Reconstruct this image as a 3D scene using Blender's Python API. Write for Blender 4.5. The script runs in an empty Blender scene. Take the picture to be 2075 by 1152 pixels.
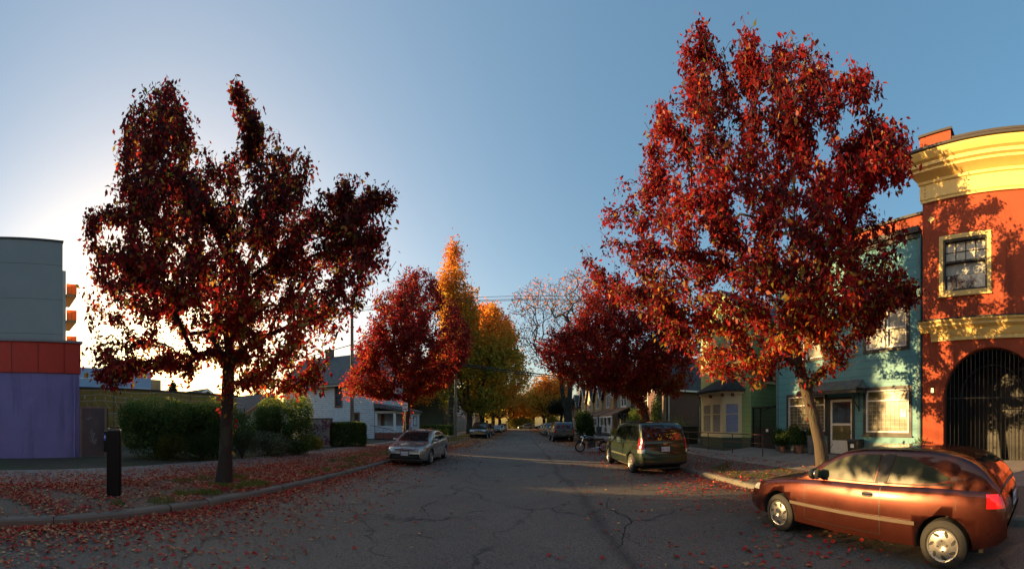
import bpy, bmesh, math, random
import numpy as np
from math import sin, cos, tan, atan2, pi, radians, sqrt
from mathutils import Vector, Matrix
from mathutils.bvhtree import BVHTree
random.seed(7)
rng = np.random.default_rng(11)
scene = bpy.context.scene
COL = scene.collection
EYE = 1.70          # eye height; the picture is a cylindrical panorama, 680 px per radian
F = 680.0

def th(px): return (px - 1055.0) / F
def at(px, py, d):
    a = th(px)
    return Vector((d * sin(a), d * cos(a), EYE + (858 - py) / F * d))

# ------------------------------------------------------------------ materials
def newmat(name):
    m = bpy.data.materials.new(name); m.use_nodes = True
    nt = m.node_tree; b = nt.nodes['Principled BSDF']
    return m, nt, b
def N(nt, t, **kw):
    n = nt.nodes.new(t)
    for k, v in kw.items():
        if k in n.inputs.keys() if hasattr(n.inputs, 'keys') else False: n.inputs[k].default_value = v
        else: setattr(n, k, v)
    return n
def mth(nt, op, a, b=None, clamp=False):
    n = nt.nodes.new('ShaderNodeMath'); n.operation = op; n.use_clamp = clamp
    for i, v in enumerate((a, b)):
        if v is None: continue
        if isinstance(v, (int, float)): n.inputs[i].default_value = v
        else: nt.links.new(v, n.inputs[i])
    return n.outputs[0]
def mixc(nt, fac, a, b, mode='MIX'):
    n = nt.nodes.new('ShaderNodeMix'); n.data_type = 'RGBA'; n.blend_type = mode
    for s, v in ((n.inputs[0], fac), (n.inputs[6], a), (n.inputs[7], b)):
        if isinstance(v, (int, float)): s.default_value = v
        elif isinstance(v, (tuple, list)): s.default_value = tuple(v) + (1,) if len(v) == 3 else v
        else: nt.links.new(v, s)
    return n.outputs[2]
def noise(nt, scale, detail=4, vec=None, rough=.55):
    n = nt.nodes.new('ShaderNodeTexNoise'); n.inputs['Scale'].default_value = scale
    n.inputs['Detail'].default_value = detail; n.inputs['Roughness'].default_value = rough
    if vec is not None: nt.links.new(vec, n.inputs['Vector'])
    return n.outputs['Fac']
def ramp(nt, fac, stops, interp='LINEAR'):
    n = nt.nodes.new('ShaderNodeValToRGB'); n.color_ramp.interpolation = interp
    cr = n.color_ramp
    while len(cr.elements) < len(stops): cr.elements.new(.5)
    for e, (p, c) in zip(cr.elements, stops):
        e.position = p; e.color = tuple(c) + (1,) if len(c) == 3 else c
    nt.links.new(fac, n.inputs[0]); return n.outputs['Color']
def geo(nt): return nt.nodes.new('ShaderNodeNewGeometry').outputs['Position']
def objc(nt): return nt.nodes.new('ShaderNodeTexCoord').outputs['Object']
def sep(nt, v):
    n = nt.nodes.new('ShaderNodeSeparateXYZ'); nt.links.new(v, n.inputs[0]); return n.outputs
def bump(nt, b, h, strength=.3, dist=.02):
    n = nt.nodes.new('ShaderNodeBump'); n.inputs['Strength'].default_value = strength; n.inputs['Distance'].default_value = dist
    nt.links.new(h, n.inputs['Height']); nt.links.new(n.outputs[0], b.inputs['Normal'])
def sc(c, k): return tuple(min(1, x * k) for x in c)
_mc = {}
def plain(name, c, rough=.6, var=.25, scale=6, metal=0, bmp=.15, fine=60, coat=0, world=False, spec=None):
    """a colour with soft wear and grain"""
    if name in _mc: return _mc[name]
    m, nt, b = newmat(name)
    v = geo(nt) if world else objc(nt)
    f = noise(nt, scale, 5, v); g = noise(nt, fine, 3, v)
    col = mixc(nt, mth(nt, 'MULTIPLY', f, 1.0), sc(c, 1 - var), sc(c, 1 + var))
    nt.links.new(col, b.inputs['Base Color'])
    nt.links.new(mth(nt, 'ADD', mth(nt, 'MULTIPLY', f, .2), rough - .1), b.inputs['Roughness'])
    b.inputs['Metallic'].default_value = metal
    if coat: b.inputs['Coat Weight'].default_value = coat; b.inputs['Coat Roughness'].default_value = .04
    if spec is not None: b.inputs['Specular IOR Level'].default_value = spec
    if bmp: bump(nt, b, g, bmp, .01)
    _mc[name] = m; return m
def siding(name, c, pitch=.28, joint=True, worn=None, dots=False, dark=.45, var=.14):
    """lapped boards: a sawtooth bump and a thin dark line under each board"""
    if name in _mc: return _mc[name]
    m, nt, b = newmat(name)
    p = geo(nt); s = sep(nt, p)
    zz = mth(nt, 'DIVIDE', s[2], pitch); fr = mth(nt, 'FRACT', zz); row = mth(nt, 'FLOOR', zz)
    line = mth(nt, 'LESS_THAN', fr, .045 if pitch > .2 else .12)
    along = mth(nt, 'ADD', s[0], s[1])
    mask = line
    if joint:
        off = mth(nt, 'MULTIPLY', mth(nt, 'FRACT', mth(nt, 'MULTIPLY', row, .618)), 3.1)
        j = mth(nt, 'LESS_THAN', mth(nt, 'FRACT', mth(nt, 'DIVIDE', mth(nt, 'ADD', along, off), 2.4)), .006)
        mask = mth(nt, 'MAXIMUM', line, j)
    f = noise(nt, .9, 6, p); g = noise(nt, 14, 5, p)
    col = mixc(nt, f, sc(c, 1 - var), sc(c, 1 + var))
    rv = mth(nt, 'FRACT', mth(nt, 'MULTIPLY', mth(nt, 'SINE', mth(nt, 'MULTIPLY', row, 12.99)), 43.7))
    col = mixc(nt, mth(nt, 'MULTIPLY', rv, .22), col, sc(c, .75))
    col = mixc(nt, mth(nt, 'MULTIPLY', mth(nt, 'GREATER_THAN', g, .62), .35), col, sc(c, .6))
    if worn:
        w = mth(nt, 'GREATER_THAN', noise(nt, 5, 8, p, .7), .56)
        if dots:
            w = mth(nt, 'MULTIPLY', mth(nt, 'GREATER_THAN', noise(nt, 3.5, 8, p, .75), .5), mth(nt, 'LESS_THAN', fr, .3))
        col = mixc(nt, w, col, worn)
    col = mixc(nt, mth(nt, 'MULTIPLY', mask, dark), col, (.02, .02, .02))
    nt.links.new(col, b.inputs['Base Color']); b.inputs['Roughness'].default_value = .55
    bump(nt, b, mth(nt, 'SUBTRACT', mth(nt, 'MULTIPLY', g, .15), fr), .5, .02)
    _mc[name] = m; return m
def shingles(name, c, c2, row=.14):
    if name in _mc: return _mc[name]
    m, nt, b = newmat(name)
    p = geo(nt); s = sep(nt, p)
    zz = mth(nt, 'DIVIDE', s[2], row); fr = mth(nt, 'FRACT', zz)
    f = noise(nt, 3, 6, p, .7)
    v = nt.nodes.new('ShaderNodeTexVoronoi'); v.inputs['Scale'].default_value = 5; nt.links.new(p, v.inputs['Vector'])
    col = mixc(nt, mth(nt, 'MULTIPLY', f, 1.2), c, c2)
    col = mixc(nt, .35, col, v.outputs['Color'], 'SOFT_LIGHT')
    col = mixc(nt, mth(nt, 'MULTIPLY', mth(nt, 'LESS_THAN', fr, .18), .5), col, (.01, .01, .01))
    nt.links.new(col, b.inputs['Base Color']); b.inputs['Roughness'].default_value = .85
    bump(nt, b, mth(nt, 'SUBTRACT', f, fr), .6, .02)
    _mc[name] = m; return m
def leafmat(name, stops, trans=.5, rough=.45):
    """the 'hue' value stored per leaf picks its colour; half the light passes through"""
    if name in _mc: return _mc[name]
    m = bpy.data.materials.new(name); m.use_nodes = True; nt = m.node_tree; nt.nodes.clear()
    a = nt.nodes.new('ShaderNodeAttribute'); a.attribute_name = 'hue'
    col = ramp(nt, a.outputs['Fac'], stops)
    d = nt.nodes.new('ShaderNodeBsdfDiffuse'); t = nt.nodes.new('ShaderNodeBsdfTranslucent'); g = nt.nodes.new('ShaderNodeBsdfGlossy')
    g.inputs['Roughness'].default_value = rough; g.inputs['Color'].default_value = (.6, .6, .6, 1)
    nt.links.new(col, d.inputs[0])
    tc = nt.nodes.new('ShaderNodeGamma'); nt.links.new(col, tc.inputs[0]); tc.inputs[1].default_value = .86
    nt.links.new(tc.outputs[0], t.inputs[0])
    m1 = nt.nodes.new('ShaderNodeMixShader'); m1.inputs[0].default_value = trans
    nt.links.new(d.outputs[0], m1.inputs[1]); nt.links.new(t.outputs[0], m1.inputs[2])
    m2 = nt.nodes.new('ShaderNodeMixShader'); m2.inputs[0].default_value = .018
    nt.links.new(m1.outputs[0], m2.inputs[1]); nt.links.new(g.outputs[0], m2.inputs[2])
    o = nt.nodes.new('ShaderNodeOutputMaterial'); nt.links.new(m2.outputs[0], o.inputs[0])
    _mc[name] = m; return m
def barkmat(name, c, c2):
    if name in _mc: return _mc[name]
    m, nt, b = newmat(name)
    mp = nt.nodes.new('ShaderNodeMapping'); mp.inputs['Scale'].default_value = (1, 1, .35); nt.links.new(geo(nt), mp.inputs[0])
    f = noise(nt, 22, 6, mp.outputs[0], .7); g = noise(nt, 3, 3, mp.outputs[0])
    col = mixc(nt, f, sc(c, .55), sc(c, 1.5)); col = mixc(nt, mth(nt, 'GREATER_THAN', g, .56), col, c2)
    nt.links.new(col, b.inputs['Base Color']); b.inputs['Roughness'].default_value = .9
    bump(nt, b, f, .8, .03); _mc[name] = m; return m
def glass(name, c=(.02, .025, .03), rough=.05, tint=None):
    if name in _mc: return _mc[name]
    m, nt, b = newmat(name)
    f = noise(nt, 2.2, 3, objc(nt))
    nt.links.new(mixc(nt, f, sc(c, .6), sc(c, 1.5)), b.inputs['Base Color'])
    b.inputs['Roughness'].default_value = rough; b.inputs['IOR'].default_value = 1.6
    b.inputs['Coat Weight'].default_value = 1; b.inputs['Coat Roughness'].default_value = rough * .5
    _mc[name] = m; return m
def paint(name, c, metal=.35, rough=.32, dirt=.12):
    if name in _mc: return _mc[name]
    m, nt, b = newmat(name)
    o = objc(nt); f = noise(nt, 1.6, 6, o, .65); fl = noise(nt, 900, 2, o)
    col = mixc(nt, f, sc(c, .82), sc(c, 1.15))
    col = mixc(nt, mth(nt, 'MULTIPLY', mth(nt, 'GREATER_THAN', noise(nt, 9, 8, o, .75), .6), dirt), col, (.12, .10, .08))
    nt.links.new(col, b.inputs['Base Color'])
    b.inputs['Metallic'].default_value = metal
    nt.links.new(mth(nt, 'ADD', mth(nt, 'MULTIPLY', f, .18), rough - .08), b.inputs['Roughness'])
    b.inputs['Coat Weight'].default_value = .8; b.inputs['Coat Roughness'].default_value = .05
    bump(nt, b, fl, .03, .002)
    _mc[name] = m; return m

# ------------------------------------------------------------------ mesh building
class MB:
    def __init__(s): s.v = []; s.f = []; s.m = []; s.mi = 0
    def add(s, vs, fs):
        k = len(s.v); s.v.extend([tuple(p) for p in vs])
        for f in fs: s.f.append(tuple(i + k for i in f)); s.m.append(s.mi)
        return s
    def box(s, x0, x1, y0, y1, z0, z1):
        x0, x1 = sorted((x0, x1)); y0, y1 = sorted((y0, y1)); z0, z1 = sorted((z0, z1))
        return s.add([(x0,y0,z0),(x1,y0,z0),(x1,y1,z0),(x0,y1,z0),(x0,y0,z1),(x1,y0,z1),(x1,y1,z1),(x0,y1,z1)],
                     [(0,3,2,1),(4,5,6,7),(0,1,5,4),(1,2,6,5),(2,3,7,6),(3,0,4,7)])
    def hexa(s, p):   # eight corners, bottom four then top four, counter-clockwise
        return s.add(p, [(0,3,2,1),(4,5,6,7),(0,1,5,4),(1,2,6,5),(2,3,7,6),(3,0,4,7)])
    def extrude(s, poly, off):
        n = len(poly); off = Vector(off)
        s.add([Vector(p) for p in poly] + [Vector(p) + off for p in poly],
              [tuple(range(n))[::-1], tuple(range(n, 2 * n))] + [(i, (i + 1) % n, n + (i + 1) % n, n + i) for i in range(n)])
        return s
    def tube(s, pts, rad, sides=8, caps=True):
        pts = [Vector(p) for p in pts]; n = len(pts)
        if not hasattr(rad, '__len__'): rad = [rad] * n
        k = len(s.v); prev = None
        for i, p in enumerate(pts):
            t = (pts[min(i + 1, n - 1)] - pts[max(i - 1, 0)])
            if t.length < 1e-7: t = Vector((0, 0, 1))
            t.normalize()
            if prev is None:
                a = t.cross(Vector((0, 0, 1)) if abs(t.z) < .9 else Vector((1, 0, 0))).normalized()
            else:
                a = (prev - t * prev.dot(t)); a = a.normalized() if a.length > 1e-6 else t.orthogonal().normalized()
            prev = a; b = t.cross(a)
            for j in range(sides):
                q = 2 * pi * j / sides
                s.v.append(tuple(p + (a * cos(q) + b * sin(q)) * rad[i]))
        for i in range(n - 1):
            for j in range(sides):
                j2 = (j + 1) % sides
                s.f.append((k + i*sides + j, k + i*sides + j2, k + (i+1)*sides + j2, k + (i+1)*sides + j)); s.m.append(s.mi)
        if caps:
            s.f.append(tuple(k + j for j in range(sides))[::-1]); s.m.append(s.mi)
            s.f.append(tuple(k + (n-1)*sides + j for j in range(sides))); s.m.append(s.mi)
        return s
    def lathe(s, prof, c=(0, 0, 0), axis='z', seg=16):
        """prof: (radius, along-axis); open surface of revolution"""
        k = len(s.v); n = len(prof)
        for j in range(seg):
            q = 2 * pi * j / seg
            for r, h in prof:
                if axis == 'z': p = (r * cos(q), r * sin(q), h)
                elif axis == 'x': p = (h, r * cos(q), r * sin(q))
                else: p = (r * cos(q), h, r * sin(q))
                s.v.append((p[0] + c[0], p[1] + c[1], p[2] + c[2]))
        for j in range(seg):
            j2 = (j + 1) % seg
            for i in range(n - 1):
                s.f.append((k + j*n + i, k + j2*n + i, k + j2*n + i + 1, k + j*n + i + 1)); s.m.append(s.mi)
        return s
    def sphere(s, c, r, sx=1, sy=1, sz=1, seg=10, rings=6):
        prof = [(r * sin(pi * i / rings), -r * cos(pi * i / rings)) for i in range(rings + 1)]
        k = len(s.v); s.lathe(prof, (0, 0, 0), 'z', seg)
        for i in range(k, len(s.v)):
            x, y, z = s.v[i]; s.v[i] = (x * sx + c[0], y * sy + c[1], z * sz + c[2])
        return s
def sharpen(me, ang=32):
    bm = bmesh.new(); bm.from_mesh(me)
    bmesh.ops.recalc_face_normals(bm, faces=bm.faces)
    for f in bm.faces: f.smooth = True
    for e in bm.edges:
        if len(e.link_faces) != 2 or e.calc_face_angle(0) > radians(ang): e.smooth = False
    bm.to_mesh(me); bm.free()
def thing(name, label, cat, loc=(0, 0, 0), rz=0, group=None):
    o = bpy.data.objects.new(name, None); COL.objects.link(o)
    o.location = loc; o.rotation_euler = (0, 0, rz); o.empty_display_size = .2
    o['label'] = label; o['category'] = cat
    if group: o['group'] = group
    return o
def tag(o, label, cat, group=None, kind=None):
    o['label'] = label; o['category'] = cat
    if group: o['group'] = group
    if kind: o['kind'] = kind
    return o
def rootof(o):
    while o.parent: o = o.parent
    return o
EACH = {'band_seam', 'corner_board', 'bay_bracket', 'pilaster', 'rail', 'red_bars', 'shop_window', 'crossarm', 'base_board', 'coping', 'mirrors', 'gauges', 'insulator', 'bay_trim', 'skirting', 'trim', 'string_course', 'parapet'}
def pieces(mb):
    up = list(range(len(mb.v)))
    def find(a):
        while up[a] != a: up[a] = up[up[a]]; a = up[a]
        return a
    for f in mb.f:
        for q in f[1:]: up[find(q)] = find(f[0])
    out = {}
    for f, m in zip(mb.f, mb.m):
        k = find(f[0])
        if k not in out: out[k] = (MB(), {})
        o, mp = out[k]
        for q in f:
            if q not in mp: mp[q] = len(o.v); o.v.append(mb.v[q])
        o.f.append(tuple(mp[q] for q in f)); o.m.append(m)
    return [o for o, _ in out.values()]
def build(mb, name, mats, parent=None, world=False, smooth=True, ang=32, label=None, bevel=0, each=False):
    if each or name in EACH:
        ps = pieces(mb)
        if len(ps) > 1:
            for q in ps: last = build(q, name, mats, parent, world, smooth, ang, label, bevel)
            return last
    """one mesh object; world=True: the points are world points of an unrotated thing"""
    me = bpy.data.meshes.new(name)
    v = mb.v
    if world and parent is not None:
        L = rootof(parent).location; v = [(a - L.x, b - L.y, c - L.z) for a, b, c in v]
    me.from_pydata(v, [], mb.f)
    if not isinstance(mats, (list, tuple)): mats = [mats]
    for m in mats: me.materials.append(m)
    if len(mats) > 1: me.polygons.foreach_set('material_index', mb.m)
    if smooth: sharpen(me, ang)
    me.update()
    o = bpy.data.objects.new(name, me); COL.objects.link(o)
    if parent is not None: o.parent = parent
    if label: o['label'] = label
    if bevel:
        md = o.modifiers.new('bevel', 'BEVEL'); md.width = bevel; md.segments = 2; md.limit_method = 'ANGLE'; md.angle_limit = radians(40)
    return o
def struct(mb, name, mats, smooth=False):
    o = build(mb, name, mats, smooth=smooth); o['kind'] = 'structure'; return o
def copy_tree(o, parent=None, label=None, loc=None, rz=None, scale=None):
    c = o.copy(); COL.objects.link(c); c.parent = parent
    if label: c['label'] = label
    if loc is not None: c.location = loc
    if rz is not None: c.rotation_euler = (0, 0, rz)
    if scale is not None: c.scale = scale if hasattr(scale, '__len__') else (scale,) * 3
    for ch in list(o.children): copy_tree(ch, c)
    return c
def text(body, name, m, parent, loc, rot, size, ext=.004, align='CENTER', world=False):
    cu = bpy.data.curves.new(name, 'FONT'); cu.body = body; cu.size = size; cu.extrude = ext
    cu.align_x = align; cu.align_y = 'CENTER'; cu.materials.append(m)
    o = bpy.data.objects.new(name, cu); COL.objects.link(o); o.parent = parent
    dg = bpy.context.evaluated_depsgraph_get(); me = bpy.data.meshes.new_from_object(o.evaluated_get(dg))
    bpy.data.objects.remove(o); bpy.data.curves.remove(cu)
    if not me.materials: me.materials.append(m)
    o = bpy.data.objects.new(name, me); COL.objects.link(o); o.parent = parent
    o.location = loc; o.rotation_euler = rot; return o

# ------------------------------------------------------------------ wall panels and windows in a wall's own frame
class Frame:
    """u along the wall, z up, d outwards"""
    def __init__(s, O, U, Nn): s.O = Vector(O); s.U = Vector(U).normalized(); s.N = Vector(Nn).normalized()
    def p(s, u, z, d=0): return s.O + s.U * u + Vector((0, 0, z)) + s.N * d
    def box(s, mb, u0, u1, z0, z1, d0, d1):
        mb.hexa([s.p(u0,z0,d0), s.p(u1,z0,d0), s.p(u1,z0,d1), s.p(u0,z0,d1), s.p(u0,z1,d0), s.p(u1,z1,d0), s.p(u1,z1,d1), s.p(u0,z1,d1)])
    def wall(s, mb, u0, u1, z0, z1, holes, depth=.14):
        us = sorted(set([u0, u1] + [h[0] for h in holes] + [h[1] for h in holes]))
        zs = sorted(set([z0, z1] + [h[2] for h in holes] + [h[3] for h in holes]))
        for a, b in zip(us, us[1:]):
            for c, e in zip(zs, zs[1:]):
                um, zm = (a + b) / 2, (c + e) / 2
                if any(h[0] < um < h[1] and h[2] < zm < h[3] for h in holes): continue
                mb.add([s.p(a,c), s.p(b,c), s.p(b,e), s.p(a,e)], [(0,1,2,3)])
        for a, b, c, e in holes:
            for q in (((a,c),(b,c)), ((b,c),(b,e)), ((b,e),(a,e)), ((a,e),(a,c))):
                (x, y), (x2, y2) = q
                mb.add([s.p(x,y), s.p(x2,y2), s.p(x2,y2,-depth), s.p(x,y,-depth)], [(0,1,2,3)])
def window(root, fr, u0, u1, z0, z1, mframe, mpane, trim=.09, mtrim=None, sash=.045, mull=(), rails=(), grid=None, msash=None, depth=.09, sill=True, curtain=None):
    """part 'window' (surround) > sash, pane, sill, curtain"""
    w = MB()
    if trim:
        fr.box(w, u0-trim, u1+trim, z1, z1+trim, -.02, .035); fr.box(w, u0-trim, u1+trim, z0-trim, z0, -.02, .035)
        fr.box(w, u0-trim, u0, z0, z1, -.02, .033); fr.box(w, u1, u1+trim, z0, z1, -.02, .033)
        W = build(w, 'window', mtrim or mframe, root, world=True)
        ws = MB()
    else: W = None; ws = w
    fr.box(ws, u0, u0+sash, z0, z1, -depth, .01); fr.box(ws, u1-sash, u1, z0, z1, -depth, .01)
    fr.box(ws, u0+sash, u1-sash, z0, z0+sash, -depth, .008); fr.box(ws, u0+sash, u1-sash, z1-sash, z1, -depth, .008)
    for m in mull: fr.box(ws, m-sash*.6, m+sash*.6, z0+sash, z1-sash, -depth, .005)
    for r in rails: fr.box(ws, u0+sash, u1-sash, r-sash*.5, r+sash*.5, -depth, 0)
    if grid:
        nu, nz, za, zb, t = grid
        for i in range(1, nu): u = u0+sash + (u1-u0-2*sash)*i/nu; fr.box(ws, u-t, u+t, za, zb, -depth+.025, -depth+.04)
        for i in range(1, nz): z = za + (zb-za)*i/nz; fr.box(ws, u0+sash, u1-sash, z-t, z+t, -depth+.024, -depth+.042)
    S = build(ws, 'sash' if W else 'window', msash or mframe, W or root, world=True); W = W or S
    pn = MB(); fr.box(pn, u0+.01, u1-.01, z0+.01, z1-.01, -depth-.01, -depth+.02); build(pn, 'pane', mpane, W, world=True)
    if sill:
        si = MB(); fr.box(si, u0-trim-.03, u1+trim+.03, z0-trim-.05, z0-trim, -.02, .08); build(si, 'sill', mtrim or mframe, W, world=True)
    return W

# ------------------------------------------------------------------ leaves
def leaves_obj(name, C, size, hue, mat, parent=None, loc=(0, 0, 0), droop=.9, flat=False, wr=.5, cup=.12):
    n = len(C); C = np.asarray(C, float) - np.asarray(loc, float)
    size = np.broadcast_to(size, (n,)) * rng.uniform(.5, 1.35, n)
    d = rng.normal(size=(n, 3))
    if flat:
        d[:, 2] *= .22; d /= np.linalg.norm(d, axis=1)[:, None]
        up = np.tile([0, 0, 1.], (n, 1)) + rng.normal(size=(n, 3)) * .25
    else:
        d[:, 2] -= droop * 1.3; d /= np.linalg.norm(d, axis=1)[:, None]
        up = rng.normal(size=(n, 3))
    s = np.cross(d, up); s /= (np.linalg.norm(s, axis=1)[:, None] + 1e-9); nn = np.cross(s, d)
    L = size[:, None]
    cv = nn * L * cup * rng.uniform(-.5, 1.5, n)[:, None]
    V = np.empty((n, 4, 3))
    V[:, 0] = C; V[:, 1] = C + d * L * .45 + s * L * wr * .5 + cv; V[:, 2] = C + d * L; V[:, 3] = C + d * L * .45 - s * L * wr * .5 + cv
    if flat: V[:, :, 2] = np.maximum(V[:, :, 2], C[:, None, 2])
    me = bpy.data.meshes.new(name)
    me.vertices.add(4 * n); me.vertices.foreach_set('co', V.reshape(-1).astype(np.float32))
    me.loops.add(4 * n); me.loops.foreach_set('vertex_index', np.arange(4 * n, dtype=np.int32))
    me.polygons.add(n); me.polygons.foreach_set('loop_start', np.arange(0, 4 * n, 4, dtype=np.int32))
    me.update(calc_edges=True)
    a = me.attributes.new('hue', 'FLOAT', 'FACE'); a.data.foreach_set('value', np.clip(np.asarray(hue), 0, 1).astype(np.float32))
    me.materials.append(mat)
    o = bpy.data.objects.new(name, me); COL.objects.link(o)
    if parent is not None: o.parent = parent
    elif loc is not None: o.location = loc
    return o

# ------------------------------------------------------------------ trees
def bez(a, b, c, n):
    return [a * (1-t)**2 + b * 2*t*(1-t) + c * t*t for t in [(i + 1) / n for i in range(n)]]
def grow(limbs, targets, step=.35, wander=.12, plen=.18, straight=.3):
    """limbs: list of (attach index or None, [points]); targets attach to the nearest branch. Returns nodes, parents, tips"""
    P = []; par = []; L = []
    for att, pts in limbs:
        prev = att if att is not None else -1
        for p in pts:
            P.append(np.array(p, float)); par.append(prev)
            L.append(0 if prev < 0 else L[prev] + np.linalg.norm(P[-1] - P[prev])); prev = len(P) - 1
    cap = len(P) + len(targets) * 14
    A = np.zeros((cap, 3)); A[:len(P)] = P; LL = np.zeros(cap); LL[:len(P)] = L; n = len(P)
    start = 1
    order = np.argsort(np.linalg.norm(targets - A[max(0, len(limbs[0][1]) - 1)], axis=1))
    tips = []
    for k in order:
        t = targets[k]
        dd = np.linalg.norm(A[start:n] - t, axis=1) + LL[start:n] * plen + np.maximum(0, A[start:n, 2] - t[2]) * .35
        j = int(np.argmin(dd)) + start
        a = Vector(A[j]); c = Vector(t); dist = (c - a).length
        pd = (a - Vector(A[par[j]])) if par[j] >= 0 else Vector((0, 0, 1))
        pd = pd.normalized() if pd.length > 1e-6 else Vector((0, 0, 1))
        m = a + pd * dist * straight + Vector((random.uniform(-1, 1), random.uniform(-1, 1), random.uniform(-.2, 1))) * dist * wander + (c - a) * .25
        ns = max(1, min(13, int(dist / step)))
        prev = j
        for q in bez(a, m, c, ns):
            A[n] = q; par.append(prev); LL[n] = LL[prev] + step; prev = n; n += 1
        tips.append(prev)
    return A[:n], par, tips
def wood(name, A, par, tips, trunk_r, mat, parent, loc, rmin=.006, power=.46, rmaxlimb=None, flare=1.5, drop_below=0):
    n = len(A); cnt = np.zeros(n)
    for t in tips: cnt[t] += 1
    for i in range(n - 1, -1, -1):
        if par[i] >= 0: cnt[par[i]] += max(cnt[i], .5) if cnt[i] == 0 else cnt[i]
    cnt = np.maximum(cnt, .6)
    r = np.maximum(rmin, trunk_r * (cnt / cnt[0]) ** power)
    kids = [[] for _ in range(n)]
    for i in range(n):
        if par[i] >= 0: kids[par[i]].append(i)
    mb = MB(); off = Vector(loc); stack = [(0, None)]
    while stack:
        i, fromp = stack.pop()
        pts = []; rad = []
        if fromp is not None: pts.append(Vector(A[fromp]) - off); rad.append(min(r[fromp], r[i] * 1.25))
        j = i
        while True:
            pts.append(Vector(A[j]) - off); rad.append(r[j])
            ks = kids[j]
            if not ks: break
            m = max(ks, key=lambda q: cnt[q])
            for q in ks:
                if q != m: stack.append((q, j))
            j = m
        if fromp is None:
            rad[0] *= flare
            if len(rad) > 1: rad[1] *= 1 + (flare - 1) * .3
        if len(pts) > 1 and max(rad) > drop_below:
            big = max(rad); mb.tube(pts, rad, 12 if big > .09 else (6 if big > .03 else (4 if big > .012 else 3)), caps=False)
    o = build(mb, name, mat, parent, smooth=False)
    for p in o.data.polygons: p.use_smooth = True
    return o
def lobe_pts(lobes, n, thin=None):
    """lobes: (centre, (rx, ry, rz), weight); points fill each ellipsoid, denser towards its skin"""
    w = np.array([l[2] for l in lobes]); w = w / w.sum(); out = []
    for (c, r, _), k in zip(lobes, (w * n).round().astype(int)):
        d = rng.normal(size=(k, 3)); d /= np.linalg.norm(d, axis=1)[:, None]
        out.append(np.array(c) + d * (rng.uniform(0, 1, k) ** .42)[:, None] * np.array(r))
    return np.concatenate(out)
def pxlobe(px, py, d, rx, ry, rd, w=None):
    """an ellipsoid given by where it stands in the picture and its distance; radii px, px, metres"""
    c = at(px, py, d); a = th(px); k = d / F
    return (c, (rx * k, ry * k, rd), a, w if w is not None else rx * ry)
def pxlobes(L, n, gap=0):
    w = np.array([l[3] for l in L], float); w /= w.sum(); out = []
    for (c, r, a, _), k in zip(L, (w * n).round().astype(int)):
        d = rng.normal(size=(k, 3)); d /= np.linalg.norm(d, axis=1)[:, None]
        d *= (rng.uniform(0, 1, k) ** .40)[:, None]
        side = np.array([cos(a), -sin(a), 0]); dep = np.array([sin(a), cos(a), 0])
        out.append(np.array(c) + d[:, :1] * r[0] * side + d[:, 1:2] * r[2] * dep + d[:, 2:] * r[1] * np.array([0, 0, 1]))
    return np.concatenate(out)
def outline_pts(poly, d, depth, n, edge=None, gap=.3, gs=1.2, seed=1, skew=0, jit=.25):
    """fills a crown: the outline seen from the street gives its height and spread, and it is as deep as it is wide.
    Thickness swells from nothing at the rim to 'depth' metres in the middle; clumps and gaps come from 3-D noise"""
    P = np.array(poly, float); edge = edge or depth * F / d * .8
    x0, y0 = P.min(0); x1, y1 = P.max(0); out = []; got = 0
    while got < n:
        q = np.column_stack([rng.uniform(x0, x1, n * 3), rng.uniform(y0, y1, n * 3)])
        ins = np.zeros(len(q), bool); dist = np.full(len(q), 1e9)
        for i in range(len(P)):
            a, b = P[i], P[(i + 1) % len(P)]
            c = (a[1] > q[:, 1]) != (b[1] > q[:, 1])
            xi = a[0] + (q[:, 1] - a[1]) / (b[1] - a[1] + 1e-9) * (b[0] - a[0]); ins ^= c & (q[:, 0] < xi)
            e = b - a; t = np.clip(((q - a) @ e) / (e @ e), 0, 1); dist = np.minimum(dist, np.linalg.norm(q - a - t[:, None] * e, axis=1))
        q = q[ins]; dist = dist[ins]; t = np.clip(dist / edge, 0, 1)
        half = depth * np.sqrt(1 - (1 - t) ** 2) + .15
        u = rng.uniform(-1, 1, len(q)); u = np.sign(u) * np.abs(u) ** .7
        dd = d + u * half + skew * (q[:, 0] - P[:, 0].mean()) / 100
        a = (q[:, 0] - 1055) / F; W = np.column_stack([dd * np.sin(a), dd * np.cos(a), EYE + (858 - q[:, 1]) / F * dd])
        W += rng.normal(size=W.shape) * jit * .4
        k = vnoise(W, gs, seed) * .6 + vnoise(W, gs * 2.3, seed + 7) * .4 > gap
        W = W[k]; out.append(W); got += len(W)
    return np.concatenate(out)[:n]
def clusters(A, par, tips, per, spread, along=3, sag=.05):
    """leaf bases around the last few nodes of each twig"""
    out = []
    for t in tips:
        chain = [t]; j = t
        for _ in range(along):
            if par[j] < 0: break
            j = par[j]; chain.append(j)
        ch = A[chain]; k = max(1, int(per * random.uniform(.45, 1.55)))
        u = rng.uniform(0, len(ch) - 1.001, k) if len(ch) > 1 else np.zeros(k)
        i = u.astype(int); fr = (u - i)[:, None]
        base = ch[i] * (1 - fr) + ch[np.minimum(i + 1, len(ch) - 1)] * fr
        out.append(base + rng.normal(size=(k, 3)) * spread * np.array([1, 1, .9]) - np.array([0, 0, sag]))
    return np.concatenate(out)
def vnoise(P, s, seed=0):
    """cheap smooth noise in 0..1 from a few sines"""
    r = np.random.default_rng(seed); v = np.zeros(len(P))
    for _ in range(5):
        k = r.normal(size=3) * s; v += np.sin(P @ k + r.uniform(0, 6.28))
    return .5 + v / 7
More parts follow.
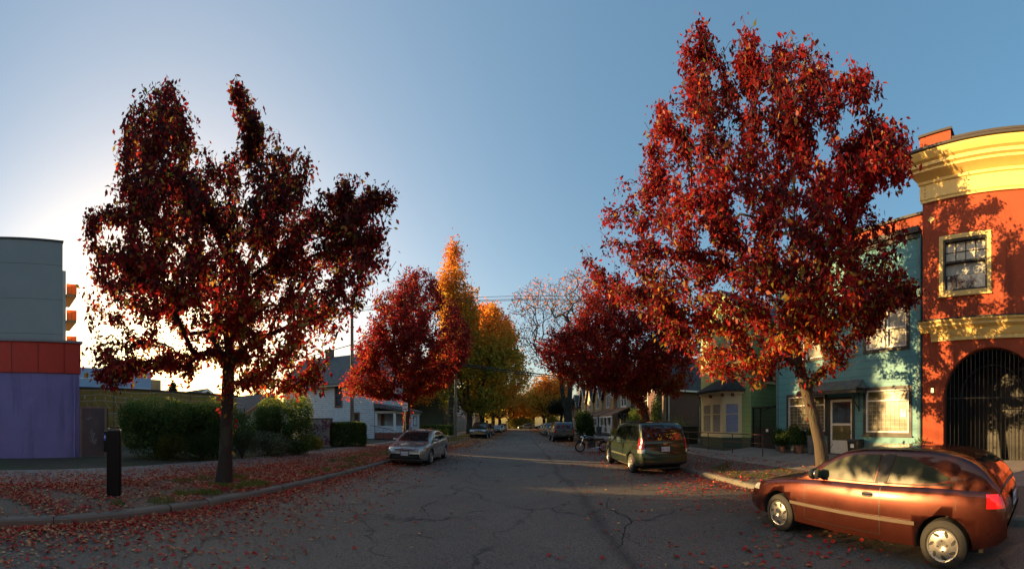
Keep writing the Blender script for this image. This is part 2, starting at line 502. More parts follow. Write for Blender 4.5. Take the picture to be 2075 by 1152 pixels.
# ================================================================== camera, light, sky
cam = bpy.data.cameras.new('camera'); camo = bpy.data.objects.new('camera', cam); COL.objects.link(camo)
camo.location = (0, 0, EYE); camo.rotation_euler = (radians(90), 0, 0); scene.camera = camo
cam.type = 'PANO'; cam.panorama_type = 'CENTRAL_CYLINDRICAL'
cam.central_cylindrical_range_u_min = -1055 / F; cam.central_cylindrical_range_u_max = (2075 - 1055) / F
cam.central_cylindrical_range_v_min = -(1152 - 858) / F; cam.central_cylindrical_range_v_max = 858 / F
cam.central_cylindrical_radius = 1.0; cam.clip_start = .05; cam.clip_end = 6000
SUN_AZ = radians(-62.0); SUN_EL = radians(8.0)
sd = Vector((sin(SUN_AZ) * cos(SUN_EL), cos(SUN_AZ) * cos(SUN_EL), sin(SUN_EL)))
sl = bpy.data.lights.new('sun', 'SUN'); slo = bpy.data.objects.new('sun', sl); COL.objects.link(slo)
sl.energy = 3.8; sl.angle = radians(.5); sl.color = (1, .62, .24); slo.rotation_euler = sd.to_track_quat('Z', 'Y').to_euler()
slo.location = (-30, 20, 30)
wd = bpy.data.worlds.new('World'); scene.world = wd; wd.use_nodes = True
wn = wd.node_tree; bg = wn.nodes['Background']
sky = wn.nodes.new('ShaderNodeTexSky'); sky.sky_type = 'NISHITA'; sky.sun_disc = False
sky.sun_elevation = SUN_EL; sky.sun_rotation = SUN_AZ; sky.air_density = 1.0; sky.dust_density = 3.0; sky.ozone_density = 2.0; sky.altitude = 50
hs = wn.nodes.new('ShaderNodeHueSaturation'); hs.inputs['Saturation'].default_value = 1.46
REF = .72   # a milder range between the glow at the sun and the zenith, pivoting on the mid sky
k1 = wn.nodes.new('ShaderNodeMix'); k1.data_type = 'RGBA'; k1.blend_type = 'DIVIDE'; k1.inputs[0].default_value = 1; k1.inputs[7].default_value = (REF, REF, REF, 1); wn.links.new(sky.outputs[0], k1.inputs[6])
gm = wn.nodes.new('ShaderNodeGamma'); gm.inputs[1].default_value = .66; wn.links.new(k1.outputs[2], gm.inputs[0]); wn.links.new(gm.outputs[0], hs.inputs['Color'])
tn = wn.nodes.new('ShaderNodeMix'); tn.data_type = 'RGBA'; tn.blend_type = 'MULTIPLY'; tn.inputs[0].default_value = 1; tn.inputs[7].default_value = (1.14 * REF, 1.05 * REF, .95 * REF, 1)
wn.links.new(hs.outputs[0], tn.inputs[6]); wn.links.new(tn.outputs[2], bg.inputs[0]); bg.inputs[1].default_value = .14
vs = scene.view_settings; vs.view_transform = 'Standard'; vs.look = 'None'; vs.exposure = 1.85; vs.gamma = 1
scene.cycles.max_bounces = 7; scene.cycles.transparent_max_bounces = 8; scene.cycles.diffuse_bounces = 3; scene.cycles.sample_clamp_indirect = 6
scene.cycles.use_denoising = True

# ================================================================== ground
def asphalt():
    m, nt, b = newmat('asphalt'); p = geo(nt); s = sep(nt, p)
    big = mth(nt, 'MULTIPLY', mth(nt, 'SUBTRACT', noise(nt, .30, 6, p, .6), .3), 2.4, True); mid = noise(nt, 2.3, 6, p, .7)
    fine = nt.nodes.new('ShaderNodeTexVoronoi'); fine.inputs['Scale'].default_value = 70; nt.links.new(p, fine.inputs['Vector'])
    col = mixc(nt, big, (.115, .096, .076), (.215, .183, .147))
    col = mixc(nt, mth(nt, 'MULTIPLY', mid, .5), col, (.060, .055, .050))
    col = mixc(nt, mth(nt, 'MULTIPLY', mth(nt, 'LESS_THAN', sep(nt, fine.outputs['Color'])[0], .22), .55), col, (.19, .18, .165))
    col = mixc(nt, mth(nt, 'MULTIPLY', mth(nt, 'GREATER_THAN', sep(nt, fine.outputs['Color'])[1], .78), .6), col, (.022, .021, .02))
    # cracks: edges of warped cells, only in places
    wv = nt.nodes.new('ShaderNodeVectorMath'); wv.operation = 'MULTIPLY_ADD'
    nz = nt.nodes.new('ShaderNodeTexNoise'); nz.inputs['Scale'].default_value = .9; nz.inputs['Detail'].default_value = 7; nz.inputs['Roughness'].default_value = .6; nt.links.new(p, nz.inputs['Vector'])
    nt.links.new(nz.outputs['Color'], wv.inputs[0]); wv.inputs[1].default_value = (1.7, 1.7, 0); nt.links.new(p, wv.inputs[2])
    for scl, wdt, thr, amt in ((.42, .022, .44, .8), (1.1, .014, .56, .6)):
        v = nt.nodes.new('ShaderNodeTexVoronoi'); v.feature = 'DISTANCE_TO_EDGE'; v.inputs['Scale'].default_value = scl; v.voronoi_dimensions = '2D'
        nt.links.new(wv.outputs[0], v.inputs['Vector'])
        soft = mth(nt, 'SUBTRACT', 1, mth(nt, 'DIVIDE', v.outputs['Distance'], wdt), True)
        area = mth(nt, 'MULTIPLY', mth(nt, 'SUBTRACT', noise(nt, .45, 3, p), thr), 14, True)
        col = mixc(nt, mth(nt, 'MULTIPLY', mth(nt, 'MULTIPLY', soft, area), amt), col, (.012, .012, .013))
    # an old tar joint running down the street, and oil drips in the parking lanes
    jx = mth(nt, 'ADD', s[0], mth(nt, 'MULTIPLY', mth(nt, 'SUBTRACT', noise(nt, .25, 5, p), .5), 1.1))
    jl = mth(nt, 'SUBTRACT', 1, mth(nt, 'DIVIDE', mth(nt, 'ABSOLUTE', mth(nt, 'SUBTRACT', jx, 1.35)), .16), True)
    col = mixc(nt, mth(nt, 'MULTIPLY', mth(nt, 'MULTIPLY', jl, noise(nt, 2, 6, p, .8)), 1.1), col, (.018, .017, .016))
    oil = mth(nt, 'MULTIPLY', mth(nt, 'SUBTRACT', noise(nt, 1.1, 5, p), .6), 6, True)
    park = mth(nt, 'GREATER_THAN', mth(nt, 'ABSOLUTE', s[0]), 3.3)
    col = mixc(nt, mth(nt, 'MULTIPLY', mth(nt, 'MULTIPLY', oil, park), .5), col, (.02, .019, .017))
    edge = mth(nt, 'MULTIPLY', mth(nt, 'SUBTRACT', mth(nt, 'ABSOLUTE', s[0]), 3.6), .55, True)
    col = mixc(nt, mth(nt, 'MULTIPLY', edge, mth(nt, 'ADD', mid, -.1, True)), col, (.085, .062, .042))
    nt.links.new(col, b.inputs['Base Color']); b.inputs['Roughness'].default_value = .78
    bump(nt, b, fine.outputs['Distance'], .5, .012)
    return m
def concrete(name, c, joint=1.5, axis=1):
    m, nt, b = newmat(name); p = geo(nt); s = sep(nt, p)
    f = noise(nt, .8, 6, p, .65); g = noise(nt, 45, 4, p)
    col = mixc(nt, f, sc(c, .62), sc(c, 1.3)); col = mixc(nt, mth(nt, 'MULTIPLY', mth(nt, 'GREATER_THAN', g, .58), .35), col, sc(c, .5))
    j = mth(nt, 'LESS_THAN', mth(nt, 'FRACT', mth(nt, 'DIVIDE', s[axis], joint)), .014)
    if joint < 3: j = mth(nt, 'MAXIMUM', j, mth(nt, 'LESS_THAN', mth(nt, 'FRACT', mth(nt, 'DIVIDE', s[0], 1.5)), .012))
    col = mixc(nt, mth(nt, 'MULTIPLY', j, .85), col, (.02, .025, .012))
    moss = mth(nt, 'MULTIPLY', mth(nt, 'SUBTRACT', noise(nt, 1.7, 7, p, .7), .56), 9, True)
    col = mixc(nt, mth(nt, 'MULTIPLY', moss, .4), col, (.04, .05, .015))
    nt.links.new(col, b.inputs['Base Color']); b.inputs['Roughness'].default_value = .85; bump(nt, b, g, .5, .01); return m
def soil(name, a, c, g=(.05, .075, .02), gt=.55):
    m, nt, b = newmat(name); p = geo(nt)
    f = noise(nt, 1.2, 7, p, .7); n2 = noise(nt, 26, 5, p, .7)
    col = mixc(nt, n2, a, c); col = mixc(nt, mth(nt, 'MULTIPLY', mth(nt, 'SUBTRACT', f, gt), 8, True), col, g)
    nt.links.new(col, b.inputs['Base Color']); b.inputs['Roughness'].default_value = .95; bump(nt, b, n2, .9, .03); return m
M_asph = asphalt(); M_conc = concrete('concrete_paving', (.27, .238, .205)); M_kerb = concrete('kerb_concrete', (.17, .155, .13), 3.2)
M_soil = soil('verge_soil', (.07, .055, .04), (.20, .165, .13), gt=.6); M_yard = soil('yard_soil', (.04, .032, .02), (.10, .08, .05), (.04, .06, .015), .5)
CL, CR = -5.5, 5.55
def gpx(px, py):
    d = EYE * F / (py - 858); a = th(px); return (d * sin(a), d * cos(a))
g = MB(); g.add([(-2500,-2500,-.05),(2500,-2500,-.05),(2500,2500,-.05),(-2500,2500,-.05)], [(0,1,2,3)]); struct(g, 'ground', M_yard)
g = MB(); g.add([(CL,-60,0),(CR,-60,0),(CR,420,0),(CL,420,0)], [(0,1,2,3)])
struct(g, 'road', M_asph)
g = MB(); g.add([(-70,98,.004),(70,98,.004),(70,107,.004),(-70,107,.004)], [(0,1,2,3)]); struct(g, 'cross_road', M_asph)
M_tar = plain('tar', (.012, .012, .012), .7, .3, 8)
def cracks():
    q = MB()
    L_ = [[(1233,1028),(1258,1040),(1280,1055),(1264,1085),(1250,1110)],[(1280,1055),(1300,1054),(1331,1052)],[(1190,1042),(1203,1038),(1233,1028),(1228,1017),(1236,1006)],[(1135,1043),(1165,1040),(1192,1041),(1215,1034)],[(1236,1006),(1252,1003),(1290,1003)],[(1215,1034),(1240,1033),(1262,1046),(1280,1055)],
     [(943,974),(921,983),(903,986)],[(943,974),(970,982),(1000,986)],[(940,985),(965,992),(994,994)],[(940,987),(920,1002),(889,1004)],[(889,1013),(870,1020),(853,1027),(868,1046)],[(935,1040),(960,1036),(992,1034)],[(942,1055),(960,1050),(990,1052)],[(800,1058),(830,1054),(861,1052)],[(812,1082),(840,1086),(880,1092)],[(943,974),(952,965),(965,958)],[(1126,985),(1135,975),(1148,972),(1160,974)],[(945,958),(980,958),(1008,960)]]
    for pl in L_:
        g_ = [Vector((*gpx(*p), 0)) for p in pl]; pts = [g_[0]]
        for a, b in zip(g_, g_[1:]):
            n = max(2, int((b - a).length / .07)); nn = Vector((-(b-a).y, (b-a).x, 0)).normalized(); w = 0
            for i in range(1, n + 1):
                w = w * .8 + random.gauss(0, .018); pts.append(a.lerp(b, i / n) + nn * (w if i < n else 0))
        base = random.uniform(.008, .02); prev = None
        for i, p in enumerate(pts):
            t = (pts[min(i+1, len(pts)-1)] - pts[max(i-1, 0)]).normalized(); nn = Vector((-t.y, t.x, 0)); w = base * random.uniform(.4, 1.5) * (1 - .6 * abs(2 * i / len(pts) - 1))
            k = len(q.v); q.v += [tuple(p + nn * w + Vector((0,0,.004))), tuple(p - nn * w + Vector((0,0,.004)))]
            if i: q.f.append((k-2, k-1, k+1, k)); q.m.append(0)
    struct(q, 'road_cracks', M_tar)
cracks()
def strip(x0, z0, x1, z1, y0, y1): 
    q = MB(); n = 40
    for i in range(n + 1):
        y = y0 + (y1 - y0) * i / n; q.v += [(x0, y, z0), (x1, y, z1)]
        if i: k = 2 * i; q.f.append((k-2, k-1, k+1, k)); q.m.append(0)
    return q
def kerb(name, x, side):
    q = MB(); y = -30.0
    while y < 97:
        L = 3.1 if y < 60 else 12
        j = random.uniform(-.012, .012); x0 = x + j
        x1 = x0 + side * .16; h = .13 + random.uniform(-.008, .008)
        a, b = y + .008, y + L - .008
        pr = [(x0, -.03), (x0, h - .035), (x0 + side * .035, h), (x1, h + .012), (x1, -.03)]
        q.extrude([(px, a, pz) for px, pz in pr], (0, b - a, 0)); y += L
    return struct(q, name, M_kerb)
kerb('kerb', CL, -1); kerb('kerb', CR, 1)
struct(strip(CR + .15, .135, 8.05, .19, -30, 97), 'verge', M_soil)
struct(strip(-8.2, .14, CL - .15, .135, -30, 97), 'verge', M_soil)
struct(strip(8.05, .20, 11.5, .44, -30, 14.0), 'sidewalk', M_conc)
struct(strip(8.05, .20, 9.7, .32, 14.0, 97), 'sidewalk', M_conc)
struct(strip(9.7, .32, 26, .5, 14.0, 97), 'yard', M_yard)
struct(strip(-11.2, .15, -8.2, .15, -30, 97), 'sidewalk', M_conc)
struct(strip(-60, .15, -11.2, .14, -30, 97), 'yard', M_yard)
def groundz(x):
    x = np.asarray(x, float)
    return np.where(x > CR, np.where(x < 8.05, .14 + (x - CR) * .02, .2 + (x - 8.05) * .0696), np.where(x < CL, .15, .004))

# ------------------------------------------------------------------ fallen leaves
LEAF_GROUND = leafmat('fallen_leaf', [(0, (.16, .04, .03)), (.25, (.40, .028, .03)), (.45, (.54, .065, .05)), (.6, (.50, .21, .09)), (.8, (.55, .35, .17)), (1, (.32, .21, .13))], .12, .5)
def litter(name, n, fn, huefn, size, label, seed=1):
    P = fn(n); z = groundz(P[:, 0]) + rng.uniform(.004, .02, len(P))
    kb = ((P[:, 0] < CL + .0) & (P[:, 0] > CL - .17)) | ((P[:, 0] > CR) & (P[:, 0] < CR + .17)); z = np.where(kb, .15, z)
    o = leaves_obj(name, np.column_stack([P, z]), size, huefn(len(P)), LEAF_GROUND, flat=True, wr=.62, cup=.22)
    o['kind'] = 'stuff'; o['label'] = label; o['category'] = 'leaves'; return o
def reds(n): return np.where(rng.uniform(size=n) < .62, rng.uniform(.1, .55, n), rng.uniform(.5, 1, n))
def browns(n): return np.where(rng.uniform(size=n) < .75, rng.uniform(.52, .66, n), rng.uniform(.66, 1, n))
def left_fn(n):
    parts = []
    a = np.column_stack([rng.uniform(-8.6, -5.6, n), rng.uniform(-1.5, 24, n)])
    parts.append(a[vnoise(np.column_stack([a, a[:, 0] * 0]), 1.3, 3) > rng.uniform(.15, .8, n)])
    k = n // 3; a = np.column_stack([CL + .03 + np.where(rng.uniform(size=k) < .4, rng.exponential(.16, k), rng.exponential(.62, k)), rng.uniform(-2, 26, k)]); parts.append(a)   # along the gutter
    k = n // 9; k = n // 3; parts.append(np.column_stack([-11.2 + 3.2 * rng.uniform(0, 1, k) ** .5 + 0 * k, rng.uniform(-1, 26, k)]))
    k = n // 34; parts.append(np.column_stack([rng.uniform(-5.4, -2.6, k) , rng.uniform(1, 22, k)]))
    return np.concatenate(parts)
litter('fallen_leaves', 62000, left_fn, reds, .075, 'red and brown leaves fallen on the left verge and along the left kerb')
def right_fn(n):
    parts = []
    a = np.column_stack([rng.normal(4.3, 1.5, n), rng.uniform(2.2, 21, n)])
    parts.append(a[(vnoise(np.column_stack([a, a[:, 0] * 0]), 1.1, 5) > rng.uniform(.2, 1.0, n)) & (a[:, 0] < 8)])
    k = n // 2; a = np.column_stack([rng.uniform(5.6, 9.0, k), rng.uniform(2, 24, k)]); parts.append(a)
    k = n // 3; parts.append(np.column_stack([CR - .03 - rng.exponential(.5, k), rng.uniform(1, 24, k)]))
    k = n // 70; parts.append(np.column_stack([rng.uniform(-3, 3, k), rng.uniform(2, 25, k)]))
    return np.concatenate(parts)
litter('fallen_leaves', 7500, right_fn, lambda n: np.where(rng.uniform(size=n) < .85, rng.uniform(.25, .55, n), rng.uniform(.6, .95, n)), .085, 'bright red leaves scattered on the asphalt and verge around the green minivan')
def far_fn(n):
    s = np.where(rng.uniform(size=n) < .5, -1, 1); x = s * (5.5 - rng.exponential(.8, n) + np.where(rng.uniform(size=n) < .5, rng.uniform(0, 2.8, n), 0))
    return np.column_stack([x, rng.uniform(23, 95, n)])
litter('fallen_leaves', 95000, far_fn, browns, .13, 'orange leaf drifts under the parked cars further down the street')

# ------------------------------------------------------------------ grass tufts on the verges
def tufts(label, spots, n, h=.09):
    P = []
    for (x, y, r) in spots:
        k = int(n * r); a = rng.uniform(0, 6.28, k); q = r * np.sqrt(rng.uniform(size=k)); P.append(np.column_stack([x + q * np.cos(a), y + q * np.sin(a)]))
    P = np.concatenate(P); k = len(P); z = groundz(P[:, 0])
    d = rng.normal(size=(k, 3)) * .45; d[:, 2] = 1; d /= np.linalg.norm(d, axis=1)[:, None]
    L = rng.uniform(.4, 1.2, k)[:, None] * h; s = np.cross(d, rng.normal(size=(k, 3))); s /= np.linalg.norm(s, axis=1)[:, None]
    B = np.column_stack([P, z]); V = np.empty((k, 3, 3)); V[:, 0] = B - s * .006; V[:, 1] = B + s * .006; V[:, 2] = B + d * L
    me = bpy.data.meshes.new('grass'); me.vertices.add(3*k); me.vertices.foreach_set('co', V.reshape(-1).astype(np.float32))
    me.loops.add(3*k); me.loops.foreach_set('vertex_index', np.arange(3*k, dtype=np.int32)); me.polygons.add(k); me.polygons.foreach_set('loop_start', np.arange(0, 3*k, 3, dtype=np.int32)); me.update(calc_edges=True)
    a = me.attributes.new('hue', 'FLOAT', 'FACE'); a.data.foreach_set('value', rng.uniform(0, 1, k).astype(np.float32))
    me.materials.append(leafmat('grass_blade', [(0, (.05, .09, .015)), (.6, (.11, .17, .03)), (1, (.25, .22, .07))], .4))
    o = bpy.data.objects.new('grass', me); COL.objects.link(o); tag(o, label, 'grass', None, 'stuff')
sp = [(-5.9 - abs(random.gauss(0, .25)), random.uniform(2, 12), random.uniform(.08, .3)) for _ in range(26)] + [(-6.9 + random.uniform(-.8, .8), 5.6 + random.uniform(-.8, 1), .3) for _ in range(9)]
sp += [(-6.3 - random.uniform(0, 1.4), random.uniform(11, 22), random.uniform(.2, .5)) for _ in range(26)]
tufts('green grass tufts growing behind the left kerb and around the near tree', sp, 1100)
tufts('thin grass on the sunlit verge behind the right kerb', [(random.uniform(5.8, 7.6), random.uniform(4, 10.5), random.uniform(.2, .5)) for _ in range(26)], 700, .06)
tufts('grass verge with orange leaves beside the far left kerb', [(random.uniform(-8, -5.9), random.uniform(28, 60), random.uniform(.5, 1.2)) for _ in range(50)], 500, .12)
# ================================================================== shared building materials
WHITE = plain('white_paint', (.72, .70, .66), .45, .12, 4, fine=90)
CREAM = plain('cream_paint', (.72, .58, .32), .5, .12, 3)
DARKTRIM = plain('dark_trim', (.028, .024, .022), .55, .3, 4)
BLACKM = plain('black_metal', (.012, .012, .013), .38, .3, 8, spec=.5)
GREYM = plain('grey_metal', (.30, .30, .30), .4, .2, 6, metal=.6)
WGL = glass('window_glass', (.035, .04, .045), .06)
CURT = plain('curtained_glass', (.32, .32, .27), .14, .3, 9, coat=1, bmp=0)
LEADGL = plain('leaded_glass', (.12, .095, .04), .3, .5, 3, coat=0, bmp=.05, spec=.3)
ROOFD = shingles('dark_shingles', (.022, .021, .022), (.055, .052, .05))
ROOFB = shingles('brown_shingles', (.15, .065, .03), (.34, .16, .07))
STUCCO = None
def stucco(name, c, bs=.8):
    if name in _mc: return _mc[name]
    m, nt, b = newmat(name); p = geo(nt); f = noise(nt, .7, 6, p, .65); g = noise(nt, 38, 4, p, .7)
    col = mixc(nt, f, sc(c, .75), sc(c, 1.2)); col = mixc(nt, mth(nt, 'MULTIPLY', mth(nt, 'GREATER_THAN', g, .57), .35), col, sc(c, .55))
    mp = nt.nodes.new('ShaderNodeMapping'); mp.inputs['Scale'].default_value = (1, 1, .09); nt.links.new(p, mp.inputs[0])
    st = mth(nt, 'MULTIPLY', mth(nt, 'SUBTRACT', noise(nt, 2.6, 6, mp.outputs[0], .65), .52), 5, True)
    col = mixc(nt, mth(nt, 'MULTIPLY', st, .65), col, sc(c, .42))
    col = mixc(nt, mth(nt, 'MULTIPLY', mth(nt, 'MULTIPLY', mth(nt, 'SUBTRACT', noise(nt, 1.1, 7, p, .7), .6), 8, True), .4), col, sc(c, 1.7))
    nt.links.new(col, b.inputs['Base Color']); b.inputs['Roughness'].default_value = .85; bump(nt, b, g, bs, .025); _mc[name] = m; return m
RED = stucco('red_stucco', (.34, .060, .022)); YEL = plain('yellow_moulding', (.74, .52, .17), .5, .1, 3, world=True)

# ================================================================== RIGHT SIDE
# ---- red stucco building at the right edge: facade X = 11.5, from Y = 4.5 towards and past the camera
def red_building():
    r = thing('corner_building', 'tall red stucco building with yellow cornice at the right edge', 'building', (11.5, -2, .3))
    fr = Frame((11.5, 4.5, 0), (0, -1, 0), (-1, 0, 0))       # u runs towards the camera
    win = (.80, 2.40, 6.42, 8.28); win2 = (5.4, 7.0, 6.42, 8.28)
    arch_c, arch_r, arch_z = 2.55, 1.75, 2.62
    w = MB()
    fr.wall(w, 0, 15, .2, 11.2, [win, win2, (arch_c - arch_r, arch_c + arch_r, .2, arch_z + arch_r)], .3)
    # arch spandrels
    for sgn in (-1, 1):
        poly = [fr.p(arch_c + sgn * arch_r, arch_z + arch_r)]
        for i in range(13):
            q = pi / 2 * i / 12; poly.append(fr.p(arch_c + sgn * arch_r * cos(q), arch_z + arch_r * sin(q)))
        poly = poly[:1] + poly[1:]
        n = len(poly); back = [p - fr.N * .3 for p in poly]
        for i in range(1, n - 1): w.add([poly[0], poly[i], poly[i+1]], [(0,1,2)])
        for i in range(1, n - 1): w.add([poly[i], poly[i+1], back[i+1], back[i]], [(0,1,2,3)])
    # other faces of the block
    w.add([(11.5,4.5,.2),(24,4.5,.2),(24,4.5,11.2),(11.5,4.5,11.2)], [(0,1,2,3)])
    w.add([(11.5,-10.5,.2),(24,-10.5,.2),(24,-10.5,11.2),(11.5,-10.5,11.2)], [(0,1,2,3)])
    w.add([(11.5,4.5,11.2),(24,4.5,11.2),(24,-10.5,11.2),(11.5,-10.5,11.2)], [(0,1,2,3)])
    w.add([(24,4.5,.2),(24,-10.5,.2),(24,-10.5,11.2),(24,4.5,11.2)], [(0,1,2,3)])
    build(w, 'wall', RED, r, world=True, smooth=False)
    # stepped parapet with dark coping
    pa = MB(); fr.box(pa, -.02, 1.15, 11.2, 11.98, -.3, .25); fr.box(pa, 1.15, 15, 11.2, 11.62, -.3, .25)
    P = build(pa, 'parapet', RED, r, world=True, smooth=False)
    cp = MB(); fr.box(cp, -.06, 1.2, 11.98, 12.06, -.34, .3); fr.box(cp, 1.203, 15, 11.62, 11.70, -.34, .3); build(cp, 'coping', DARKTRIM, P, world=True, smooth=False)
    # cornice: profile (d, z) swept along the facade and returned at the near end
    prof = [(0, 9.75), (.06, 9.75), (.06, 9.82), (.09, 9.86), (.09, 10.35), (.14, 10.38), (.16, 10.46), (.30, 10.56), (.42, 10.62), (.42, 10.70), (.50, 10.74), (.50, 10.86), (.58, 10.90), (.66, 11.0), (.70, 11.06), (.70, 11.12), (0, 11.12)]
    co = MB(); co.extrude([fr.p(-d * .9, z, d) for d, z in prof], fr.U * 15.2)
    build(co, 'cornice', YEL, r, world=True, ang=20)
    ct = MB(); fr.box(ct, -.68, 15.2, 11.122, 11.20, 0, .76); build(ct, 'cornice_cap', DARKTRIM, r, world=True, smooth=False)
    db = MB()
    for i in range(4): db.sphere(fr.p(.12, 10.33 - i * .12 + .0, .10), .028)
    build(db, 'cornice_boss', YEL, r, world=True, each=True)
    # diamond tile
    dm = MB(); c = fr.p(.34, 9.12, .0); k = .13
    dm.extrude([fr.p(.34 - k, 9.12), fr.p(.34, 9.12 - k), fr.p(.34 + k, 9.12), fr.p(.34, 9.12 + k)], fr.N * .03); build(dm, 'diamond_tile', YEL, r, world=True, smooth=False)
    for wn_ in (win, win2):
        u0, u1, z0, z1 = wn_
        W = window(r, fr, u0, u1, z0, z1, DARKTRIM, WGL, trim=.15, mtrim=YEL, sash=.07, rails=((z0+z1)/2 + .12,), grid=(4, 2, (z0+z1)/2 + .16, z1 - .07, .018), msash=DARKTRIM, depth=.16)
        bl = MB(); fr.box(bl, u0 + .07, u1 - .07, z0 + .62, (z0+z1)/2 + .08, -.135, -.125); build(bl, 'blind', plain('roller_blind', (.34, .36, .33), .6), W, world=True)
        bu = MB(); fr.box(bu, u0 + .07, u1 - .07, (z0+z1)/2 + .17, z1 - .08, -.138, -.132); build(bu, 'blind', plain('cream_blind', (.55, .52, .42), .6), W, world=True)
    # string course over the arch
    sc_ = MB(); pr = [(0, 5.0), (.05, 5.0), (.08, 5.08), (.20, 5.16), (.20, 5.24), (.28, 5.30), (.28, 5.36), (0, 5.36)]
    sc_.extrude([fr.p(-.05, z, d) for d, z in pr], fr.U * 15)
    pr = [(0, 4.66), (.06, 4.66), (.06, 4.78), (.12, 4.86), (.16, 4.99), (0, 4.99)]
    sc_.extrude([fr.p(.35, z, d) for d, z in pr], fr.U * 14.4)
    build(sc_, 'string_course', YEL, r, world=True, ang=20)
    sct = MB(); fr.box(sct, -.06, 15, 5.363, 5.40, 0, .31); build(sct, 'flashing', DARKTRIM, r, world=True, smooth=False)
    # dark arched entrance with bars
    en = MB(); fr.box(en, arch_c - arch_r - .25, arch_c + arch_r + .25, .2, arch_z + arch_r + .2, -2.3, -2.25); fr.box(en, arch_c - arch_r - .25, arch_c - arch_r - .1, .2, arch_z + arch_r + .2, -2.24, -.31); fr.box(en, arch_c + arch_r + .1, arch_c + arch_r + .25, .2, arch_z + arch_r + .2, -2.24, -.31); fr.box(en, arch_c - arch_r - .05, arch_c + arch_r + .05, arch_z + arch_r + .05, arch_z + arch_r + .15, -2.24, -.31); E = build(en, 'entrance', BLACKM, r, world=True, smooth=False)
    bars = MB()
    for i in range(23):
        u = arch_c - arch_r + .05 + i * (2 * arch_r - .1) / 22; zt = arch_z + sqrt(max(.01, arch_r**2 - (u - arch_c)**2))
        bars.tube([fr.p(u, .45, -.2), fr.p(u, zt, -.2)], .012, 5)
    for rr in (arch_r - .03, arch_r * .66): bars.tube([fr.p(arch_c - rr * cos(q), arch_z + rr * sin(q), -.2) for q in [pi * i / 20 for i in range(21)]], .016, 5)
    bars.tube([fr.p(arch_c - arch_r, arch_z, -.2), fr.p(arch_c + arch_r, arch_z, -.2)], .02, 5)
    build(bars, 'iron_bars', BLACKM, E, world=True)
    # wall lamp
    lm = MB(); q = fr.p(.42, 2.92, 0); fr.box(lm, .37, .47, 2.78, 3.0, 0, .03); fr.box(lm, .39, .45, 2.98, 3.0, .03, .13); lm.lathe([(.06, .02), (.065, 0), (.05, -.02)], fr.p(.42, 3.0, .12), 'z', 8)
    LM = build(lm, 'wall_lamp', BLACKM, r, world=True)
    gl = MB(); gl.lathe([(0, 0), (.04, 0), (.05, -.16), (0, -.17)], fr.p(.42, 2.99, .12), 'z', 8)
    m, nt, b = newmat('lamp_glow'); b.inputs['Base Color'].default_value = (.9, .6, .3, 1); b.inputs['Emission Color'].default_value = (1, .6, .2, 1); b.inputs['Emission Strength'].default_value = 1.2
    build(gl, 'lamp_glass', m, LM, world=True)
    # grey plinth
    pl = MB(); fr.box(pl, 0, arch_c - arch_r - .02, .2, .75, .003, .05); build(pl, 'plinth', stucco('plinth', (.24, .10, .05)), r, world=True, smooth=False)
    # rear wing that shows above the teal house
    wg = MB(); wg.box(12.5, 24, 4.52, 8.6, 8.7, 10.05); build(wg, 'rear_wing', RED, r, world=True, smooth=False)
    wc = MB(); wc.box(12.42, 24.1, 4.51, 8.7, 10.05, 10.15); build(wc, 'coping', DARKTRIM, r, world=True, smooth=False)
red_building()

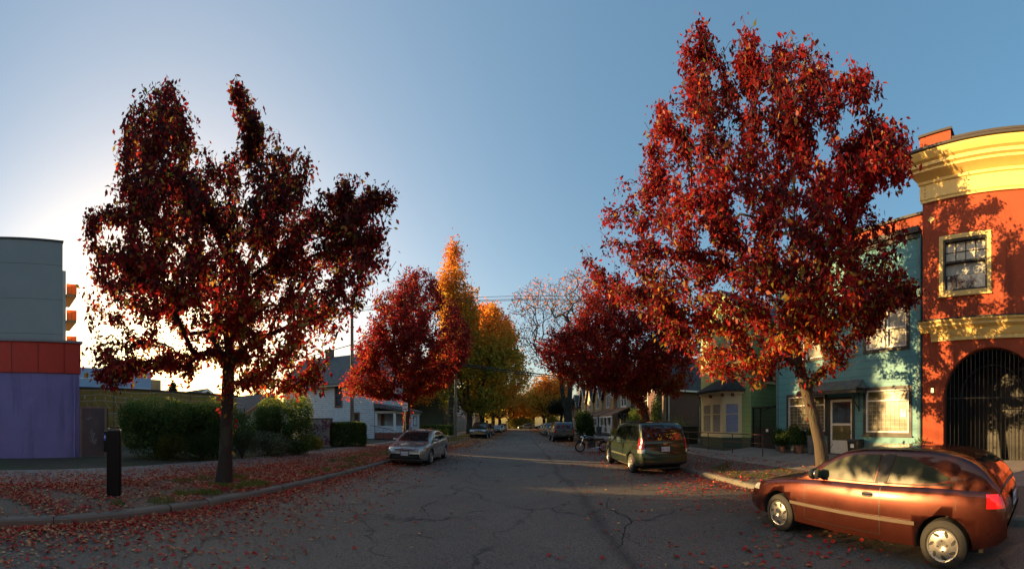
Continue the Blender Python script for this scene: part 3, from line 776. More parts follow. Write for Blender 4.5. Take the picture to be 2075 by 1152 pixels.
# ---- teal house
TEAL = siding('teal_siding', (.075, .27, .31), .30, True, var=.10, dark=.6)
def teal_house():
    r = thing('teal_house', 'teal boarded two storey house with white framed windows and shingled door canopy', 'house', (11.5, 8.2, .42))
    fr = Frame((11.5, 12.0, 0), (0, -1, 0), (-1, 0, 0))
    H = 8.72; uw = lambda px: 12.0 - 11.5 / tan(th(px))
    w1 = (uw(1755), uw(1842), 1.36, 3.02); w2 = (uw(1598), uw(1672), 1.36, 2.95); dr = (uw(1682), uw(1727), .44, 2.72)
    w3 = (uw(1755), uw(1837), 4.62, 6.34); w4 = (uw(1598), uw(1668), 4.62, 6.34)
    w = MB(); fr.wall(w, 0, 7.42, .95, H, [w1, w2, (dr[0], dr[1], .95, dr[3]), w3, w4], .12)
    w.add([(11.5,12,.3),(22,12,.3),(22,12,H),(11.5,12,H)], [(0,1,2,3)]); w.add([(11.5,4.58,.3),(22,4.58,.3),(22,4.58,H),(11.5,4.58,H)], [(0,1,2,3)])
    w.add([(11.5,12,H-.05),(22,12,H-.05),(22,4.58,H-.05),(11.5,4.58,H-.05)], [(0,1,2,3)]); w.add([(22,12,.3),(22,4.58,.3),(22,4.58,H),(22,12,H)], [(0,1,2,3)])
    build(w, 'wall', TEAL, r, world=True, smooth=False)
    b = MB(); fr.box(b, -.0, dr[0] - .1, .3, .95, -.1, .03); fr.box(b, dr[1] + .1, 7.42, .3, .95, -.1, .03)
    build(b, 'base_board', plain('grey_base', (.20, .27, .24), .7, .2, 2, world=True), r, world=True, smooth=False)
    t = MB(); fr.box(t, -.08, 7.40, H, H + .22, -.2, .16); fr.box(t, -.05, 7.38, H - .16, H, -.01, .07); build(t, 'cornice', DARKTRIM, r, world=True, smooth=False)
    cb = MB(); fr.box(cb, -.03, .09, .3, H - .17, .002, .03); fr.box(cb, 7.30, 7.40, .95, H - .17, .002, .03); build(cb, 'corner_board', plain('teal_trim', (.10, .2, .2), .6), r, world=True, smooth=False)
    for wn_ in (w1, w2):
        zt = wn_[3] - .42
        W = window(r, fr, *wn_, WHITE, LEADGL, trim=.12, mtrim=DARKTRIM, sash=.06, rails=(zt,), mull=(), grid=(9, 7, wn_[2] + .06, zt - .03, .004), depth=.1)
    nt_ = MB(); fr.box(nt_, w1[1] - .38, w1[1] - .14, 1.95, 2.25, -.055, -.05); build(nt_, 'paper_notice', WHITE, r, world=True, smooth=False)
    for wn_ in (w3, w4):
        um = (wn_[0] + wn_[1]) / 2; g_ = .045
        W = window(r, fr, wn_[0], um - g_, wn_[2], wn_[3], WHITE, CURT, trim=.0, sash=.055, rails=((wn_[2]+wn_[3])/2 - .1,), depth=.1, sill=False)
        window(r, fr, um + g_, wn_[1], wn_[2], wn_[3], WHITE, CURT, trim=.0, sash=.055, rails=((wn_[2]+wn_[3])/2 - .1,), depth=.1, sill=False)
        s = MB(); fr.box(s, um - g_, um + g_, wn_[2], wn_[3], -.1, .02)
        fr.box(s, wn_[0]-.13, wn_[0], wn_[2]-.13, wn_[3]+.13, -.02, .04); fr.box(s, wn_[1], wn_[1]+.13, wn_[2]-.13, wn_[3]+.13, -.02, .04)
        fr.box(s, wn_[0], wn_[1], wn_[3], wn_[3]+.13, -.02, .038); fr.box(s, wn_[0], wn_[1], wn_[2]-.13, wn_[2], -.02, .038); build(s, 'window_surround', DARKTRIM, r, world=True, smooth=False)
    # door with screen, canopy with brackets
    d = MB(); fr.box(d, dr[0], dr[1], dr[2], dr[3], -.1, -.05)
    D = build(d, 'door', plain('door_white', (.66, .62, .55), .5), r, world=True)
    q = MB(); u0, u1 = dr[0], dr[1]
    fr.box(q, u0, u0+.1, dr[2], dr[3], -.05, -.02); fr.box(q, u1-.1, u1, dr[2], dr[3], -.05, -.02); fr.box(q, u0+.1, u1-.1, dr[3]-.1, dr[3], -.05, -.022); fr.box(q, u0+.1, u1-.1, 1.62, 1.72, -.05, -.022); fr.box(q, u0+.1, u1-.1, dr[2], 1.0, -.05, -.022)
    build(q, 'screen_frame', plain('door_white2', (.7, .66, .58), .45), D, world=True, bevel=.006)
    q = MB(); fr.box(q, u0+.1, u1-.1, 1.72, dr[3]-.1, -.048, -.044); build(q, 'pane', WGL, D, world=True)
    q = MB(); fr.box(q, u0+.1, u1-.1, 1.0, 1.62, -.048, -.044); build(q, 'pane', LEADGL, D, world=True)
    q = MB(); q.tube([fr.p(u1-.05, 1.42, .0), fr.p(u1-.05, 1.42, .05), fr.p(u1-.05, 1.30, .05), fr.p(u1-.05, 1.30, 0)], .012, 6); build(q, 'handle', BLACKM, D, world=True)
    q = MB()
    fr.box(q, u0-.12, u0-.002, .42, dr[3]+.1, -.02, .03); fr.box(q, u1+.002, u1+.12, .42, dr[3]+.1, -.02, .03); fr.box(q, u0, u1, dr[3], dr[3]+.1, -.02, .028); fr.box(q, u0-.1, u1+.1, .3, .44, 0, .25)
    build(q, 'door_frame', DARKTRIM, r, world=True, smooth=False)
    c0, c1 = uw(1640), uw(1757); rf = MB()
    rf.hexa([fr.p(c0,3.12,.0), fr.p(c1,3.12,.0), fr.p(c1,2.96,.82), fr.p(c0,2.96,.82), fr.p(c0+.2,3.50,.0), fr.p(c1-.2,3.50,.0), fr.p(c1,3.04,.86), fr.p(c0,3.04,.86)])
    CN = build(rf, 'canopy', shingles('grey_shingles', (.06, .065, .06), (.16, .16, .14), .10), r, world=True, smooth=False)
    fs = MB(); fr.box(fs, c0-.02, c1+.02, 2.88, 2.99, .78, .86); fr.box(fs, c0, c0+.06, 2.9, 3.1, 0, .8); fr.box(fs, c1-.06, c1, 2.9, 3.1, 0, .8); build(fs, 'fascia', DARKTRIM, CN, world=True, smooth=False)
    for u in (c0 + .25, u1 + .35):
        bk = MB(); bk.tube([fr.p(u, 2.95, .7), fr.p(u, 2.95, .05)], .035, 4); bk.tube([fr.p(u, 2.9, .6), fr.p(u, 2.62, .42), fr.p(u, 2.3, .05)], .035, 4); bk.tube([fr.p(u, 2.95, .05), fr.p(u, 2.2, .05)], .035, 4); build(bk, 'bracket', DARKTRIM, CN, world=True)
teal_house()
def small_bin(x, y):
    r = thing('waste_bin', 'small black bin beside the white house door', 'bin', (x, y, .42))
    b = MB(); b.hexa([(-.2,-.22,0),(.2,-.22,0),(.2,.22,0),(-.2,.22,0),(-.24,-.26,.6),(.24,-.26,.6),(.24,.26,.6),(-.24,.26,.6)]); build(b, 'bin_body', BLACKM, r, bevel=.02)
    b = MB(); b.hexa([(-.26,-.28,.6),(.26,-.28,.6),(.26,.28,.6),(-.26,.28,.6),(-.22,-.24,.67),(.22,-.24,.67),(.22,.24,.67),(-.22,.24,.67)]); build(b, 'lid', BLACKM, r, bevel=.02)
    b = MB(); b.box(-.262,-.256,-.08,.08,.35,.5); build(b, 'sticker', WHITE, r)
small_bin(11.1, 7.15)

# ---- gate between the two houses
def gate():
    r = thing('iron_gate', 'black iron gate in the gap between teal and green houses', 'gate', (11.62, 13.0, .42))
    fr = Frame((11.62, 14.05, 0), (0, -1, 0), (-1, 0, 0)); b = MB()
    fr.box(b, .02, 2.03, .42, .5, -.02, .02); fr.box(b, .02, 2.03, 2.5, 2.58, -.03, .03); fr.box(b, .02, .1, .42, 2.6, -.03, .03); fr.box(b, 1.95, 2.03, .42, 2.6, -.03, .03); fr.box(b, .62, .68, .42, 2.58, -.03, .03)
    build(b, 'gate_frame', BLACKM, r, world=True, smooth=False)
    b = MB(); fr.box(b, .1, 1.95, .5, 1.5, -.012, .0); build(b, 'panel', plain('gate_panel', (.018, .016, .014), .6), r, world=True, smooth=False)
    b = MB()
    for i in range(26): b.tube([fr.p(.12 + i * .072, 1.5, 0), fr.p(.12 + i * .072, 2.55, 0)], .009, 4)
    b.tube([fr.p(.1, 2.45, -.6), fr.p(-.1, 2.4, -.8), fr.p(1.9, 3.2, -1.6)], .03, 5)
    build(b, 'bars', BLACKM, r, world=True)
    b = MB(); fr.box(b, 1.1, 1.28, 1.28, 1.42, .003, .012); build(b, 'notice', WHITE, r, world=True, smooth=False)
    b = MB(); b.tube([fr.p(1.7, 1.35, .02), fr.p(1.7, 1.35, .06), fr.p(1.8, 1.35, .06)], .012, 6); build(b, 'handle', GREYM, r, world=True)
    b = MB(); fr.box(b, .0, 2.05, .4, 4.2, -5.2, -5.0); build(b, 'rear_boarding', DARKTRIM, r, world=True, smooth=False)
gate()

# ---- green house with the cream bay
GRN = siding('green_siding', (.29, .40, .15), .26, True, var=.12, dark=.6)
def green_house():
    r = thing('green_house', 'pale green boarded house with cream bay window behind the rail', 'house', (11.5, 16.6, .4))
    y0, y1, H = 14.05, 19.3, 7.6
    w = MB(); fr = Frame((11.5, y1, 0), (0, -1, 0), (-1, 0, 0)); L = y1 - y0
    win = (1.2, 2.0, 5.0, 6.6); win2 = (3.2, 4.0, 5.0, 6.6)
    fr.wall(w, 0, L, .3, H, [win, win2], .1)
    w.add([fr.p(0,H), fr.p(L,H), fr.p(L/2,H+2.0)], [(0,1,2)])
    sw = (1.15, 1.75, 4.05, 4.95)
    fs = Frame((11.5, y0, 0), (1, 0, 0), (0, -1, 0)); fs.wall(w, 0, 12, .3, H, [sw], .1)
    w.add([(11.5,y1,.3),(23.5,y1,.3),(23.5,y1,H),(11.5,y1,H)], [(0,1,2,3)]); w.add([(23.5,y0,.3),(23.5,y1,.3),(23.5,y1,H),(23.5,y0,H)], [(0,1,2,3)])
    build(w, 'wall', GRN, r, world=True, smooth=False)
    rf = MB(); e = .35
    for s, ya in ((1, y0), (-1, y1)):
        ym = (y0+y1)/2; yb = ya - s * e; zb = H - e * .76
        rf.hexa([(11.2,yb,zb),(23.8,yb,zb),(23.8,ym,H+2.0),(11.2,ym,H+2.0),(11.2,yb,zb+.12),(23.8,yb,zb+.12),(23.8,ym,H+2.13),(11.2,ym,H+2.13)])
    build(rf, 'roof', ROOFD, r, world=True, smooth=False)
    for q in (win, win2): window(r, fr, *q, WHITE, WGL, trim=.1, mtrim=CREAM, rails=(5.8,))
    window(r, fs, *sw, CREAM, WGL, trim=.07, mtrim=CREAM)
    # bay window
    pts = [(11.5, 18.6), (10.7, 17.85), (10.7, 15.6), (11.5, 14.85)]
    base = MB(); body = MB()
    B = None
    mats = plain('bay_cream', (.74, .60, .33), .5, .1, 3); dg = siding('dark_green_base', (.045, .075, .05), .2, False)
    for a, b in zip(pts, pts[1:]): base.add([(a[0],a[1],.3),(b[0],b[1],.3),(b[0],b[1],.95),(a[0],a[1],.95)], [(0,1,2,3)])
    build(base, 'bay_base', dg, r, world=True, smooth=False)
    bw = MB(); frs = []
    for a, b in zip(pts, pts[1:]):
        U = Vector((b[0]-a[0], b[1]-a[1], 0)); Ln = U.length; nn = Vector((U.y, -U.x, 0)).normalized()
        if nn.x > 0: nn = -nn
        f = Frame((a[0], a[1], 0), U, nn); holes = [(.16, Ln-.16, 1.18, 2.85)] if Ln < 1.5 else [(.16, Ln/2-.08, 1.18, 2.85), (Ln/2+.08, Ln-.16, 1.18, 2.85)]
        f.wall(bw, 0, Ln, .95, 3.42, holes, .07); frs.append((f, holes, Ln))
    B = build(bw, 'bay_wall', mats, r, world=True, smooth=False)
    for f, holes, Ln in frs:
        for h in holes:
            window(r, f, *h, CREAM, plain('bay_curtain', (.34, .31, .24), .12, .4, 7, coat=1, bmp=0) if Ln > 1.5 else plain('blue_curtain', (.28, .32, .45), .12, .4, 7, coat=1, bmp=0), trim=0, sash=.05, rails=(2.25,), depth=.06, sill=False)
    tr = MB()
    for z0_, z1_, o_ in ((.93, 1.05, .06), (3.38, 3.52, .16)):
        op = [(11.5, 18.6+o_), (10.7-o_, 17.85+o_*.4), (10.7-o_, 15.6-o_*.4), (11.5, 14.85-o_)]
        tr.extrude([(x, y, z0_) for x, y in op], (0, 0, z1_ - z0_))
    build(tr, 'bay_trim', mats, r, world=True, smooth=False, each=True)
    rb = MB(); o_ = .34; lo = [(11.5, 18.6+o_), (10.7-o_, 17.85+o_*.5), (10.7-o_, 15.6-o_*.5), (11.5, 14.85-o_)]; hi = [(11.5, 17.9), (11.25, 17.2), (11.25, 16.2), (11.5, 15.5)]
    vs_ = [(x,y,3.52) for x,y in lo] + [(x,y,3.62) for x,y in lo] + [(x,y,4.28) for x,y in hi]
    rb.add(vs_, [(0,1,5,4),(1,2,6,5),(2,3,7,6),(4,5,9,8),(5,6,10,9),(6,7,11,10),(8,9,10,11),(0,3,2,1)]); build(rb, 'bay_roof', ROOFD, r, world=True, smooth=False)
    bk = MB()
    for x, y in ((10.62, 15.45), (10.62, 16.7), (10.62, 17.95), (11.0, 15.0)): bk.box(x-.1, x+.05, y-.05, y+.05, 3.22, 3.40)
    build(bk, 'bay_bracket', plain('rust_red', (.14, .025, .015), .6), r, world=True, smooth=False)
    # dark green skirting
    sk = MB(); fs.box(sk, 0, 12, .3, .95, .003, .03); fr.box(sk, 4.45, L, .3, .95, .003, .03); fr.box(sk, 0, .7, .3, .95, .003, .03); build(sk, 'skirting', dg, r, world=True, smooth=False, each=True)
green_house()

# ---- brown pipe rail along the yard
def rail():
    r = thing('pipe_rail', 'rust brown pipe railing along the sidewalk before the green house', 'railing', (9.5, 10.8, .3))
    b = MB(); b.tube([(9.5,10.8,1.22),(9.5,19.5,1.22)], .024, 6); b.tube([(9.5,10.8,.84),(9.5,19.5,.84)], .02, 6)
    m = plain('rust_brown', (.10, .032, .022), .6)
    build(b, 'rail', m, r, world=True)
    for y in (10.8, 13.0, 15.2, 17.4, 19.5):
        b = MB(); b.tube([(9.5,y,.28),(9.5,y,1.22)], .024, 6); build(b, 'post', m, r, world=True)
rail()
def planter_box():
    r = thing('timber_planter', 'tall dark timber planter box with plants behind the pipe railing', 'planter', (10.3, 20.6, .35))
    b = MB(); b.box(9.75, 11.6, 19.9, 22.6, .35, 1.45); build(b, 'box', siding('dark_timber', (.03, .026, .02), .2, False), r, world=True, smooth=False)
    b = MB(); b.box(9.7, 11.65, 19.85, 22.65, 1.45, 1.52); build(b, 'rim', DARKTRIM, r, world=True, smooth=False)
    C = np.column_stack([rng.uniform(9.8,11.5,900), rng.uniform(19.9,22.6,900), 1.5 + rng.gamma(1.5, .16, 900)])
    leaves_obj('plants', C - np.array(r.location), .13, rng.uniform(0, 1, 900), leafmat('planter_leaf', [(0, (.05, .08, .02)), (.6, (.12, .16, .04)), (1, (.25, .2, .06))]), r, droop=-.5, wr=.25)
planter_box()

# ---- maroon house, wall facing the camera
def gable_house(label, x0, x1, y0, y1, eave, ridge, wallm, roofm, ridge_axis, base=.4, wins=(), trim=WHITE, over=.35, cat='house', name='gabled_house'):
    """a plain gabled block; wins: (side 'x' street front or 'y' camera side, u0, u1, z0, z1)"""
    r = thing(name, label, cat, ((x0+x1)/2, (y0+y1)/2, base))
    w = MB(); street = x0 if x0 > 0 else x1; back = x1 if x0 > 0 else x0; s = 1 if x0 > 0 else -1
    fx = Frame((street, y1, 0), (0, -1, 0), (-s, 0, 0)); fy = Frame((x0, y0, 0), (1, 0, 0), (0, -1, 0))
    hx = [q[1:] for q in wins if q[0] == 'x']; hy = [q[1:] for q in wins if q[0] == 'y']
    fx.wall(w, 0, y1-y0, base, eave, [h for h in hx if h[3] <= eave], .1); fy.wall(w, 0, x1-x0, base, eave, [h for h in hy if h[3] <= eave], .1)
    w.add([(x0,y1,base),(x1,y1,base),(x1,y1,eave),(x0,y1,eave)], [(0,1,2,3)]); w.add([(back,y0,base),(back,y1,base),(back,y1,eave),(back,y0,eave)], [(0,1,2,3)])
    rf = MB(); t = .12; xm, ym = (x0+x1)/2, (y0+y1)/2
    if ridge_axis == 'x':
        for x in (x0, x1): w.add([(x,y0,eave),(x,y1,eave),(x,ym,ridge)], [(0,1,2)])
        k = (ridge-eave)/(ym-y0)
        for sg, ya in ((1, y0), (-1, y1)):
            yb = ya - sg*over; zb = eave - over*k
            rf.hexa([(x0-over,yb,zb),(x1+over,yb,zb),(x1+over,ym,ridge),(x0-over,ym,ridge),(x0-over,yb,zb+t),(x1+over,yb,zb+t),(x1+over,ym,ridge+t),(x0-over,ym,ridge+t)])
    else:
        for y in (y0, y1): w.add([(x0,y,eave),(x1,y,eave),(xm,y,ridge)], [(0,1,2)])
        k = (ridge-eave)/(xm-x0)
        for sg, xa in ((1, x0), (-1, x1)):
            xb = xa - sg*over; zb = eave - over*k
            rf.hexa([(xb,y0-over,zb),(xb,y1+over,zb),(xm,y1+over,ridge),(xm,y0-over,ridge),(xb,y0-over,zb+t),(xb,y1+over,zb+t),(xm,y1+over,ridge+t),(xm,y0-over,ridge+t)])
    build(w, 'wall', wallm, r, world=True, smooth=False); build(rf, 'roof', roofm, r, world=True, smooth=False)
    # barge boards on the street gable
    if ridge_axis == 'x':
        bb = MB(); xs = (x0 - over - .03) if x0 > 0 else (x1 + over + .03)
        for sg, ya in ((1, y0), (-1, y1)):
            yb = ya - sg*over; zb = eave - over*k
            bb.hexa([(xs-.03,yb,zb-.16),(xs+.03,yb,zb-.16),(xs+.03,ym,ridge-.18),(xs-.03,ym,ridge-.18),(xs-.03,yb,zb+t),(xs+.03,yb,zb+t),(xs+.03,ym,ridge+t),(xs-.03,ym,ridge+t)])
        build(bb, 'barge_board', trim, r, world=True, smooth=False)
    for q in wins: window(r, fx if q[0] == 'x' else fy, *q[1:], trim, WGL, trim=.11, mtrim=trim, sash=.06, rails=((q[3]+q[4])/2,), depth=.08)
    return r, fx, fy
MAR = siding('maroon_siding', (.075, .02, .024), .13, False, var=.25, dark=.3, worn=None)
r, fx, fy = gable_house('dark maroon boarded house with white gutter beyond the pipe railing', 11.9, 22, 28.2, 34.2, 5.05, 8.6, MAR, ROOFD, 'x', .45, [('x', 1.0, 2.1, 3.2, 4.7), ('x', 3.2, 4.3, 3.2, 4.7), ('x', 1.4, 3.2, 1.2, 2.6)])
b = MB(); b.box(11.5, 22.3, 27.72, 27.86, 4.70, 4.84); build(b, 'gutter', WHITE, r, world=True, smooth=False)
for x in (12.0, 13.3):
    b = MB(); b.tube([(x,27.79,4.72),(x,28.05,4.5),(x,28.12,4.3),(x,28.12,.45)], .055, 6); build(b, 'downspout', WHITE, r, world=True)
b = MB(); b.tube([(16.6,28.12,.9),(16.6,28.12,3.4)], .03, 5); build(b, 'vent_pipe', GREYM, r, world=True)
# ---- the row of gabled houses
def row_house(label, y0, y1, ridge, eave, wc, porchm=ROOFB, trim=WHITE, win=(.32, .68), lattice=True, x=12.0):
    L = y1 - y0; u0, u1 = L*win[0], L*win[1]; um = (u0+u1)/2
    r, fx, fy = gable_house(label, x, x+9, y0, y1, eave, ridge, wc, ROOFD, 'x', .5, [('x', u0, um-.06, eave-1.6, eave-.02), ('x', um+.06, u1, eave-1.6, eave-.02), ('x', .5, 1.7, 1.3, 2.9), ('x', L-2.6, L-1.6, .6, 2.8)], trim, over=.4)
    p = MB(); pz = 3.55
    p.hexa([(x-2.3,y0-.3,pz-.95),(x,y0-.3,pz),(x,y1+.2,pz),(x-2.3,y1+.2,pz-.95),(x-2.3,y0-.3,pz-.85),(x,y0-.3,pz+.1),(x,y1+.2,pz+.1),(x-2.3,y1+.2,pz-.85)])
    P = build(p, 'porch_roof', porchm, r, world=True, smooth=False)
    q = MB()
    q.box(x-2.28, x-2.2, y0-.25, y1+.15, pz-1.15, pz-.96); build(q, 'beam', trim, P, world=True, smooth=False)
    n = 4
    for i in range(n):
        q = MB(); y = y0 + .05 + (L-.1) * i/(n-1); q.box(x-2.28, x-2.14, y-.07, y+.07, .45, pz-1.15); build(q, 'column', trim, r, world=True, smooth=False)
    q = MB(); y = y0 + .1; m = int(L / .17)
    for i in range(m):
        if abs(i - m*.42) < 4: continue
        q.box(x-2.23, x-2.2, y + i*.17, y + i*.17 + .05, .75, 1.45)
    q.box(x-2.25, x-2.18, y0, y0+L*.30, 1.45, 1.52); q.box(x-2.25, x-2.18, y0+L*.52, y1, 1.45, 1.52); q.box(x-2.25, x-2.18, y0, y1, .68, .75)
    build(q, 'balustrade', trim, r, world=True, smooth=False)
    q = MB(); q.box(x-2.3, x-.01, y0, y1, .46, .68); build(q, 'porch_floor', plain('porch_grey', (.12, .11, .10), .7), r, world=True, smooth=False)
    return r
row_house('grey green gabled house with white window trim and brown shingled porch roof', 35.2, 40.6, 8.2, 5.4, siding('sage_siding', (.20, .24, .18), .15, False))
row_house('tan orange gabled house, second of the row beyond the maroon house', 42.2, 47.4, 8.5, 5.6, siding('tan_siding', (.42, .22, .10), .15, False), win=(.3, .62))
row_house('cream yellow gabled house, third of the row', 48.8, 53.6, 8.7, 5.7, siding('yellow_siding', (.48, .40, .18), .15, False))
row_house('off white gabled house, fourth of the row', 55.0, 59.8, 8.9, 5.8, siding('offwhite_siding', (.58, .50, .34), .15, False))
row_house('golden gabled house, farthest one of the row', 61.2, 66, 9.0, 5.9, siding('gold_siding', (.55, .38, .13), .15, False))
for k, (y, lb, c) in enumerate(((73, 'brown house half hidden by trees beyond the gabled row', (.2, .12, .07)), (83, 'ochre house near the far end of the right side', (.4, .28, .1)))):
    gable_house(lb, 12.5, 21, y, y+6, 5.6, 8.2, siding('far_siding%d' % k, c, .15, False), ROOFD, 'x', .4, [('x', 1.5, 2.6, 3.2, 4.7), ('x', 3.6, 4.6, 3.2, 4.7)])

# ================================================================== LEFT SIDE
PURP = stucco('purple_render', (.21, .19, .42), .3); REDP = plain('red_panel', (.45, .035, .015), .55, .15, 1.5, world=True)
def purple_building():
    r = thing('purple_building', 'purple rendered building with a red band along its top at the left edge', 'building', (-15.1, -2, .15))
    b = MB(); b.box(-24, -15.1, -10, 3.95, .1, 4.02); build(b, 'wall', PURP, r, world=True, smooth=False)
    b = MB(); b.box(-24.05, -15.04, -10.05, 4.0, 4.02, 5.4); build(b, 'band', REDP, r, world=True, smooth=False)
    b = MB()
    for i in range(11): b.box(-15.04, -15.02, 3.2 - i * 1.2, 3.225 - i * 1.2, 4.02, 5.38)
    build(b, 'band_seam', plain('seam_red', (.12, .01, .008), .6), r, world=True, smooth=False)
    b = MB(); b.tube([(-15.0, 3.7, .15), (-15.0, 3.7, 3.9)], .045, 8); build(b, 'downpipe', PURP, r, world=True)
    b = MB(); b.box(-24.1, -14.96, -10.1, 4.08, 5.4, 5.5); build(b, 'coping', plain('grey_coping', (.2, .19, .2), .6), r, world=True, smooth=False)
    b = MB()
    for y in (-1.0, -4.5): b.box(-15.09, -15.05, y-1.2, y+1.2, 1.0, 3.0)
    build(b, 'shop_window', WGL, r, world=True, smooth=False)
purple_building()
def metal_door():
    r = thing('metal_door', 'grey steel yard door with scratched graffiti beside the purple building', 'door', (-15.1, 4.6, .15))
    fr = Frame((-15.1, 3.98, 0), (0, 1, 0), (1, 0, 0)); b = MB(); fr.box(b, .08, 1.2, .18, 2.42, -.04, .0)
    m, nt, bb = newmat('scuffed_steel'); p = geo(nt); f = noise(nt, 1.3, 7, p, .7); col = mixc(nt, f, (.05, .045, .055), (.20, .175, .19)); col = mixc(nt, mth(nt, 'GREATER_THAN', noise(nt, 7, 8, p, .8), .62), col, (.28, .2, .16))
    nt.links.new(col, bb.inputs['Base Color']); bb.inputs['Metallic'].default_value = .4; bb.inputs['Roughness'].default_value = .45
    D = build(b, 'leaf_panel', m, r, world=True, smooth=False)
    b = MB(); fr.box(b, 0, .08, .15, 2.5, -.06, .03); fr.box(b, 1.2, 1.28, .15, 2.5, -.06, .03); fr.box(b, .08, 1.2, 2.42, 2.5, -.06, .028); build(b, 'door_frame', plain('dull_pink', (.24, .15, .13), .6), r, world=True, smooth=False)
    gm = plain('chalk_marks', (.34, .34, .36), .7)
    b = MB()
    def scrib(cu, cz, ru, rz_, n, k, ph):
        b.tube([fr.p(cu + ru*cos(t*k+ph)*(.6+.4*sin(t*1.7)), cz + rz_*sin(t*1.3*k+ph), .004) for t in [i*.33 for i in range(n)]], .007, 3)
    scrib(.62, 1.05, .14, .22, 42, 1.1, .3); scrib(.55, 1.35, .09, .1, 20, 1.4, 1); scrib(.45, 1.95, .16, .05, 24, 1.2, 2); scrib(.72, .85, .1, .12, 20, 1.5, 0)
    build(b, 'scratched_marks', gm, D, world=True)
    b = MB(); b.lathe([(0,.05),(.03,.05),(.03,0),(0,0)], fr.p(1.12, 1.2, .0), 'x', 8); build(b, 'handle', GREYM, D, world=True)
metal_door()
def chain_fence():
    r = thing('chain_link_fence', 'chain link fence with razor wire beyond the steel door', 'fence', (-15.1, 8, .15))
    b = MB()
    y = 5.3
    while y < 14:
        z = .2
        b.tube([(-15.1,y,.2),(-15.1,min(14,y+2.0),2.2)], .0035, 3, caps=False); b.tube([(-15.1,y,2.2),(-15.1,min(14,y+2.0),.2)], .0035, 3, caps=False); y += .09
    build(b, 'mesh', GREYM, r, world=True)
    for y in (5.35, 6.0, 7.9, 10, 12, 14):
        b = MB(); b.tube([(-15.1,y,.15),(-15.1,y,2.7 if y > 5.5 else 2.4)], .035, 6); build(b, 'post', plain('fence_post', (.07, .05, .03), .6), r, world=True)
    b = MB()
    for z in (2.2, 1.0): b.tube([(-15.1,5.3,z),(-15.1,14,z)], .02, 5)
    for z, s in ((2.75, .05), (3.0, .1), (3.25, .06)): b.tube([(-15.1, 4 + i, z + s * sin(i * 1.7)) for i in range(11)], .008, 3)
    build(b, 'wire', GREYM, r, world=True)
    b = MB(); n = 260; b.tube([(-15.1 + .26*cos(t), 4.1 + t*.08 + .0, 2.72 + .26*sin(t)) for t in [i*.28 for i in range(n)]], .006, 3); build(b, 'razor_coil', plain('razor', (.35, .35, .36), .35, metal=.7), r, world=True)
chain_fence()
def mustard_building():
    r = thing('mustard_building', 'long low mustard yellow wall of a building behind the bushes', 'building', (-22, 11, .15))
    b = MB(); b.box(-30, -22, 2.5, 19.5, .1, 4.1); build(b, 'wall', stucco('mustard', (.30, .19, .035), .3), r, world=True, smooth=False)
    b = MB(); b.box(-30.1, -21.9, 2.4, 19.6, 4.1, 4.2); build(b, 'coping', DARKTRIM, r, world=True, smooth=False)
    b = MB()
    for y in (5, 8.2, 11.4, 14.6): b.box(-21.995, -21.96, y, y+.08, .2, 4.05)
    build(b, 'pilaster', plain('mustard_dark', (.16, .1, .03), .7), r, world=True, smooth=False)
mustard_building()
BLU = plain('pale_blue_cladding', (.27, .36, .50), .6, .12, .5, world=True)
def blue_building():
    r = thing('blue_building', 'pale blue flat roofed building showing above the mustard wall', 'building', (-33, 10, .15))
    b = MB(); b.box(-42, -31, 7.2, 12.6, .1, 7.1); b.box(-42, -31.3, 12.61, 15.9, .1, 8.1); build(b, 'wall', BLU, r, world=True, smooth=False)
    b = MB(); b.box(-30.99, -30.95, 7.2, 12.6, 6.0, 6.08); b.box(-31.29, -31.25, 12.7, 15.8, 5.3, 5.36); b.box(-31.29, -31.2, 12.9, 15.2, 4.7, 5.0); build(b, 'trim', WHITE, r, world=True, smooth=False, each=True)
    b = MB(); b.box(-38, -33, 15.95, 18, .1, 6.6); build(b, 'tan_annex', stucco('tan_render', (.42, .28, .13), .3), r, world=True, smooth=False)
blue_building()
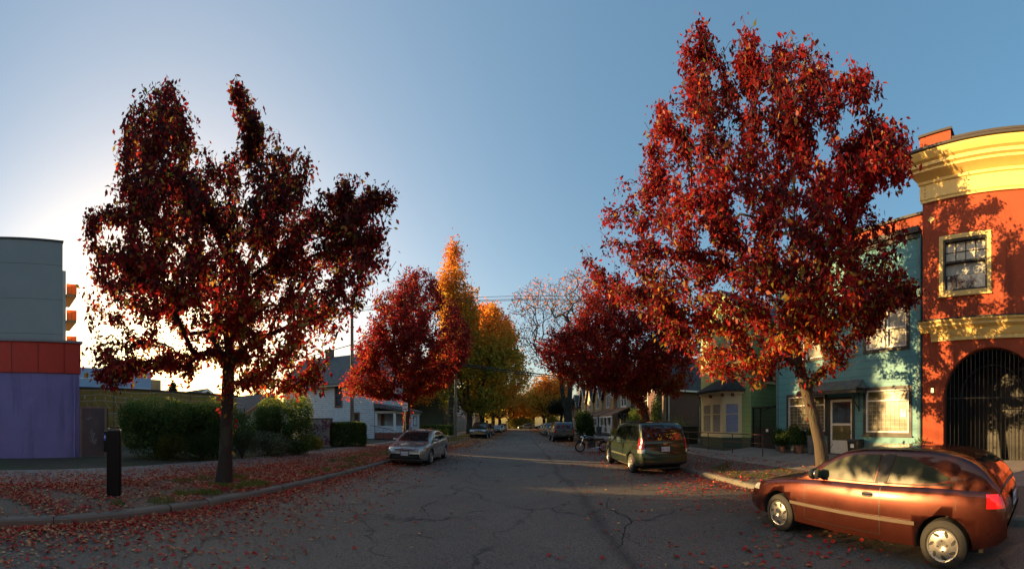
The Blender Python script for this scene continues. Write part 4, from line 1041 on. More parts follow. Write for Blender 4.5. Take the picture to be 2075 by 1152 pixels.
def condo():
    r = thing('apartment_tower', 'grey apartment tower with orange glass balconies at the far left', 'building', (-46, 0, .15))
    m, nt, b_ = newmat('tower_panels'); s = sep(nt, geo(nt)); ln = mth(nt, 'LESS_THAN', mth(nt, 'FRACT', mth(nt, 'DIVIDE', s[2], 4.1)), .012)
    nt.links.new(mixc(nt, ln, mixc(nt, noise(nt, .3, 4, geo(nt)), (.16, .16, .16), (.22, .22, .215)), (.05, .05, .05)), b_.inputs['Base Color'])
    b = MB(); b.box(-58, -39.2, -12, 8.2, .1, 23.3); build(b, 'wall', m, r, world=True, smooth=False)
    b = MB(); b.box(-58.1, -39.1, -12.1, 8.3, 23.3, 23.5); build(b, 'coping', DARKTRIM, r, world=True, smooth=False)
    b = MB(); b.box(-46, -39.9, 8.2, 8.75, .1, 20.3); build(b, 'stair_wing', plain('pale_panel', (.4, .42, .36), .6), r, world=True, smooth=False)
    gm, nt, b_ = newmat('orange_glass'); b_.inputs['Base Color'].default_value = (.85, .30, .02, 1); b_.inputs['Roughness'].default_value = .15
    tl = nt.nodes.new('ShaderNodeBsdfTranslucent'); tl.inputs[0].default_value = (.95, .36, .02, 1); mx = nt.nodes.new('ShaderNodeMixShader'); mx.inputs[0].default_value = .6
    nt.links.new(b_.outputs[0], mx.inputs[1]); nt.links.new(tl.outputs[0], mx.inputs[2]); nt.links.new(mx.outputs[0], nt.nodes['Material Output'].inputs[0])
    for z in (8.0, 11.1, 14.25, 17.4):
        q = MB(); q.box(-43.5, -39.6, 8.76, 10.0, z - .25, z); B = build(q, 'balcony', plain('balcony_soffit', (.30, .17, .06), .6), r, world=True, smooth=False)
        q = MB(); q.box(-43.5, -39.58, 9.96, 10.0, z, z+1.15); q.box(-39.62, -39.58, 8.76, 9.96, z, z+1.15); build(q, 'balustrade_glass', gm, B, world=True, smooth=False)
        q = MB(); q.tube([(-39.57,8.78,z+1.18),(-39.57,10.02,z+1.18),(-43.5,10.02,z+1.18)], .03, 4)
        for y in (8.8, 9.4, 10.0): q.tube([(-39.57,y,z),(-39.57,y,z+1.18)], .02, 4)
        build(q, 'handrail', plain('rail_brown', (.2, .06, .02), .5), B, world=True)
condo()
gable_house('small yellow gabled house between the bushes left of the white house', -28, -22.5, 20.5, 28, 2.5, 4.55, siding('yellowish', (.36, .33, .20), .2, False), ROOFD, 'x', .15, [('x', 2.8, 3.5, 1.3, 2.45)], plain('orange_trim', (.4, .12, .05), .6))
gable_house('low grey house far behind the near tree trunk', -40, -31, 19, 26.5, 3.4, 5.6, siding('greyish', (.24, .24, .22), .2, False), ROOFD, 'x', .15, [('x', 2.5, 3.4, 1.6, 2.8)])
# ---- white house with worn boards
WORN = siding('worn_white_siding', (.56, .61, .66), .21, False, worn=(.30, .31, .32), dots=True, dark=.55)
BRN = plain('brown_trim', (.17, .075, .05), .6, .25, 4)
def white_house():
    x0, x1, y0, y1 = -25.5, -14.0, 30.0, 38.4; ev = 6.15; rd = 9.6
    ux = lambda px: -30.0 * tan(-th(px)) - x0       # u along the camera-facing wall
    wins = [('y', ux(607), ux(616), 3.6, 5.7), ('y', ux(680), ux(692), 3.55, 5.75), ('y', ux(718), ux(727), 1.35, 2.75)]
    r, fx, fy = gable_house('white two storey house with worn boards and a front porch', x0, x1, y0, y1, ev, rd, WORN, shingles('grey_roof', (.05, .05, .055), (.12, .12, .125)), 'x', .2, wins, BRN, over=.5)
    b = MB(); b.box(x0-.3, x1+.45, 29.30, 29.42, 5.55, 5.68); build(b, 'gutter', plain('gutter_beige', (.45, .38, .3), .6), r, world=True, smooth=False)
    b = MB(); b.box(x0-.3, x1+.4, 29.43, 29.96, 5.66, 5.70); build(b, 'soffit', BRN, r, world=True, smooth=False)
    b = MB(); b.box(-22.2, -21.4, 33.7, 34.5, 8.8, 10.6); build(b, 'chimney', stucco('chimney_brick', (.15, .09, .07)), r, world=True, smooth=False)
    # porch on the street front
    px = -11.9
    b = MB(); b.hexa([(x1,29.9,3.3),(px+.35,29.9,2.95),(px+.35,38.5,2.95),(x1,38.5,3.3),(x1,29.9,3.75),(px+.35,29.9,3.15),(px+.35,38.5,3.15),(x1,38.5,3.75)]); P = build(b, 'porch_roof', shingles('porch_shingle', (.06, .055, .05), (.13, .12, .11)), r, world=True, smooth=False)
    b = MB(); b.box(x1, px+.1, 30.1, 38.3, 2.72, 2.94); build(b, 'porch_fascia', plain('porch_cream', (.5, .42, .33), .6), r, world=True, smooth=False)
    for x, y in ((px, 30.2), (px, 33.2), (x1 + .15, 30.2)):
        b = MB(); b.box(x-.1, x+.1, y-.1, y+.1, .8, 2.75); build(b, 'porch_post', WHITE, r, world=True, smooth=False)
    b = MB(); b.box(x1, px+.05, 30.1, 38.2, .2, .8); build(b, 'porch_base', plain('brick_red', (.22, .07, .05), .8, world=True), r, world=True, smooth=False)
    b = MB(); b.box(x1 + .01, px, 30.08, 30.16, .82, 1.5); b.box(px-.06, px+.02, 30.16, 33.2, .82, 1.5); build(b, 'porch_parapet', WORN, r, world=True, smooth=False)
    b = MB(); b.box(x1 + .01, px, 35.0, 38.2, .81, 2.72); build(b, 'sun_room', WORN, r, world=True, smooth=False)
    f2 = Frame((px, 35.0, 0), (0, 1, 0), (1, 0, 0)); window(r, f2, 1.0, 2.2, 1.5, 2.5, BRN, WGL, trim=.08, sill=False)
    b = MB(); b.box(x1+.005, x1+.05, 31.6, 32.5, .82, 2.7); D = build(b, 'door', BRN, r, world=True, smooth=False)
    b = MB(); b.tube([(px+.3,29.6,.2),(px+.3,29.6,1.0),(px-.2,29.6,1.15),(px-2.4,29.7,1.55)], .025, 5); b.tube([(px-.9,29.62,.2),(px-.9,29.62,1.28)], .02, 5); b.tube([(px+1.4,31.2,.2),(px+1.1,31.2,1.0),(px+.2,31.2,1.35)], .025, 5); b.tube([(px+1.4,31.2,.2),(px+1.4,31.2,.9),(px+.2,31.2,1.35)], .02, 5)
    build(b, 'hand_rail', BLACKM, r, world=True)
white_house()
r, fx, fy = gable_house('dark green house beyond the white house', -24, -12.9, 55, 63, 6.3, 8.0, siding('deep_green', (.025, .065, .055), .2, False), ROOFD, 'y', .15, [('x', 1.5, 2.7, 3.6, 5.2), ('x', 5, 6.2, 3.6, 5.2)])
b = MB(); b.hexa([(-12.9,63.2,3.0),(-9.9,63.2,2.6),(-9.9,69,2.6),(-12.9,69,3.0),(-12.9,63.2,3.5),(-9.9,63.2,2.8),(-9.9,69,2.8),(-12.9,69,3.5)]); build(b, 'porch_roof', WHITE, r, world=True, smooth=False)
for y in (63.5, 66, 68.7):
    b = MB(); b.box(-10.2,-10.0,y-.1,y+.1,.2,2.6); build(b, 'porch_post', plain('timber', (.3, .14, .05), .7), r, world=True, smooth=False)
gable_house('light grey house with an arched window on the left side', -22, -11.8, 70, 77, 6.8, 9.4, siding('light_grey', (.34, .35, .36), .2, False), ROOFD, 'x', .15, [('y', 8.2, 9.2, 4, 5.4), ('x', 2, 3, 3.6, 5.2)])
def mural_building():
    r = thing('white_building', 'tall white building with a blue mural strip at the far left side', 'building', (-16, 90, .15))
    b = MB(); b.box(-22, -11.6, 84, 95, .1, 10.5); build(b, 'wall', plain('white_wall', (.62, .60, .56), .7, .08, .4, world=True), r, world=True, smooth=False)
    b = MB(); b.box(-14.6, -13.5, 83.93, 83.995, .4, 9); build(b, 'mural', plain('mural_blue', (.06, .2, .34), .6, .5, .6, world=True), r, world=True, smooth=False)
    b = MB(); b.box(-22.1, -11.5, 83.9, 95.1, 10.5, 10.7); build(b, 'coping', DARKTRIM, r, world=True, smooth=False)
mural_building()
gable_house('pale house facing up the street from the far end', -4, 5, 118, 126, 4.6, 7.5, siding('pale_end', (.16, .13, .10), .2, False), ROOFD, 'y', .1, [('y', 1.5, 2.8, 1.6, 3.2), ('y', 5.5, 7, 1.6, 3.2)])

# ---- graffiti covered utility cabinet
def cabinet():
    c = at(650, 905, 23.0); x, y = c.x, c.y
    r = thing('utility_cabinet', 'tall utility cabinet covered in graffiti between bush and hedge', 'cabinet', (x, y, .15), radians(18))
    m, nt, b_ = newmat('graffiti_metal'); o = objc(nt); f = noise(nt, 1.6, 8, o, .75); f2 = noise(nt, 4.2, 8, o, .8)
    col = mixc(nt, noise(nt, 2, 4, o), (.16, .15, .12), (.30, .26, .2)); col = mixc(nt, mth(nt, 'GREATER_THAN', f, .5), col, (.13, .02, .05)); col = mixc(nt, mth(nt, 'GREATER_THAN', f2, .56), col, (.30, .27, .25))
    nt.links.new(col, b_.inputs['Base Color']); b_.inputs['Roughness'].default_value = .5
    b = MB(); b.box(-.72, .72, -.45, .45, .12, 1.86); build(b, 'cabinet_body', m, r, bevel=.01)
    b = MB(); b.box(-.78, .78, -.5, .5, 0, .12); build(b, 'plinth', M_conc, r); b = MB(); b.box(-.75, .75, -.48, .48, 1.86, 1.92); build(b, 'lid', plain('cab_lid', (.07, .04, .045), .5), r)
    b = MB()
    for k, (cx, cz, s) in enumerate(((-.35, 1.4, .2), (.1, 1.3, .22), (.42, 1.15, .18), (-.2, .7, .25), (.3, .55, .2))):
        b.tube([(cx + s*sin(t*1.3+k)*1.0, -.457, cz + s*cos(t*1.9+k*2)*.8) for t in [i*.35 for i in range(18)]], .018, 4)
    build(b, 'spray_marks', plain('spray', (.03, .02, .05), .5), r)
    b = MB(); b.box(-.006, .006, -.458, -.45, .15, 1.84); build(b, 'door_seam', BLACKM, r)
cabinet()

# ---- pay station
def pay_station():
    x, y = -6.81, 2.56
    r = thing('pay_station', 'black parking pay station standing on the left verge', 'parking meter', (x, y, .14), radians(62))
    bm_ = plain('pay_black', (.004, .005, .005), .5, .3, 4, bmp=.03, spec=.2)
    # front faces the sidewalk side; the photo sees its plain back and one side
    b = MB(); b.box(-.15, .15, -.13, .13, .02, 1.40); build(b, 'post_body', bm_, r, bevel=.022)
    b = MB(); b.hexa([(-.155,-.135,1.40),(.155,-.135,1.40),(.155,.135,1.40),(-.155,.135,1.40),(-.14,-.12,1.46),(.14,-.12,1.44),(.14,.12,1.44),(-.14,.12,1.46)]); build(b, 'top_cap', plain('pay_cap', (.03, .035, .03), .4, .3, 4), r, bevel=.01)
    b = MB(); b.box(-.09, .11, -.05, .07, 1.46, 1.505); build(b, 'solar_panel', BLACKM, r, bevel=.006)
    b = MB(); b.box(-.19, .19, -.17, .17, 0, .03); build(b, 'base_plate', BLACKM, r, bevel=.005)
    b = MB(); b.box(-.215, -.152, -.11, .10, .95, 1.40); S = build(b, 'display_housing', bm_, r, bevel=.012)
    b = MB(); n = 24; b.add([(-.155 - .0 + .0, -.1345, 1.2)] , []); b.v = []; 
    b.extrude([(-.185 + .0 + .026*cos(2*pi*i/n), -.1125, 1.27 + .075*sin(2*pi*i/n)) for i in range(n)], (0, -.004, 0))
    B = build(b, 'parking_badge', plain('badge_blue', (.01, .06, .42), .3), r, smooth=False)
    text('P', 'badge_letter', WHITE, B, (-.185, -.1185, 1.268), (pi/2, 0, 0), .085, .001)
    b = MB(); b.box(-.1, .1, .1305, .135, .2, 1.3); build(b, 'service_door', BLACKM, r)
pay_station()

# ---- poles and wires
def pole(px, d, top, label, arm=True, ivy=False):
    c = at(px, 880, d); r = thing('utility_pole', label, 'pole', (c.x, c.y, .13))
    b = MB(); b.tube([(0, 0, 0), (0.03, 0, top * .5), (0, 0, top)], [.17, .15, .12], 10); build(b, 'shaft', barkmat('pole_wood', (.15, .105, .07), (.24, .18, .12)), r)
    if arm:
        b = MB(); b.box(-.06, .06, -1.2, 1.2, top - .7, top - .58); b.box(-.06, .06, -.9, .9, top - 1.7, top - 1.6); build(b, 'crossarm', plain('arm_wood', (.16, .12, .09), .8), r, smooth=False)
        b = MB()
        for y in (-1.1, -.6, .6, 1.1): b.lathe([(0, .16), (.04, .14), (.055, .06), (.03, .02), (.02, 0)], (0, y, top - .58), 'z', 8)
        build(b, 'insulator', GREYM, r, each=True)
    return Vector((c.x, c.y, .13))
pl1 = pole(713, 29, 12.6, 'tall wooden utility pole standing before the white house')
pl2 = pole(923, 36.5, 9.2, 'wooden utility pole on the left verge before the big maples', False)
pl3 = pole(1345, 30, 12.8, 'wooden utility pole hidden in the right hand tree crowns')
def cable(a, b, sag, label, rad=.02, group=None):
    a, b = Vector(a), Vector(b); m = (a + b) / 2; o = MB()
    pts = [a.lerp(b, t) - Vector((0, 0, sag * 4 * t * (1 - t))) for t in [i / 24 for i in range(25)]]
    o.tube([p - m for p in pts], rad, 4); q = build(o, 'overhead_wire', plain('wire_black', (.015, .015, .016), .6, bmp=0)); q.location = m
    tag(q, label, 'wire', group)
cable(pl1 + Vector((0, 1.1, 11.9)), pl3 + Vector((0, 1.1, 12.9)), .4, 'topmost thin wire crossing high above the street', .018, 'overhead wires')
cable(pl1 + Vector((0, 1.1, 11.7)), pl3 + Vector((0, 1.1, 12.6)), .4, 'second thin wire crossing high above the street', .018, 'overhead wires')
cable(pl1 + Vector((0, 0, 11.2)), pl3 + Vector((0, 0, 12.1)), .4, 'lowest of the three thin wires above the street', .018, 'overhead wires')
cable(pl2 + Vector((0, 0, 8.15)), (11.9, 44, 7.6), .35, 'thick black cable across the street before the maples', .07, 'overhead cables')
cable(pl2 + Vector((0, 0, 7.95)), (11.9, 44.2, 7.45), .40, 'lower thick black cable across the street', .05, 'overhead cables')
cable(pl1 + Vector((0, 0, 7.6)), pl2 + Vector((0, 0, 8.6)), .3, 'black cable running between the two left utility poles', .03, 'overhead cables')
cable(pl1 + Vector((0, 0, 8.4)), (-29.5, 24, 7.4), .4, 'black cable passing before the white house roof', .04, 'overhead cables')
def sign_pole(x, y, h, label, plate=None):
    r = thing('sign_pole', label, 'sign', (x, y, .14)); b = MB(); b.tube([(0,0,0),(0,0,h)], .028, 6); build(b, 'post', plain('pole_steel', (.32, .26, .2), .5, metal=.5), r)
    b = MB(); b.box(-.15, .15, -.035, -.03, h-.5, h-.05); build(b, 'plate', WHITE, r, smooth=False)
    b = MB(); b.box(-.11, .11, -.041, -.036, h-.42, h-.37); b.box(-.11, .11, -.041, -.036, h-.2, h-.16); build(b, 'red_bars', plain('sign_red', (.5, .02, .02), .5), r, smooth=False)
sign_pole(-6.15, 17.2, 2.75, 'thin parking sign post behind the silver sedan')
sign_pole(6.1, 70, 2.8, 'small sign post far down the right verge')

# ---- potted plants by the teal house
POTLEAF = leafmat('pot_leaf', [(0, (.02, .045, .012)), (.6, (.05, .10, .02)), (1, (.12, .16, .04))], .35)
def pot(x, y, rad, h, m, label, ph, pr, n=700, lw=.3, ls=.12):
    r = thing('potted_plant', label, 'plant', (x, y, .2 + (x - 8.05) * .0696)); b = MB()
    b.lathe([(0, 0), (rad*.72, 0), (rad*.95, h*.9), (rad*1.05, h*.9), (rad*1.05, h), (rad*.9, h), (rad*.85, h*.85), (0, h*.85)], (0,0,0), 'z', 18); build(b, 'pot', m, r)
    d = rng.normal(size=(n, 3)); d /= np.linalg.norm(d, axis=1)[:, None]; C = d * (rng.uniform(0, 1, n) ** .5)[:, None] * np.array([pr, pr, ph/2]) + np.array([0, 0, h + ph/2 - .04])
    leaves_obj('foliage', C, ls, rng.uniform(0, 1, n), POTLEAF, r, droop=-.2, wr=lw)
    b = MB()
    for i in range(7): a = i * .9; b.tube([(0, 0, h*.8), (pr*.3*cos(a), pr*.3*sin(a), h+ph*.4), (pr*.6*cos(a), pr*.6*sin(a), h + ph*.75)], .008, 4)
    build(b, 'stems', plain('stem', (.06, .06, .02), .8), r)
TERRA = plain('terracotta', (.25, .10, .055), .75, .25, 5); GPOT = plain('grey_pot', (.11, .115, .12), .6)
pot(11.05, 9.35, .24, .78, GPOT, 'tall grey planter with dark leaves right of the terracotta pot', .35, .26, 600)
pot(10.9, 9.95, .2, .36, TERRA, 'terracotta pot with a bushy plant beneath the left window', .55, .32, 900)
pot(11.1, 10.45, .17, .32, GPOT, 'small grey pot with a tall fern under the window', .95, .42, 1200, .22, .2)
pot(10.75, 10.85, .16, .3, TERRA, 'small pot with spreading green leaves near the black gate', .6, .38, 900)
pot(11.1, 11.45, .2, .3, GPOT, 'dark pot with long pointed leaves beside the black gate', .75, .35, 800, .18, .25)
# ================================================================== VEHICLES
def pchip(pts):
    x = np.array([p[0] for p in pts], float); y = np.array([p[1] for p in pts], float)
    h = np.diff(x); dl = np.diff(y) / h; m = np.zeros(len(x))
    for i in range(1, len(x) - 1):
        if dl[i-1] * dl[i] > 0: m[i] = 2 * dl[i-1] * dl[i] / (dl[i-1] + dl[i])
    m[0], m[-1] = dl[0], dl[-1]
    def f(t):
        t = min(max(t, x[0]), x[-1]); i = min(int(np.searchsorted(x, t, 'right')) - 1, len(h) - 1); i = max(i, 0); u = (t - x[i]) / h[i]
        return float((2*u**3-3*u**2+1)*y[i] + (u**3-2*u**2+u)*h[i]*m[i] + (-2*u**3+3*u**2)*y[i+1] + (u**3-u**2)*h[i]*m[i+1])
    return f
TYRE = plain('tyre_rubber', (.018, .017, .016), .8, .3, 9)
ALLOY = plain('alloy', (.48, .46, .43), .28, .12, 8, metal=.75, bmp=.03)
CHROME = plain('chrome', (.65, .65, .66), .12, .06, 8, metal=1, bmp=0)
PLASTIC = plain('black_plastic', (.018, .018, .018), .5, .2, 10)
TAILR = plain('tail_lamp_red', (.45, .008, .006), .12, .2, 20, coat=1, bmp=0); LAMPW = plain('lamp_clear', (.55, .56, .58), .08, .25, 22, metal=.4, coat=1, bmp=0); AMBER = plain('lamp_amber', (.55, .14, .02), .15, .1, 9, coat=1, bmp=0)
PLATE = plain('plate_white', (.62, .62, .62), .4, .06, 9, bmp=0); PLBLUE = plain('plate_blue', (.04, .06, .28), .4, bmp=0)
CGLASS = glass('car_glass', (.012, .016, .015), .03)
_wheel = {}
def wheel_meshes(R, w, style, rimm):
    key = (R, w, style, rimm.name)
    if key in _wheel: return _wheel[key]
    rr = R * .68; h = w / 2
    t = MB(); t.lathe([(rr, -h), (R-.03, -h), (R-.005, -h+.02), (R, -h+.04), (R, h-.04), (R-.005, h-.02), (R-.035, h), (rr+.02, h+.004), (rr, h-.01)], (0,0,0), 'x', 36)
    for gq in (-.03, .03): t.lathe([(R+.001, gq-.006), (R-.012, gq-.005), (R-.012, gq+.005), (R+.001, gq+.006)], (0,0,0), 'x', 36)
    T = build(t, 'wheel', TYRE, None); r = MB()
    holes = None
    if style[0] == 'disc':
        r.lathe([(rr, h-.015), (rr-.006, h+.008), (rr-.02, h+.006), (rr-.03, h-.002), (rr*.45, h+.012), (.05, h+.014), (.03, h+.002), (0, h+.002)], (0,0,0), 'x', 36)
        hh = MB(); n = style[1]; sw = style[2]
        for i in range(n):
            a = 2*pi*i/n; pts = []
            for j in range(14):
                q = 2*pi*j/14; rad = rr*.70 + rr*.155*sin(q); ang = a + sw*(rad/rr-.6) + (style[3])*cos(q)*(rr*.7/rad)
                pts.append((h-.004 + .0, rad*cos(ang), rad*sin(ang)))
            hh.extrude(pts, (.016, 0, 0))
        for i in range(4): a = pi/4 + i*pi/2; hh.extrude([(h+.004, rr*.3*cos(a)+.013*cos(q), rr*.3*sin(a)+.013*sin(q)) for q in [2*pi*j/8 for j in range(8)]], (.014, 0, 0))
        holes = build(hh, 'rim_openings', PLASTIC, None, smooth=False)
    else:
        r.lathe([(rr, h-.012), (rr-.008, h+.004), (rr-.022, h), (rr-.03, h-.03), (rr-.035, h-.07)], (0,0,0), 'x', 36); n = style[1]
        for i in range(n):
            a = 2*pi*i/n
            for da in ((-.1, .1) if style[2] else (0,)):
                ca, sa = cos(a), sin(a); w0, w1 = .022, .018
                def P(rad, off, d): aa = a + (da if rad > .1 else da*.5); return (d, rad*cos(aa) - off*sin(aa), rad*sin(aa) + off*cos(aa))
                r.hexa([P(.045,-w0,h-.05), P(rr-.015,-w1,h-.04), P(rr-.015,w1,h-.04), P(.045,w0,h-.05), P(.045,-w0,h-.012), P(rr-.015,-w1*.8,h-.01), P(rr-.015,w1*.8,h-.01), P(.045,w0,h-.012)])
        r.lathe([(.065, h-.05), (.065, h-.012), (.04, h-.002), (0, h)], (0,0,0), 'x', 16)
        hh = MB(); hh.lathe([(rr-.02, h-.072), (0, h-.072)], (0,0,0), 'x', 24); holes = build(hh, 'brake_disc', PLASTIC, None, smooth=False)
    Rm = build(r, 'rim', rimm, None, ang=40)
    out = (T.data, Rm.data, holes.data, holes.name.split('.')[0])
    for o in (T, Rm, holes): bpy.data.objects.remove(o)
    _wheel[key] = out; return out
def add_wheel(root, x, y, R, w, style, rimm, side, steer=0):
    T, Rm, H, hn = wheel_meshes(R, w, style, rimm)
    a = bpy.data.objects.new('wheel', T); COL.objects.link(a); a.parent = root; a.location = (x, y, R); a.rotation_euler = (random.uniform(0, 6), 0, (0 if side > 0 else pi) + steer)
    a.rotation_mode = 'XYZ'
    for nm, d in (('rim', Rm), (hn, H)):
        b = bpy.data.objects.new(nm, d); COL.objects.link(b); b.parent = a
def car(name, label, cat, x, y, rz, S, group=None):
    L, W = S['L'], S['W']; hw = W / 2; R = S.get('R', .31)
    r = thing(name, label, cat, (x, y, 0), rz, group)
    top = pchip(S['top']); hood_w = pchip([(0, hw*.80), (.06, hw*.87), (.25, hw*.955), (.7, hw*.99), (1.3, hw), (L-1.1, hw), (L-.5, hw*.985), (L-.12, hw*.94), (L, hw*.88)] if 'plan' not in S else S['plan'])
    zb = pchip([(0, .34), (.1, .24), (.5, .19), (L-.6, .2), (L-.12, .28), (L, .36)] if 'bot' not in S else S['bot'])
    st = [0, .02, .06, .12, .2, .3] + [q for q in np.arange(.45, L-.4, .13)] + [L-.3, L-.2, L-.12, L-.06, L-.02, L]
    mb = MB(); secs = []
    for s in st:
        w, z1, z0 = hood_w(s), top(s), zb(s); sh = z1 - .02; m = z0 + (z1 - z0) * .55
        half = [(0, z0), (w*.82, z0), (w*.955, z0+.04), (w*.985, z0+.16), (w*1.0, m), (w*.992, sh-.20), (w*.975, sh-.09), (w*.945, sh-.03), (w*.90, sh), (w*.6, sh+.022), (0, sh+.034)]
        secs.append([(a, L/2 - s, b) for a, b in half] + [(-a, L/2 - s, b) for a, b in half[-2:0:-1]])
    n = len(secs[0])
    for sct in secs: mb.v += sct
    for i in range(len(secs)-1):
        for j in range(n): j2 = (j+1) % n; mb.f.append((i*n+j, i*n+j2, (i+1)*n+j2, (i+1)*n+j)); mb.m.append(0)
    mb.f.append(tuple(range(n))); mb.f.append(tuple((len(secs)-1)*n + j for j in range(n))[::-1]); mb.m += [0, 0]
    body = build(mb, 'body', [S['paint'], PLASTIC], r, ang=38)
    # wheel wells
    cut = MB()
    for s in (S['fa'], S['ra']):
        for sg in (-1, 1):
            k = len(cut.v); nseg = 28; xs = (sg*(hw-.26), sg*(hw+.12))
            for xx in xs:
                for j in range(nseg): q = 2*pi*j/nseg; cut.v.append((xx, L/2 - s + (R+.055)*cos(q), R + .01 + (R+.055)*sin(q)))
            for j in range(nseg): j2 = (j+1) % nseg; cut.f.append((k+j, k+j2, k+nseg+j2, k+nseg+j))
            cut.f.append(tuple(k+j for j in range(nseg))); cut.f.append(tuple(k+nseg+j for j in range(nseg)))
            cut.m += [0]*(nseg+2)
    co = build(cut, 'wheel_well_cutter', [PLASTIC], None, smooth=True, ang=30)
    co.location = (x, y, 0); co.rotation_euler = (0, 0, rz)
    md = body.modifiers.new('wells', 'BOOLEAN'); md.operation = 'DIFFERENCE'; md.object = co; md.solver = 'EXACT'
    try: md.material_mode = 'TRANSFER'
    except Exception: pass
    dg = bpy.context.evaluated_depsgraph_get(); dg.update()
    nm = bpy.data.meshes.new_from_object(body.evaluated_get(dg)); body.modifiers.clear(); body.data = nm; bpy.data.objects.remove(co)
    for i, sl_ in enumerate(nm.materials):
        pass
    # cabin
    rt = pchip(S['roof']); s0, s1 = S['roof'][0][0], S['roof'][-1][0]; belt = pchip(S['belt']); tum = S.get('tumble', .30); wb = S.get('wb', .93)
    g_ = MB(); gs = list(np.linspace(s0, s1, 34)); k = 0
    def xs(s, z): return hood_w(s) * wb * (1 - tum * max(0, z - belt(s)))
    for s in gs:
        zt, bl = rt(s), belt(s); bl = min(bl, top(s)) - .03; zr = max(zt - .055, bl + .01); w = xs(s, zr); zt = max(zt, zr + .01)
        half = [(hood_w(s)*wb, bl - .02), (xs(s, bl + (zr-bl)*.5), bl + (zr-bl)*.5), (w, zr), (w*.975, zr + (zt-zr)*.45), (w*.90, zr + (zt-zr)*.85), (w*.6, zt+.004), (0, zt+.014)]
        sec = [(a, L/2 - s, b) for a, b in half] + [(-a, L/2 - s, b) for a, b in half[-2::-1]]; g_.v += sec; n = len(sec)
        if k:
            for j in range(n-1): g_.f.append(((k-1)*n+j, (k-1)*n+j+1, k*n+j+1, k*n+j)); g_.m.append(0)
        k += 1
    g_.f.append(tuple(range(n))); g_.f.append(tuple((k-1)*n+j for j in range(n))); g_.m += [0, 0]
    cab = build(g_, 'cabin', S.get('roof_paint', S['paint']), r, ang=38)
    def bv(o):
        bm2 = bmesh.new(); bm2.from_mesh(o.data); t = BVHTree.FromBMesh(bm2); bm2.free(); return t
    B, G = bv(body), bv(cab)
    def cast(o, d, trees):
        best = None
        for t in trees:
            h = t.ray_cast(Vector(o), Vector(d), 9)
            if h[0] is not None and (best is None or h[3] < best[1]): best = (h[0], h[3], h[1])
        return best
    def decal(nm_, mat, bot, tp, d, trees=None, off=.006, parent=None, nz=8, ns=18, mirror=False, thick=.0, lb=None):
        """bot, tp: two lines of points in the plane seen from direction d: side (s, z), front/rear (x, z)"""
        trees = trees or (B, G)
        def lerp(line, t):
            q = t * (len(line) - 1); i = min(int(q), len(line) - 2); f = q - i
            return (line[i][0]*(1-f) + line[i+1][0]*f, line[i][1]*(1-f) + line[i+1][1]*f)
        for sg in ((1, -1) if mirror else (1,)):
            q = MB(); last = None
            for i in range(ns+1):
                a, b = lerp(bot, i/ns), lerp(tp, i/ns)
                for j in range(nz+1):
                    u, z = a[0] + (b[0]-a[0])*j/nz, a[1] + (b[1]-a[1])*j/nz
                    if d == 'L': o_, dd = (-3, L/2-u, z), (1, 0, 0)
                    elif d == 'R': o_, dd = (3, L/2-u, z), (-1, 0, 0)
                    elif d == 'F': o_, dd = (sg*u, L/2+3, z), (0, -1, 0)
                    elif d == 'B': o_, dd = (sg*u, -L/2-3, z), (0, 1, 0)
                    elif d == 'T': o_, dd = (sg*u, L/2-z, 4), (0, 0, -1)
                    elif d == 'FC': o_, dd = (sg*(hw-.08+.8*(u-hw+.08)+1.8), L/2-.1-.6*(u-hw+.08)+2.4, z), (-sg*.6, -.8, 0)
                    elif d == 'BC': o_, dd = (sg*(hw-.08+.8*(u-hw+.08)+1.8), -L/2+.1+.6*(u-hw+.08)-2.4, z), (-sg*.6, .8, 0)
                    h = cast(o_, dd, trees)
                    if h: last = h[0] - Vector(dd) * off
                    elif last is None: last = Vector(o_) + Vector(dd) * 2
                    q.v.append(tuple(last))
            m_ = nz + 1
            for i in range(ns):
                for j in range(nz): q.f.append((i*m_+j, i*m_+j+1, (i+1)*m_+j+1, (i+1)*m_+j)); q.m.append(0)
            o = build(q, nm_, mat, parent or r, ang=60, label=lb)
            if thick: md_ = o.modifiers.new('thickness', 'SOLIDIFY'); md_.thickness = thick; md_.offset = 0
        return o
    S2 = dict(r=r, B=B, G=G, decal=decal, L=L, W=W, top=top, belt=belt, roof=rt, xs=xs, body=body, cab=cab, cast=cast)
    # wheels, underside pan
    for s in (S['fa'], S['ra']):
        for sg in (-1, 1): add_wheel(r, sg*(hw-.115-S.get('inset', 0)), L/2 - s, R, S.get('tw', .19), S.get('style', ('spoke', 5, True)), S.get('rimm', ALLOY), sg, S.get('steer', 0) if s == S['fa'] else 0)
    q = MB(); q.box(-hw+.25, hw-.25, -L/2+.3, L/2-.3, .16, .22)
    for s in (S['fa'], S['ra']): q.tube([(-hw+.2, L/2-s, R), (hw-.2, L/2-s, R)], .05, 6)
    build(q, 'underbody', PLASTIC, r, smooth=False)
    # side glass
    for nm_, mat, bot, tp in S['side']:
        for sd_ in 'LR': decal(nm_, mat, bot, tp, sd_, (G,), .007, cab)
    fz = S['wind']; xw = xs(s0+.5, fz[1]); 
    decal('windscreen', S.get('wglass', CGLASS), [(-fz[2], fz[0]), (fz[2], fz[0])], [(-fz[3], fz[1]), (fz[3], fz[1])], 'F', (G,), .006, cab)
    bz = S['back']; decal('rear_window', S.get('bglass', CGLASS), [(-bz[2], bz[0]), (bz[2], bz[0])], [(-bz[3], bz[1]), (bz[3], bz[1])], 'B', (G,), .006, cab)
    # seams
    zl = S.get('seam_z', (.30, None))
